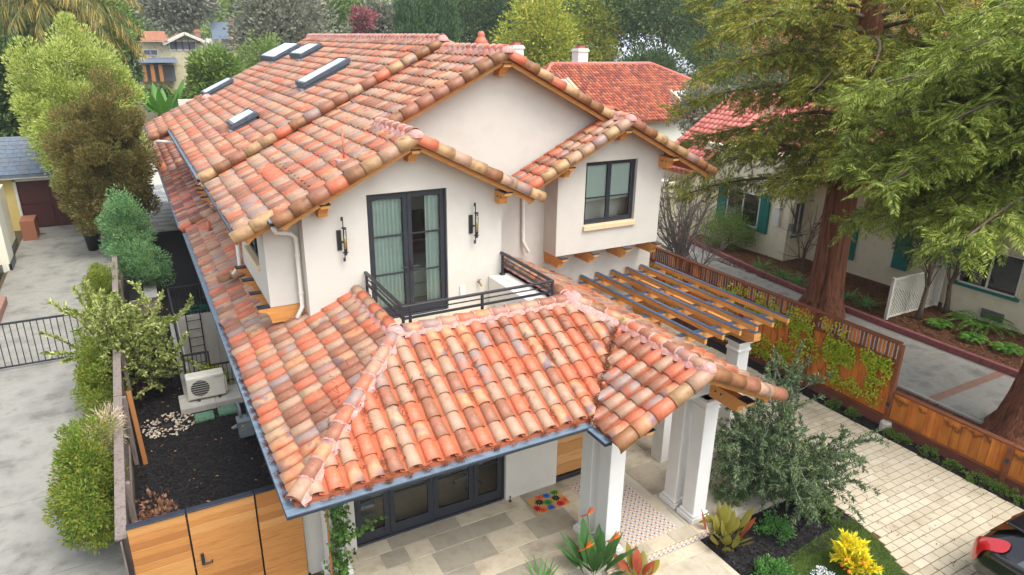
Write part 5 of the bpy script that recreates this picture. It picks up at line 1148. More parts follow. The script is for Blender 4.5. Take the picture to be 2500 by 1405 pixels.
P, D, _ = crownPD((.1, 12.2, -.9), (.3, .6, .7), 40, 40, .2); t = thing('yellow_green_shrub', 'bright yellow-green leafy shrub down in the light well', 'shrub', (.1, 12.2, -2.4)); leafob('foliage', leafV(P, D, .12, .08), 'lf_vine', t); mb = MB(); trunk_mesh(mb, (.1, 12.2, -2.4), (.1, 12.2, -.6), .03, .01); mb.build('trunk', 'bark', t)
plant('small_shrub', 'glossy green shrub in front of the cedar gate at the fence end', 'shrub', (-1.95, 2.25, .1), 'lf_ivy', n=9, h=.95, spread=.7, nleaf=34, L=.07, W=.035, sub=3, r0=.01)
# vine on the front left column
t = thing('column_vine', 'round-leaved green vine climbing the front left white column', 'vine', (1.0, 2.1, 0)); mb = MB(); P = []; D = []
for k in range(9):
    x = rng.uniform(.62, 1.22); p = np.array([x, 2.12, -.1]); pts = [p.copy()]
    for i in range(14): p = p+np.array([rng.normal(0, .045), rng.normal(0, .015), rng.uniform(.12, .21)]); p[0] = np.clip(p[0], .55, 1.25); p[1] = np.clip(p[1], 1.98, 2.16); pts.append(p.copy())
    mb.tube(pts, .006, 5, cap=False)
    for i in range(60): q_ = pts[rng.integers(1, 14)]+rng.normal(0, .05, 3); P.append(q_); D.append([rng.normal(0, .6), -.5+rng.normal(0, .3), -.3+rng.normal(0, .5)])
pts = [(.95, 2.05, 1.05), (1.1, 2.0, .95), (1.3, 1.98, .98), (1.55, 1.97, 1.08), (1.75, 1.95, 1.22)]; mb.tube(pts, .006, 5, cap=False)
for i in range(70): a = rng.random()*3.99; j = int(a); q_ = np.array(pts[j])*(1-a+j)+np.array(pts[j+1])*(a-j)+rng.normal(0, .03, 3); P.append(q_); D.append([rng.normal(0, .5), rng.normal(-.3, .3), rng.normal(-.4, .4)])
mb.build('stems', 'bark', t); leafob('leaves', leafV(np.array(P), np.array(D), .085, .08, curl=.05), 'lf_ivy', t)
tag(MB().bar((.88, 2.06, -.1), (.9, 2.1, 1.5), .03, .03).build('garden_stake', 'cedar_c', None), 'thin brown stake among the vine at the left column', 'stake')
# olive tree
t = thing('olive_tree', 'grey-green olive tree in the black mulch bed beside the paver drive', 'tree', (9.4, .3, -.17)); mb, V = branchy((9.4, .3, -.15), n=42, h=1.95, spread=.68, nleaf=150, L=.1, W=.022, sub=9, droop=.24, r0=.014, up=.2)
m2, V2 = branchy((9.5, .4, .9), n=7, h=2.0, spread=.28, nleaf=150, L=.09, W=.02, sub=5, r0=.012); mb.V, mb.F = mb.V, mb.F; mb.add(m2.V, m2.F); mb.build('trunk', 'bark_grey', t, smooth=True); leafob('crown', np.concatenate([V, V2]), 'lf_olive', t)
# low shrubs in the front beds
for i, (x, y, s_, m_, lb) in enumerate([(8.5, .62, .3, 'lf_low', 'low bronze-green ground shrub at the foot of the stone wall'), (8.6, -.42, .33, 'lf_strap', 'small bright green shrub between canna and lawn'), (9.9, -.42, .3, 'lf_low', 'bronze-green ground shrub under the olive by the lawn edge'), (10.15, -.15, .26, 'lf_low', 'small green shrub under the olive beside the pavers'), (7.7, -1.2, .3, 'lf_strap', 'low green flowering plant at the lawn corner by the walk')]):
    P, D, _ = crownPD((x, y, -.1), (s_, s_, s_*.7), 30, 34, .09, low=-.1, up=.6); t = thing('low_shrub', lb, 'shrub', (x, y, -.17)); leafob('foliage', leafV(P, D, .05, .028), m_, t); mb = MB(); mb.tube([(x, y, -.17), (x, y, 0)], .012, 6); mb.build('stem', 'bark', t)
for i, (y, s_) in enumerate([(2.3, .16), (1.8, .14), (.75, .12), (.45, .16), (-.2, .17), (-.72, .16), (-1.3, .2), (-1.7, .17), (-2.1, .17)]):
    P, D, _ = crownPD((13.86+.05*math.sin(i*2), y, -.12), (s_, s_*1.3, s_*.8), 18, 26, .06, low=-.1, up=.6); t = thing('groundcover_plant', 'small green groundcover plant in the fence strip, %s counted from the car' % ['ninth', 'eighth', 'seventh', 'sixth', 'fifth', 'fourth', 'third', 'second', 'first'][i], 'plant', (13.86, y, -.15), 'groundcover plants along the fence strip'); leafob('foliage', leafV(P, D, .045, .026), 'lf_low', t)
# kumquat, white flowers
t = thing('kumquat_tree', 'small tree of yellow leaves with orange fruit on the lawn', 'tree', (8.95, -1.75, -.15)); mb, V = branchy((8.95, -1.75, -.1), n=11, h=.56, spread=.6, nleaf=46, L=.13, W=.042, sub=4, r0=.016, up=.6); mb.build('trunk', 'bark', t); leafob('crown', V, 'lf_kumquat', t)
for k in range(9):
    a = rng.random()*6.28; r2 = rng.uniform(.25, .45); m = MB(); m.lathe(8.95+r2*.7*math.cos(a), -1.75+r2*.7*math.sin(a), [(.001, .0), (.028, .02), (.034, .045), (.026, .07), (.001, .085)], 10); o = m.build('fruit', 'orange_fruit', t, smooth=True); o.location.z = rng.uniform(.0, .3)
P, D, _ = crownPD((8.4, -1.6, -.08), (.17, .15, .1), 18, 22, .05, low=0, up=1); t = thing('white_flower_plant', 'low plant covered in small white flowers on the lawn edge', 'flower', (8.4, -1.6, -.15)); leafob('blossoms', leafV(P, D, .035, .03), 'flower_white', t); P, D, _ = crownPD((8.4, -1.6, -.11), (.17, .15, .08), 16, 20, .06, low=0); leafob('foliage', leafV(P, D, .05, .02), 'lf_strap', t)
# broad-leaved plants: every leaf its own piece
def blade(base, d, L, W, arch, fold=.12, seg=8, tip=1.4, stalk=.25):
    base = np.array(base, float); d = np.array([d[0], d[1], d[2]], float); d = d/np.linalg.norm(d); h = nrm(np.array([d[0], d[1], 1e-6])); S = np.array([-h[1], h[0], 0]); V = []; F = []; p = base.copy()
    for i in range(seg+1):
        t = i/seg; w_ = .012 if t < stalk else W*math.sin(math.pi*min(1, ((t-stalk)/(1-stalk))**.8))**.8*.5+.004
        N = np.cross(S, d); V += [p-S*w_+N*w_*fold*2, p, p+S*w_+N*w_*fold*2]; d = nrm(d+np.array([0, 0, -arch/seg])+h*arch*.3/seg); p = p+d*L/seg
    for i in range(seg):
        for j in (0, 1): a = i*3+j; F.append((a, a+1, a+4, a+3))
    return V, F
def broad(name, label, cat, base, n, m, L, W, arch, tilt=(.15, .9), rad=.12, group=None, cnt=None):
    t = thing(name, label, cat, tuple(base), group); b = np.array(base, float)
    for k in range(n):
        a = 2*math.pi*k/n*2.4+rng.normal(0, .3); tl = rng.uniform(*tilt); ll = L*rng.uniform(.65, 1.1)
        V, F = blade(b+np.array([math.cos(a), math.sin(a), 0])*rad*rng.random(), (math.cos(a)*tl, math.sin(a)*tl, 1), ll, W*rng.uniform(.7, 1.1), arch*rng.uniform(.5, 1.3)); ob('leaf', V, F, m if isinstance(m, str) else m[k % len(m)], t, smooth=True)
    return t
broad('canna', 'canna with broad yellow, green and red leaves beside the step', 'plant', (7.62, -.1, -.17), 34, ('lf_canna', 'leaf_canna', 'lf_canna', 'leaf_canna', 'lf_canna', 'leaf_canna', 'canna_red'), .62, .15, .5, tilt=(.05, .7), rad=.34)
broad('canna', 'canna leaf clump at the bottom edge beside the bird of paradise', 'plant', (5.55, -.2, -.17), 12, ('lf_canna', 'lf_canna', 'canna_red'), .66, .19, .8)
st = broad('bird_of_paradise', 'bird of paradise with grey-green paddle leaves and orange flowers by the left columns', 'plant', (4.95, .28, -.17), 26, 'lf_strel', 1.02, .18, .5, tilt=(.08, .62), rad=.24)
for x, y, z in ((4.92, .55, 1.0), (5.15, .1, .72), (4.7, .25, .6)):
    MB().tube([(4.95, .28, -.1), (x, y, z)], .012, 6).build('flower_stalk', 'stem_green', st)
    for k, (dx, dz, m_) in enumerate(((.13, .05, 'flower_orange'), (.09, .12, 'flower_orange'), (.03, .14, 'flower_orange'), (-.16, .02, 'canna_red'))): V, F = blade((x, y, z), (dx, -.01, dz), .17, .035, .1, stalk=0); ob('petal', V, F, m_, st)
broad('grass_tuft', 'grey-green grassy tuft at the bottom edge by the porch', 'plant', (3.95, .45, -.17), 34, 'lf_strap', .55, .022, .9, tilt=(.1, .8), rad=.14)
# vine on the tall fence
P = []; 
def vine_patch(y0, y1, z0, z1, n):
    y = rng.uniform(y0, y1, n); z = rng.uniform(z0, z1, n); P.append(np.stack([FX-.03-rng.random(n)*.09, y+rng.normal(0, .05, n), z+rng.normal(0, .05, n)], 1))
for a in ((1.3, 2.7, .3, 1.5, 1300), (1.15, 4.2, 1.15, 1.6, 1200), (3.0, 6.6, 1.2, 1.68, 1700), (4.0, 6.6, .1, .8, 1500), (3.2, 4.4, .2, 1.2, 600), (2.2, 3.2, .5, 1.3, 400), (8.5, 11.5, .3, 1.5, 1500), (5.5, 8.5, 1.2, 1.6, 500), (1.2, 3.0, .9, 1.58, 1300), (2.4, 6.4, 1.35, 1.95, 1300)): vine_patch(*a)
P = np.concatenate(P); n = len(P); hole = (np.sin(P[:, 1]*5.1+1)+np.sin(P[:, 2]*6.7+P[:, 1]*2.3)+np.sin(P[:, 1]*11.3-P[:, 2]*4)) > -.5; P = P[hole]
t = thing('fence_vine', 'yellow-green vine spreading over the tall red-brown fence', 'vine', (FX-.05, 4, -.15)); leafob('leaves', leafV(P, np.stack([rng.normal(-.5, .3, len(P)), rng.normal(0, .6, len(P)), rng.normal(-.4, .4, len(P))], 1), .07, .055, curl=.06), 'lf_vine', t)
mb = MB()
for k in range(16):
    y = rng.uniform(1.3, 6.5); pts = [(FX-.03, y, -.1)]
    for i in range(8): pts.append((FX-.03, pts[-1][1]+rng.normal(0, .09), pts[-1][2]+.2))
    mb.tube(pts, .006, 4, cap=False)
mb.build('stems', 'bark', t)
# neighbour's bed: strap-leaved clumps, ferns, shrubs
for i, (x, y) in enumerate(((21.0, 11.2), (20.9, 10.1), (20.75, 9.2), (21.1, 7.3), (21.1, 6.5))):
    broad('strap_leaf_clump', 'green strap-leaved clump in the bark bed, %s along the red kerb' % ('farthest', 'second farthest', 'middle', 'second nearest', 'nearest')[i], 'plant', (x, y, -.15), 40, 'lf_strap', .62, .04, 1.3, tilt=(.2, 1.1), rad=.15, group='strap-leaved clumps along the red kerb')
def fern(x, y, n, L, label):
    t = thing('fern', label, 'fern', (x, y, -.15))
    for k in range(n):
        a = 2*math.pi*k/n+rng.normal(0, .15); d = nrm(np.array([math.cos(a)*.8, math.sin(a)*.8, 1.0])); p = np.array([x, y, -.1]); P = []; D = []
        for i in range(26):
            p = p+d*L/26; d = nrm(d+np.array([0, 0, -.07])); s = nrm(np.cross(d, [0, 0, 1])); w_ = math.sin(math.pi*(i+2)/30)
            for q_ in (-1, 1): P.append(p.copy()); D.append((s*q_+d*.4)*w_)
        P = np.array(P); D = np.array(D); leafob('frond', leafV(P, D, np.linalg.norm(D, axis=1)*.17, .035, flat=3), 'lf_fern', t)
fern(22.5, 3.4, 18, 1.25, 'large green fern in the bark bed below the far right window'); fern(21.4, 3.0, 9, .5, 'small yellow-green fern before the large fern'); fern(21.5, 2.05, 9, .55, 'small yellow-green fern near the red kerb at the right'); fern(21.6, 4.2, 8, .5, 'small green fern left of the large fern')
tree('round_bush', 'rounded bright green bush under the green-shuttered window', (21.9, 14.0, .75), (1.05, 1.2, .8), 130, 70, .3, .1, .03, 'lf_mid', base=(21.9, 14, -.2), r0=.06, shell=.5, up=.9)
def bare(name, label, base, n, h, spread, m='bark_grey', r0=.05):
    t = thing(name, label, 'tree', base); mb, V = branchy(base, n=n, h=h, spread=spread, nleaf=0 or 1, L=.02, W=.01, sub=7, r0=r0, droop=-.1); mb.build('branches', m, t, smooth=True); return t
bare('bare_tree', 'leafless grey many-stemmed tree behind the tall fence', (18.2, 13.0, -.15), 20, 3.6, .5); bare('bare_shrub', 'leafless young tree against the cream house beside the redwood', (22.3, 10.3, -.15), 5, 3.0, .25, 'bark', .035)
bare('bare_shrub', 'low pale arching leafless branches over the drive by the fence', (18.6, 12.2, -.15), 8, 2.2, 1.3, r0=.03)
for x, y, h, lb in ((21.6, 4.9, 2.6, 'dark-leaved small tree beside the lattice screen'), (23.0, 4.8, 2.6, 'dark-leaved twin-stem tree against the neighbour\'s wall')): tree('small_tree', lb, (x, y, h), (1.0, 1.0, .9), 60, 60, .3, .11, .05, 'lf_dark', base=(x, y, -.2), r0=.09, shell=.3)
# ---- redwoods
def spray_template():
    P = []; D = []; L = []; W = []
    for i in range(13):
        t = i/12
        for s in (-1, 1):
            P.append((0, t*.85, -.06*t*t)); D.append((s*.75, .7, -.25)); L.append(.36*(1-.55*t)+.05); W.append(.048)
    P.append((0, .8, -.05)); D.append((0, 1, -.2)); L.append(.26); W.append(.05)
    return np.array(P, float), np.array(D, float), np.array(L), np.array(W)
def redwood(name, label, base, r0, lean, branches, m, seed, ztop, sc=.5):
    rg = np.random.default_rng(seed); t = thing(name, label, 'tree', tuple(base)); base = np.array(base, float)
    V = []; F = []; K = 26; n = 28
    ph = rg.random(6)*6
    for i in range(K+1):
        z = (ztop+.2)*i/K; rr = r0*(1-.62*i/K)*(1+.45*math.exp(-z/.5))
        for k in range(n):
            a = 2*math.pi*k/n; r2 = rr*(1+.05*math.sin(5*a+ph[0]+z*.25)+.045*math.sin(9*a+ph[1]-z*.3)+.03*math.sin(14*a+ph[2]+z*.5)+.3*math.exp(-z/.45)*max(0, math.sin(3*a+ph[3]))); V.append((base[0]+lean[0]*z+r2*math.cos(a), base[1]+lean[1]*z+r2*math.sin(a), base[2]+z))
    for i in range(K):
        for k in range(n): F.append((i*n+k, i*n+(k+1) % n, (i+1)*n+(k+1) % n, (i+1)*n+k))
    ob('trunk', V, F, 'bark_redwood', t, smooth=True)
    tp = spray_template(); SP = []; SD = []; SS = []; mb = MB()
    for z, az, Ln, dz in branches:
        o = base+np.array([lean[0]*z, lean[1]*z, z]); h = np.array([math.cos(az), math.sin(az), 0]); s = np.array([-h[1], h[0], 0]); pts = []
        for i in range(11):
            u = i/10; pts.append(o+h*Ln*u+np.array([0, 0, dz*u+.35*math.sin(u*3)-.25*u*u*Ln*.35])+s*math.sin(u*4+az*3)*.25)
        mb.tube(pts, [.07*(1-.85*i/10)+.008 for i in range(11)], 5, cap=False)
        nsec = int(Ln*4.4)
        for j in range(nsec):
            u = (.14+.86*(j+rg.random())/nsec)*9.99; i = int(u); p = pts[i]+(pts[min(i+1, 10)]-pts[i])*(u-i)
            for sg in (-1, 1):
                l2 = (1.35-.75*u/10)*rg.uniform(.5, 1.1); d2 = nrm(h*rg.uniform(.3, .9)+s*sg*rg.uniform(.5, 1.1)+np.array([0, 0, rg.uniform(-.3, .15)])); ns = 2+int(l2*4.2)
                for q_ in range(ns):
                    f = (q_+.6)/ns; SP.append(p+d2*l2*f+np.array([0, 0, -.25*f*f*l2])+rg.normal(0, .07, 3)); SD.append(d2+rg.normal(0, .45, 3)+np.array([0, 0, -.45+rg.normal(0, .3)])); SS.append(sc*rg.uniform(.6, 1.15))
    mb.build('branches', 'bark', t, smooth=True)
    SP, SD, SS = np.array(SP), nrm(np.array(SD)), np.array(SS); nS = len(SP); q_ = np.tile([0, 0, 1.0], (nS, 1))+rg.normal(0, .35, (nS, 3)); X = nrm(np.cross(SD, q_)); Z = np.cross(X, SD)
    B = np.stack([X, SD, Z], 2)
    P = np.einsum('nij,vj->nvi', B, tp[0])*SS[:, None, None]+SP[:, None]; D = np.einsum('nij,vj->nvi', B, tp[1])+rg.normal(0, .12, (nS, len(tp[0]), 3))
    L = (tp[2][None]*SS[:, None]).ravel(); W = (tp[3][None]*SS[:, None]*1.25).ravel()
    leafob('crown', leafV(P.reshape(-1, 3), D.reshape(-1, 3), L, W, curl=.05, flat=.8), m, t); print(name, nS*len(tp[0])*2, 'tris')
def ring(z0, z1, step, Ln, seed, dz=(-.6, .3), az0=0):
    rg = np.random.default_rng(seed); out = []; z = z0; a = az0
    while z < z1: out.append((z, a, Ln*rg.uniform(.75, 1.1), rg.uniform(*dz))); a += 2.399; z += step
    return out
redwood('redwood_tree', 'tall redwood with thick fluted trunk behind the tall fence', (19.1, 6.8, -.2), .54, (-.01, 0.0), ring(4.4, 10.9, .135, 5.4, 5), 'lf_redA', 5, 17)
redwood('redwood_tree', 'near redwood at the right edge with bright hanging foliage', (16.55, -.95, -.2), .68, (.13, -.03), ring(5.2, 9.9, .17, 4.2, 9, dz=(-1.0, .2))+[(z, 2.64+a, L, dz) for z, a, L, dz in zip(np.linspace(5.6, 9.6, 34), np.random.default_rng(2).uniform(-.75, .75, 34), np.random.default_rng(3).uniform(4.2, 6.4, 34), np.random.default_rng(4).uniform(-1.3, .4, 34))], 'lf_redB', 9, 14)
# ------------------------------------------------------------------ neighbouring houses
mat('plaster_yellow', [S_(226, 218, 188), S_(234, 227, 200), S_(220, 210, 180)], scale=1.2, rough=.92, bump=.25, bscale=40, spec=.15)
mat('plaster_garage', [S_(206, 182, 108), S_(216, 194, 124)], scale=1.2, rough=.92)
mat('plaster_pale', [S_(226, 224, 208), S_(232, 230, 216)], scale=1.2, rough=.9)
mat('shutter_green', [S_(30, 112, 102), S_(38, 124, 112)], scale=4, rough=.55); mat('garage_brown', [S_(70, 34, 32), S_(84, 44, 40)], scale=4, rough=.6, stretch=(6, 6, 1))
mat('shingle_grey', [S_(84, 92, 102), S_(108, 116, 124), S_(70, 78, 88)], scale=5, rough=.85, rand=.6); mat('shingle_blue', [S_(92, 104, 118), S_(108, 120, 132)], scale=3, rough=.85)
mat('tile_pink', [S_(186, 104, 94), S_(204, 124, 112), S_(174, 92, 84)], rough=.75, rand=.8); mat('tile_mix', [S_(136, 70, 56), S_(172, 88, 60), S_(184, 112, 76), S_(120, 66, 62)], rough=.75, rand=1.0)
mat('plaster_shadow', [S_(196, 190, 160), S_(206, 200, 172)], scale=3, rough=.9)
def tiles_joined(parent, E0, e, u, poly, m, pitch=.3, ex=.38, name='roof_tiles'):
    e = unit(e); u = unit(u); n = np.cross(e, u); hb = 1
    if n[2] < 0: n = -n; hb = -1
    V, F, uv = COVF; F = np.array(F); P = np.array(poly, float); E0 = np.array(E0, float)
    amax = max(abs(np.dot(np.append(p, 0)-np.append(E0[:2], 0), e)) for p in P)+1; rows = int(max(np.linalg.norm(p-E0[:2]) for p in P)/ex/.85)+2
    I, J = np.meshgrid(np.arange(-2, int(amax/pitch)+2), np.arange(rows)); o = E0+e*((I.ravel()[:, None]+.5)*pitch)+u*(J.ravel()[:, None]*ex)
    k = inpoly(o[:, 0]+u[0]*.1, o[:, 1]+u[1]*.1, [tuple(p) for p in P]); o = o[k]
    s = pitch/.268; W = (V*s)@np.stack([e*hb, u, n], 0)
    VV = (o[:, None]+W[None]).reshape(-1, 3); FF = (F[None]+(np.arange(len(o))*len(V))[:, None, None]).reshape(-1, 4)
    q_ = ob(name, VV, FF, m, parent, smooth=True); q_['kind'] = 'stuff'; return q_
def roofslab(par, poly, zf, m, th=.12, name='roof'): mb = MB(); slab(mb, poly, zf, th); return mb.build(name, m, par)
def win(par, wall, a0, a1, z0, z1, pos, fm='trim_white', split=1, gm='pane_dark'):
    """window on a wall at x=pos ('x', facing -X) or y=pos ('y', facing -Y)"""
    B = (lambda a, b, c, d, t0, t1: MB().box(pos-t1, a, c, pos-t0, b, d, b=.004)) if wall == 'x' else (lambda a, b, c, d, t0, t1: MB().box(a, pos-t1, c, b, pos-t0, d, b=.004))
    w_ = B(a0, a1, z0, z1, -.02, .012).build('window', 'room', par); B(a0+.05, a1-.05, z0+.05, z1-.05, .013, .018).build('pane', gm, w_)
    for a, b, c, d in ((a0, a0+.06, z0, z1), (a1-.06, a1, z0, z1), (a0, a1, z0, z0+.06), (a0, a1, z1-.06, z1)): B(a, b, c, d, .018, .06).build('frame', fm, w_)
    for k in range(1, split+1): c = a0+(a1-a0)*k/(split+1); B(c-.03, c+.03, z0, z1, .018, .055).build('frame', fm, w_)
    return w_
nb = thing('neighbour_house', 'cream plaster house with pink tile roof and green shutters behind the redwood', 'house', (26, 10, -.15))
box('wall', 'plaster_yellow', nb, 22.72, 11.6, -.2, 30, 16.9, 4.2, b=0); box('wall', 'plaster_yellow', nb, 22.0, 16.5, -.2, 31.0, 18.8, 3.0, b=0); box('wall', 'plaster_yellow', nb, 23.96, 5.2, -.2, 31, 11.6, 3.4, b=0); box('wall', 'plaster_yellow', nb, 23.45, -9, -.2, 33, 5.2, 3.1, b=0)
MB().prism([(22.0, 3.0), (31.0, 3.0), (26.5, 5.9)], 16.5, 16.7).build('gable_wall', 'plaster_yellow', nb)
def wslope(x0, y0, x1, y1, z0, s, m='tile_pink'):
    zf = lambda x, y: z0+s*(x-x0); r1 = roofslab(nb, rect(x0, y0, x1, y1), zf, 'deck'); q_ = 1/math.sqrt(1+s*s); tiles_joined(r1, (x0-.03, y0, z0), (0, 1, 0), (q_, 0, s*q_), rect(x0-.1, y0, x1, y1), m)
wslope(21.4, 16.1, 26.5, 19.1, 2.95, .64); roofslab(nb, rect(26.5, 16.1, 31.6, 19.1), lambda x, y: 2.95+.64*(31.6-x), 'tile_pink'); wslope(23.2, 5.0, 28, 11.8, 3.35, .5); wslope(22.9, -9, 29, 4.9, 3.1, .5); wslope(23.6, 11.8, 27.5, 16.3, 4.25, .45)
mb = MB()
for k in range(13): mb.lathe(0, 0, [(.0001, 0), (.0002, .0001)], 3) if False else None
rk = MB().tube([(21.3, 16.08, 2.98), (26.5, 16.08, 6.3)], .12, 10).build('rake_tile', 'tile_pink', nb, smooth=True)
w1 = win(nb, 'x', 13.15, 15.05, .92, 2.4, 22.72)
for a, b in ((12.6, 13.1), (15.1, 15.6)):
    s_ = MB().box(22.64, a, .8, 22.7, b, 2.5).build('shutter', 'shutter_green', nb)
    for k in range(4): box('slat', 'shutter_green', s_, 22.6, a+.02+k*.12, .82, 22.645, a+.02+k*.12+.11, 2.48)
box('sill', 'shutter_green', nb, 22.6, 13.0, .82, 22.72, 15.2, .92)
win(nb, 'y', 22.95, 23.6, .95, 2.4, 11.6); box('sill', 'shutter_green', nb, 22.9, 11.5, .87, 23.65, 11.6, .95); win(nb, 'x', 3.0, 4.9, .95, 2.3, 23.45); box('sill', 'shutter_green', nb, 23.35, 2.9, .85, 23.45, 5.0, .95); win(nb, 'x', -.5, 1.4, .95, 2.3, 23.45); box('vent', 'room', nb, 23.4, 3.2, .0, 23.46, 3.9, .3); box('shutter', 'shutter_green', nb, 23.88, 9.2, .4, 23.96, 9.9, 2.5); box('shutter', 'shutter_green', nb, 23.88, 7.0, .6, 23.96, 7.6, 2.3)
box('meter_box', 'trim_white', nb, 22.58, 12.0, 1.3, 22.72, 12.3, 2.1); box('junction_box', 'meter_grey', nb, 22.78, 11.48, 1.2, 22.95, 11.6, 1.5); MB().tube([(22.86, 11.54, 1.2), (22.86, 11.54, -.15)], .025, 8).build('conduit', 'white_pipe', nb)
box('wall', 'plaster_yellow', nb, 20.9, 17.0, -.2, 22.0, 18.6, 2.4, b=0)
ls = thing('lattice_screen', 'cream timber lattice screen at right angles to the neighbour\'s wall', 'lattice', (22, 5.4, -.15))
for x in (20.55, 23.4): box('post', 'plaster_pale', ls, x, 5.36, -.17, x+.1, 5.46, 1.35)
for z in (-.1, 1.25): box('rail', 'plaster_pale', ls, 20.55, 5.38, z, 23.5, 5.44, z+.06)
for k in range(-9, 26):
    for s_, y in ((1, 5.40), (-1, 5.42)):
        x0 = 20.6+k*.12; x1 = x0+1.32; z0, z1 = (-.06, 1.26) if s_ > 0 else (1.26, -.06); t0, t1 = max(0, (20.6-x0)/1.32), min(1, (23.45-x0)/1.32)
        if t1-t0 > .05: MB().bar((x0+1.32*t0, y, z0+(z1-z0)*t0), (x0+1.32*t1, y, z0+(z1-z0)*t1), .03, .01, up=(0, 1, 0)).build('lattice_strip', 'plaster_pale', ls)
# orange-roofed house behind the bay
n2 = thing('orange_roof_house', 'pale house with orange and plum barrel tile hip roof behind the bay gable', 'house', (32, 40, -.15))
box('wall', 'plaster_pale', n2, 23, 34.6, -.2, 46, 47, 3.0, b=0)
E1 = 3.0; s2 = .5; zs_ = lambda x, y: E1+s2*(y-34); zw_ = lambda x, y: E1+s2*(x-22); ze_ = lambda x, y: E1+s2*(47-x)
r1 = roofslab(n2, [(22, 34), (47, 34), (39.5, 41.5), (29.5, 41.5)], zs_, 'deck'); tiles_joined(r1, (22, 33.95, E1), (1, 0, 0), (0, 1/math.sqrt(1.25), .5/math.sqrt(1.25)), [(22, 33.9), (47, 33.9), (39.5, 41.5), (29.5, 41.5)], 'tile_mix', .32, .4)
r2 = roofslab(n2, [(22, 34), (29.5, 41.5), (22, 49)], zw_, 'deck'); tiles_joined(r2, (21.95, 34, E1), (0, 1, 0), (1/math.sqrt(1.25), 0, .5/math.sqrt(1.25)), [(21.9, 34), (29.5, 41.5), (21.9, 49)], 'tile_mix', .32, .4)
r3 = roofslab(n2, [(47, 34), (47, 49), (39.5, 41.5)], ze_, 'tile_mix'); roofslab(n2, [(22, 49), (47, 49), (39.5, 41.5), (29.5, 41.5)], lambda x, y: E1+s2*(49-y), 'tile_mix')
for a, b in (((22, 34, E1+.08), (29.5, 41.5, 6.83)), ((29.5, 41.5, 6.83), (39.5, 41.5, 6.83)), ((47, 34, E1+.08), (39.5, 41.5, 6.83))): MB().tube([a, b], .15, 8).build('ridge_tile', 'tile_pink', n2, smooth=True)
g2 = lambda x, y: 4.35-.5*abs(x-29)
MB().prism([(27.2, 2.8), (30.8, 2.8), (30.8, 3.4), (29, 4.25), (27.2, 3.4)], 32.6, 34.6).build('gable_wall', 'plaster_pale', n2); box('wall', 'plaster_pale', n2, 27.2, 32.6, -.2, 30.8, 34.6, 2.8, b=0)
for s_ in (-1, 1): mb = MB(); slab(mb, rect(29, 32.2, 29+2.2*s_, 36.5), g2, .14); mb.build('porch_roof', 'tile_mix', n2)
for x, y, w_, h in ((27.6, 37.6, 1.8, 1.5), (38.2, 36, 1.6, 1.2)):
    V = [(x, y, zs_(x, y)+.25), (x+w_, y, zs_(x, y)+.25), (x+w_, y+h, zs_(x, y+h)+.25), (x, y+h, zs_(x, y+h)+.25)]; o = ob('skylight', V, [(0, 1, 2, 3)], 'skylight_glass', n2); MB().bar(V[0], V[1], .16, .24).build('frame', 'sill', o); MB().bar(V[1], V[2], .16, .24).build('frame', 'sill', o); MB().bar(V[3], V[0], .16, .24).build('frame', 'sill', o)
def chimney(par, x, y, z0, z1, w_, m, capm='tile_orange'):
    c = box('chimney', m, par, x-w_/2, y-w_/2, z0, x+w_/2, y+w_/2, z1); box('cap', m, c, x-w_*.58, y-w_*.58, z1-.25, x+w_*.58, y+w_*.58, z1-.1); box('flue', capm, c, x-w_*.3, y-w_*.3, z1, x+w_*.3, y+w_*.3, z1+.25); box('cowl', 'black_metal', c, x-w_*.42, y-w_*.42, z1+.28, x+w_*.42, y+w_*.42, z1+.34)
chimney(n2, 32.5, 42.0, 6.5, 8.0, .95, 'trim_white'); chimney(n2, 26.6, 42.2, 4.8, 8.2, .9, 'trim_white')
for x in (31.9, 33.2): win(n2, 'y', x, x+.9, 1.0, 2.3, 34.6)
# garage and house at the far left
ga = thing('garage', 'yellow garage with dark brown doors and grey shingles at the drive end', 'garage', (-5.5, 32, -.15))
mb = MB(); mb.box(-8.5, 31.4, -.2, -5.85, 31.6, 2.35, b=0); mb.box(-5.85, 31.4, 2.1, -3.2, 31.6, 2.35, b=0); mb.box(-3.2, 31.4, -.2, -2.6, 31.6, 2.35, b=0); mb.box(-8.5, 31.6, -.2, -8.3, 37, 2.35, b=0); mb.build('wall', 'plaster_garage', ga)
gd = box('garage_door', 'garage_brown', ga, -5.85, 31.45, -.15, -3.2, 31.5, 2.1, b=0)
for k in range(2):
    for j in range(2): box('door_panel', 'garage_brown', gd, -5.78+k*1.31, 31.42, -.1+j*1.1, -4.6+k*1.31, 31.45, .92+j*1.1, b=.01)
for a, b, c, d in ((-5.95, -5.85, -.15, 2.2), (-3.2, -3.1, -.15, 2.2), (-5.95, -3.1, 2.1, 2.2)): box('trim', 'trim_white', ga, a, 31.37, c, b, 31.4, d)
box('eave_board', 'trim_white', ga, -8.8, 30.85, 2.3, -2.3, 30.9, 2.5); gr_ = roofslab(ga, [(-8.8, 30.8), (-2.2, 30.8), (-4.3, 33.2), (-6.7, 33.2)], lambda x, y: 2.5+.6*(y-30.8), 'shingle_grey'); roofslab(ga, [(-2.2, 30.8), (-2.2, 38), (-4.3, 33.2)], lambda x, y: 2.5+.6*(-2.2-x)*1.14, 'shingle_grey')
r_ = random.Random(2)
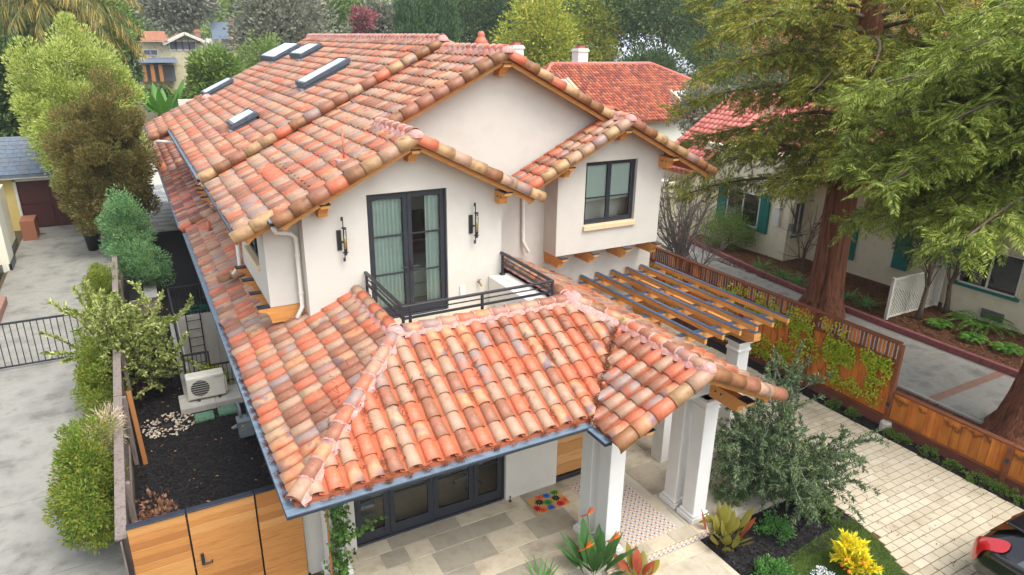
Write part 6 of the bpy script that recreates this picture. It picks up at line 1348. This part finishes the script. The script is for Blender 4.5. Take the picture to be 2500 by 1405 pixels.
for j in range(9):
    y0 = 30.8+j*.26; x = -8.8+j*.22
    while x < -2.2-j*.22: w_ = r_.uniform(.25, .5); MB().add([(x, y0-.02, 2.5+.6*(y0-30.8)+.03), (x+w_-.02, y0-.02, 2.5+.6*(y0-30.8)+.03), (x+w_-.02, y0+.28, 2.5+.6*(y0+.3-30.8)+.012), (x, y0+.28, 2.5+.6*(y0+.3-30.8)+.012)], [(0, 1, 2, 3)]).build('shingle', r_.choice(('shingle_grey', 'shingle_blue')), gr_); x += w_
lh = thing('left_house', 'cream house corner with dark base at the left edge', 'house', (-7, 22, -.15))
box('wall', 'plaster_yellow', lh, -12, 17.2, -.2, -6.05, 24.4, 2.6, b=0); box('wall', 'plaster_pale', lh, -12, 24.4, -.2, -5.75, 25.7, 2.7, b=0); box('wall', 'plaster_yellow', lh, -12, 25.7, -.2, -5.95, 28.6, 2.5, b=0)
for y0, y1, x in ((17.2, 24.4, -6.0), (24.4, 25.7, -5.7), (25.7, 28.6, -5.9)): box('base_band', 'cap_metal', lh, x-.1, y0, -.2, x, y1, .12)
win(lh, 'y', -7.2, -6.2, .3, 1.9, 17.2); box('step', 'brick', lh, -6.0, 18.0, -.2, -5.45, 20.3, .12); tag(box('wooden_crate', 'tile_brown', None, -5.75, 29.0, -.15, -5.2, 30.2, .75), 'brown timber box by the yellow garage wall', 'crate')
t = thing('plant_pot', 'black plant pot at the foot of the bronze conifer', 'pot', (-2.75, 27.2, -.15)); MB().lathe(-2.95, 26.2, [(.24, -.16), (.32, .5), (.35, .52), (.35, .56), (.3, .56)], 16).build('pot_body', 'black_metal', t, smooth=True)
# far houses
def farbox(par, name, m, px0, px1, py0, py1, Y, dy=6): a = at(px0, py1, Y); b = at(px1, py0, Y); return box(name, m, par, a[0], Y, a[2], b[0], Y+dy, b[2], b=0)
def fw(par, px0, px1, py0, py1, Y, gm='pane_dark'):
    w_ = farbox(par, 'window', 'trim_white', px0, px1, py0, py1, Y-.12, .12); farbox(w_, 'pane', 'room', px0+(px1-px0)*.12, px1-(px1-px0)*.12, py0+(py1-py0)*.14, py1-(py1-py0)*.12, Y-.16, .04)
cr = thing('shingle_house', 'far cream shingle-sided house with low gable and white windows', 'house', tuple(at(420, 230, 100)))
farbox(cr, 'wall', 'shingle_cream', 338, 492, 104, 260, 100, 10)
a, b, c = at(398, 108, 99), at(450, 82, 99), at(500, 103, 99)
MB().prism([(at(410, 104, 100)[0], at(410, 105, 100)[2]), (b[0], at(450, 86, 100)[2]), (at(490, 104, 100)[0], at(490, 105, 100)[2])], 100, 100.3).build('gable_wall', 'shingle_cream', cr)
for p_, q_ in ((a, b), (c, b)): MB().bar((p_[0], 99, p_[2]), (q_[0], 99, q_[2]), .5, .35).build('fascia', 'plaster_pale', cr); mb = MB(); mb.add([(p_[0], 98.7, p_[2]), (q_[0], 98.7, q_[2]), (q_[0], 110, q_[2]), (p_[0], 110, p_[2])], [(0, 1, 2, 3)]); mb.build('roof', 'shingle_brown', cr)
a, b = at(340, 100, 99), at(410, 100, 99); mb = MB(); mb.add([(a[0], 98.5, a[2]), (b[0], 98.5, b[2]), (b[0], 104, b[2]+1.2), (a[0], 104, a[2]+1.2)], [(0, 1, 2, 3)]); mb.build('roof', 'shingle_brown', cr)
for k in range(4): fw(cr, 414+k*16.2, 429+k*16.2, 99, 124, 100)
for k in range(2): fw(cr, 350+k*18, 367+k*18, 121, 136, 100)
a, b = at(335, 153, 97), at(430, 142, 99); mb = MB(); mb.add([(a[0], 96, a[2]), (b[0], 96, a[2]), (b[0], 100, b[2]), (a[0], 100, b[2])], [(0, 1, 2, 3)]); mb.build('porch_roof', 'shingle_blue', cr); farbox(cr, 'porch_wall', 'room', 345, 425, 160, 200, 98, 2)
for px in (352, 372, 392): farbox(cr, 'porch_post', 'cedar_c', px, px+3, 158, 200, 96.5, .3)
c_ = at(482, 90, 104); chimney(cr, c_[0], 104, c_[2]-2, c_[2]+.8, .8, 'brick')
bl = thing('blue_roof_house', 'far white house with blue-grey roof and two tall brick chimneys', 'house', tuple(at(560, 200, 125)))
farbox(bl, 'wall', 'plaster_pale', 520, 620, 96, 230, 125, 8); a, b = at(518, 96, 124), at(612, 58, 124); mb = MB(); mb.add([(a[0], 123.5, a[2]), (b[0], 123.5, a[2]), (b[0], 130, b[2]+.2), (a[0]+.6, 130, b[2]+.2)], [(0, 1, 2, 3)]); mb.build('roof', 'shingle_blue', bl)
for px, p0 in ((560, 48), (592, 62)): c_ = at(px+6, p0, 122); chimney(bl, c_[0], 122, -.2, c_[2], 1.0, 'brick')
gh = thing('grey_roof_house', 'far house with large pale grey roof among the dark oaks', 'house', tuple(at(1560, 200, 70))); a, b = at(1480, 185, 70), at(1660, 84, 76); mb = MB(); mb.add([(a[0], 70, a[2]), (b[0], 70, a[2]), (b[0]-1, 80, b[2]), (a[0]+1, 80, b[2])], [(0, 1, 2, 3)]); mb.build('roof', 'roof_pale', gh); box('wall', 'plaster_pale', gh, a[0]+.5, 70.5, -.2, b[0]-.5, 80, a[2], b=0)
# ------------------------------------------------------------------ trees behind
def ppm(Y, px=800): return 1/np.linalg.norm(at(px+1, 300, Y)-at(px, 300, Y))
def bt(name, label, px, py, Y, wpx, hpx, m, n=60, nl=55, L=.34, W=.2, group='trees behind the house', shell=.45, r0=.25, up=.3, tm='bark'):
    c = at(px, py, Y); k = ppm(Y, px); r = (wpx/k/2, wpx/k/2*.9, hpx/k/2); return tree(name, label, c, r, n, nl, max(r[0], .6)*.34, L, W, m, tm, base=(c[0], c[1], -.2), r0=r0, group=group, shell=shell, up=up)
B = [('dark_tree', 'dark evergreen at the left edge behind the feathery tree', 25, 240, 42, 150, 330, 'lf_dark', 90), ('dark_tree', 'dark evergreen behind the palm at the far left', 60, 70, 70, 190, 260, 'lf_dark', 90), ('mid_tree', 'olive-green tree right of the palm fronds', 235, 60, 62, 130, 190, 'lf_mid', 90), ('dark_tree', 'dark tree left of the far shingle house', 280, 95, 75, 90, 200, 'lf_dark', 70),
 ('grey_tree', 'greyish half-bare tree above the far shingle house', 420, 10, 130, 170, 110, 'lf_greyish', 80), ('mid_tree', 'rounded green tree in front of the brick chimneys', 530, 195, 48, 112, 130, 'lf_mid', 90), ('grey_tree', 'big grey-green tree left of the roof ridge', 690, 85, 80, 230, 240, 'lf_greyish', 120), ('mid_tree', 'olive tree crown at the top left of the ridge', 640, 20, 110, 120, 140, 'lf_mid', 80), ('dark_tree', 'dark tree crown above the roof ridge', 800, 20, 115, 190, 160, 'lf_mid', 80),
 ('crimson_tree', 'small crimson-leaved tree just over the roof ridge', 885, 62, 85, 60, 55, 'lf_crimson', 10), ('grey_tree', 'leafless greyish hedge right of the crimson tree', 935, 70, 90, 110, 110, 'lf_greyish', 50), ('dark_tree', 'dark conifer mass right of the cypresses', 1165, 60, 85, 170, 230, 'lf_dark', 100), ('dark_tree', 'dark conifer behind the red trunk', 1260, 30, 95, 180, 230, 'lf_dark', 100),
 ('yellow_tree', 'yellow-green bamboo thicket left of the white chimney', 1320, 110, 62, 150, 190, 'lf_yellowgreen', 110), ('yellow_tree', 'yellow-green bamboo thicket behind the white chimney', 1425, 120, 64, 120, 170, 'lf_yellowgreen', 90), ('oak_tree', 'dark oak crown above the orange tile roof', 1480, 5, 66, 190, 140, 'lf_mid', 110), ('oak_tree', 'dark spreading oak with forked trunk over the grey roof', 1630, 0, 60, 210, 150, 'lf_dark', 120), ('dark_tree', 'low dark shrubbery before the grey roof', 1580, 180, 56, 110, 70, 'lf_dark', 60), ('dark_tree', 'dark tree between the oak and the redwood', 1740, 100, 62, 110, 260, 'lf_mid', 90),
 ('rust_tree', 'rust-orange autumn tree seen through the redwood', 1930, 40, 60, 240, 170, 'lf_rust', 110), ('rust_tree', 'rust-orange autumn tree at the upper right', 2230, 60, 55, 260, 170, 'lf_rust', 110), ('dark_tree', 'dark tree at the upper right corner', 2420, 20, 50, 260, 260, 'lf_dark', 100), ('dark_tree', 'dark green tree behind the pink tile roof', 1990, 150, 52, 260, 130, 'lf_dark', 80)]
for a_ in B: bt(*a_[:8], n=int(a_[8]*1.6), nl=60, L=.0062*a_[4]+.05, W=.0034*a_[4]+.03)
cp = []
for i, px in enumerate((985, 1012, 1040, 1068, 1093)):
    Y = 66; c = at(px, 45, Y); k = ppm(Y, px); h = c[2]+3.5; tree('cypress_tree', 'tall dark green column cypress above the ridge, %s of the row of five' % ('leftmost', 'second', 'middle', 'fourth', 'rightmost')[i], (c[0], c[1], h*.5), (17/k, 17/k, h*.56), 150, 70, .5, .5, .12, 'lf_cypress', base=(c[0], c[1], -.2), shell=.6, up=2.2, jag=.05, group='cypresses above the ridge')
c = at(1217, 60, 90); tag(MB().tube([(c[0], 90, -.2), (c[0]+.2, 90, 12), (c[0]+.2, 90, 25)], [.8, .6, .4], 10).build('red_trunk', 'bark_redwood', None, smooth=True), 'straight red-brown trunk of a far conifer above the ridge', 'trunk')
for i, (px, q_) in enumerate(((1278, 60), (1297, 45), (1325, 60))): a, b = at(px+18, 140, 61), at(px, -20, 61); tag(MB().tube([a, (np.array(a)+b)/2+np.array([.1, 0, 0]), b], .09, 8).build('bamboo_culm', 'culm', None, smooth=True), 'tall yellow bamboo culm rising from the thicket, %s of three' % ('left', 'middle', 'right')[i], 'bamboo', 'tall bamboo culms')
# palm
def palm(px, py, Y):
    c = at(px, py, Y); t = thing('palm_tree', 'palm with long drooping yellow-tipped fronds at the upper left', 'palm', (c[0], c[1], -.2)); MB().tube([(c[0], c[1], -.2), c-np.array([0, 0, .3])], [.3, .2], 10).build('trunk', 'bark_grey', t, smooth=True)
    for k in range(30):
        a = 2*math.pi*k/30*3.1+rng.normal(0, .1); el = rng.uniform(.0, 1.3); d = np.array([math.cos(a)*math.cos(el), math.sin(a)*math.cos(el), math.sin(el)]); p = np.array(c); P = []; D = []; Ls = []; pts = [p.copy()]; L = rng.uniform(4.5, 6.0)
        for i in range(40):
            p = p+d*L/40; d = nrm(d+np.array([0, 0, -.055])); pts.append(p.copy()); s = nrm(np.cross(d, [0, 0, 1])+1e-6)
            for q_ in (-1, 1):
                for _ in range(2): P.append(p+rng.normal(0, .05, 3)); D.append(s*q_*.35+d*.25+np.array([0, 0, -1.0])+rng.normal(0, .12, 3)); Ls.append(1.15*math.sin(math.pi*(i+4)/48))
        f = leafob('frond', leafV(np.array(P), np.array(D), np.array(Ls), .075, curl=.03), 'lf_palm', t); MB().tube(pts[::4], [.04*(1-.08*i) for i in range(len(pts[::4]))], 5, cap=False).build('rachis', 'stem_green', f)
palm(135, 25, 46)
broad('banana_plant', 'banana plant with big upright leaves behind the rear roof corner', 'plant', tuple(at(405, 300, 34)), 13, 'lf_banana', 2.5, .5, .5, tilt=(.1, .6), rad=.3)
P = []; D = []
for k in range(70):
    a = rng.uniform(-62, 62); r_ = rng.uniform(150, 260); yw = R(29)+R(a*.72); x, y = r_*math.sin(yw), r_*math.cos(yw); rd = rng.uniform(8, 14); p, d, _ = crownPD((x, y, rng.uniform(6, 16)), (rd, rd, rng.uniform(9, 15)), 42, 34, 3.2); P.append(p); D.append(d)
P = np.concatenate(P); D = np.concatenate(D); tag(leafob('far_wood', leafV(P, D, 1.7, 1.0), 'lf_mid', None), 'wooded skyline far behind the houses', 'wood', kind='stuff')
# mid-ground greenery between the houses
for i, (px, py, Y, w_, h, m_) in enumerate(((480, 258, 50, 120, 70, 'lf_mid'), (385, 240, 60, 80, 40, 'lf_dark'), (290, 200, 55, 80, 130, 'lf_dark'), (640, 160, 60, 140, 120, 'lf_mid'), (20, 420, 40, 90, 90, 'lf_dark'), (1720, 270, 30, 90, 90, 'lf_greyish'))):
    bt('garden_shrub', 'garden shrub mass behind the houses, %s' % ('below the round green tree', 'before the far porch', 'behind the feathery tree', 'left of the long skylight', 'over the garage roof', 'beside the pink roof eave')[i], px, py, Y, w_, h, m_, n=70, nl=50, L=.3, W=.16, group='garden shrubs behind the houses', r0=.08)
# ------------------------------------------------------------------ car corner, litter
mat('car_black', [S_(18, 19, 22), S_(22, 23, 26)], scale=3, rough=.22, metal=.2, coat=1.0, spec=.6); mat('tail_red', [S_(190, 16, 22)], rough=.12, coat=1.0, spec=.7); mat('rubber', [S_(24, 24, 25)], rough=.8); mat('rim', [S_(150, 152, 156)], rough=.3, metal=.9); glass('car_glass', (.12, .14, .15, 1), .2)
car = thing('parked_car', 'glossy black car with red tail lamp parked on the pavers at the lower right', 'car', (11.6, -5, -.15))
# a hatchback built as lofted cross sections along its length; rear faces +Y
CX, CY = 11.35, -2.75
sec = [  # y, half width, z bottom, z belt, z roof, half width at roof
    (0.0, .60, .40, .78, .82, .50), (-.08, .80, .30, .88, .95, .62), (-.25, .90, .25, .95, 1.08, .66), (-.6, .92, .22, .97, 1.34, .62), (-1.0, .92, .22, .97, 1.42, .61), (-2.0, .92, .22, .95, 1.44, .62), (-2.8, .92, .22, .93, 1.28, .60), (-3.4, .91, .22, .92, .99, .64), (-4.2, .86, .25, .80, .84, .60), (-4.4, .70, .35, .66, .68, .5)]
V = []; F = []; n = 14
for y, hw, zb, zl, zr, hr in sec:
    prof = [(-hw*.86, zb), (-hw, zb+.14), (-hw*1.01, (zb+zl)/2), (-hw*.985, zl), (-hr*1.07, zl+(zr-zl)*.6), (-hr*.93, zr-.02), (-hr*.5, zr+.015)]
    for x, z in prof+[(-x, z) for x, z in prof[::-1]]: V.append((CX+x, CY+y, z-.15))
for i in range(len(sec)-1):
    for k in range(n): F.append((i*n+k, i*n+(k+1) % n, (i+1)*n+(k+1) % n, (i+1)*n+k))
F += [tuple(range(n)), tuple(range((len(sec)-1)*n, len(sec)*n))[::-1]]
me = mesh('body', V, F, 'car_black', smooth=True); bm = bmesh.new(); bm.from_mesh(me); bmesh.ops.recalc_face_normals(bm, faces=bm.faces); bm.to_mesh(me); bm.free(); body = link(bpy.data.objects.new('body', me), car); sm = body.modifiers.new('sub', 'SUBSURF'); sm.levels = 2; sm.render_levels = 2
def quadpatch(name, m, pts, par, th=.012):
    o = ob(name, [(CX+x, CY+y, z-.15) for x, y, z in pts], [tuple(range(len(pts)))], m, par); s = o.modifiers.new('solid', 'SOLIDIFY'); s.thickness = th; s.offset = 1; return o
for ks in ((2, 3), (10, 9)):      # lamps wrap the rear corners: the same cage as the body, a little proud of it
    ids = sorted(ks); fs = [f for f in F[:-2] if f[0]//n in (0, 1, 2) and f[0] % n in (ids[0], ids[1]) and not (f[0]//n == 2 and f[0] % n in (2, 10))]
    vs_ = sorted({v for f in fs for v in f}); mp_ = {v: i for i, v in enumerate(vs_)}; cc = Vector((CX, CY-1.6, .6))
    o = ob('tail_lamp', [tuple(cc+(Vector(V[v])-cc)*1.022) for v in vs_], [tuple(mp_[v] for v in f) for f in fs], 'tail_red', car, smooth=True); sm = o.modifiers.new('sub', 'SUBSURF'); sm.levels = 2; sm.render_levels = 2
quadpatch('rear_window', 'car_glass', [(-.52, -.12, 1.03), (.52, -.12, 1.03), (.5, -.5, 1.33), (-.5, -.5, 1.33)], car)
box('spoiler', 'car_black', car, CX-.58, CY-.62, 1.18, CX+.58, CY-.34, 1.23, b=.02); box('number_plate', 'trim_white', car, CX-.26, CY-.02, .42, CX+.26, CY+.03, .53)
for s_ in (-1, 1):
    quadpatch('side_window', 'car_glass', [(s_*.905, -.75, .97), (s_*.905, -2.75, .95), (s_*.70, -2.6, 1.3), (s_*.69, -1.0, 1.36)][::s_], car)
    for y in (-.95, -3.55):
        wh = MB(); wh.tube([(CX+s_*.72, CY+y, .17), (CX+s_*.93, CY+y, .17)], .33, 24); o = wh.build('wheel', 'rubber', car, smooth=False); MB().tube([(CX+s_*.931, CY+y, .17), (CX+s_*.945, CY+y, .17)], .22, 20).build('rim', 'rim', o)
# redwood needles caught in the valley, in the pans and on the gutter guards
def litter(name, P, L, label, m='needle'):
    n = len(P); D = nrm(rng.normal(size=(n, 3))*np.array([1, 1, .35])); S = nrm(np.cross(D, [0, 0, 1.0])); l_ = rng.uniform(.5, 1.2, n)[:, None]*L; w_ = .006
    V = np.stack([P-D*l_/2-S*w_, P+D*l_/2-S*w_, P+D*l_/2+S*w_, P-D*l_/2+S*w_], 1).reshape(-1, 3); return tag(ob(name, V, np.arange(4*n).reshape(-1, 4), m), label, 'litter', kind='stuff')
P = []
for k in range(17):
    x = .0+(k+1)*PITCH_T
    if x < 4.5: n = rng.integers(3, 22); P.append(np.stack([x+rng.normal(0, .03, n), .03+abs(rng.normal(0, .05, n)), 3.17+rng.random(n)*.04], 1))
for k in range(60):
    x = (rng.integers(2, 20)+1)*PITCH_T; y = rng.uniform(.2, 2.0)
    if x-4.5 > y-.1: continue
    n = rng.integers(3, 12); t_ = rng.normal(0, .09, n); P.append(np.stack([x+rng.normal(0, .025, n), y+t_, ZE+.5*(y+t_)+.065+rng.random(n)*.02], 1))
t_ = rng.random(420); P.append(np.stack([4.5+1.5*t_+rng.normal(0, .03, 420), 1.5*t_+rng.normal(0, .03, 420), ZE+.75*t_+.075+rng.random(420)*.02], 1))
for k in range(24): y = .35+k*.27; n = rng.integers(4, 14); P.append(np.stack([.05+abs(rng.normal(0, .04, n)), y+rng.normal(0, .04, n), 3.165+rng.random(n)*.03], 1))
for k in range(18): y = 4.6+k*.27; n = rng.integers(4, 16); P.append(np.stack([.36+rng.normal(0, .04, n), y+rng.normal(0, .05, n), zML(.4, 0)+.03+rng.random(n)*.03], 1))
litter('dry_needles', np.concatenate(P), .1, 'dry brown redwood needles caught in the roof valley, pans and gutters')
n = 260; x = rng.uniform(10.2, 13.6, n); y = rng.uniform(-3.2, 4, n); litter('drive_needles', np.stack([x, y, np.full(n, -.143)], 1), .09, 'brown needles scattered over the pale pavers')

# ------------------------------------------------------------------ thin haze over the whole place
hm = bpy.data.materials.new('haze_air'); hm.use_nodes = True; hn = hm.node_tree.nodes; hn.remove(hn['Principled BSDF'])
pvn = hn.new('ShaderNodeVolumePrincipled'); pvn.inputs['Color'].default_value = (.82, .88, .95, 1); pvn.inputs['Density'].default_value = .0005; pvn.inputs['Anisotropy'].default_value = .2
hm.node_tree.links.new(pvn.outputs[0], hn['Material Output'].inputs['Volume'])
hz = MB().box(-320, -320, -4, 620, 920, 48, b=0).build('haze', hm, None); hz['kind'] = 'stuff'
scene.cycles.volume_bounces = 0; scene.cycles.volume_step_rate = 4

hp = []
for k in range(90): a = k*.42; r_ = .26+.06*math.sin(k*.7); hp.append((.12+r_*1.3*math.cos(a), 16.6+r_*math.sin(a), -.1+.004*k*.3))
mat('hose_green', [S_(24, 112, 88), S_(30, 128, 100)], rough=.5); tag(MB().tube(hp, .014, 6).build('garden_hose', 'hose_green', None, smooth=True), 'coiled green garden hose on the mulch behind the light well', 'hose')
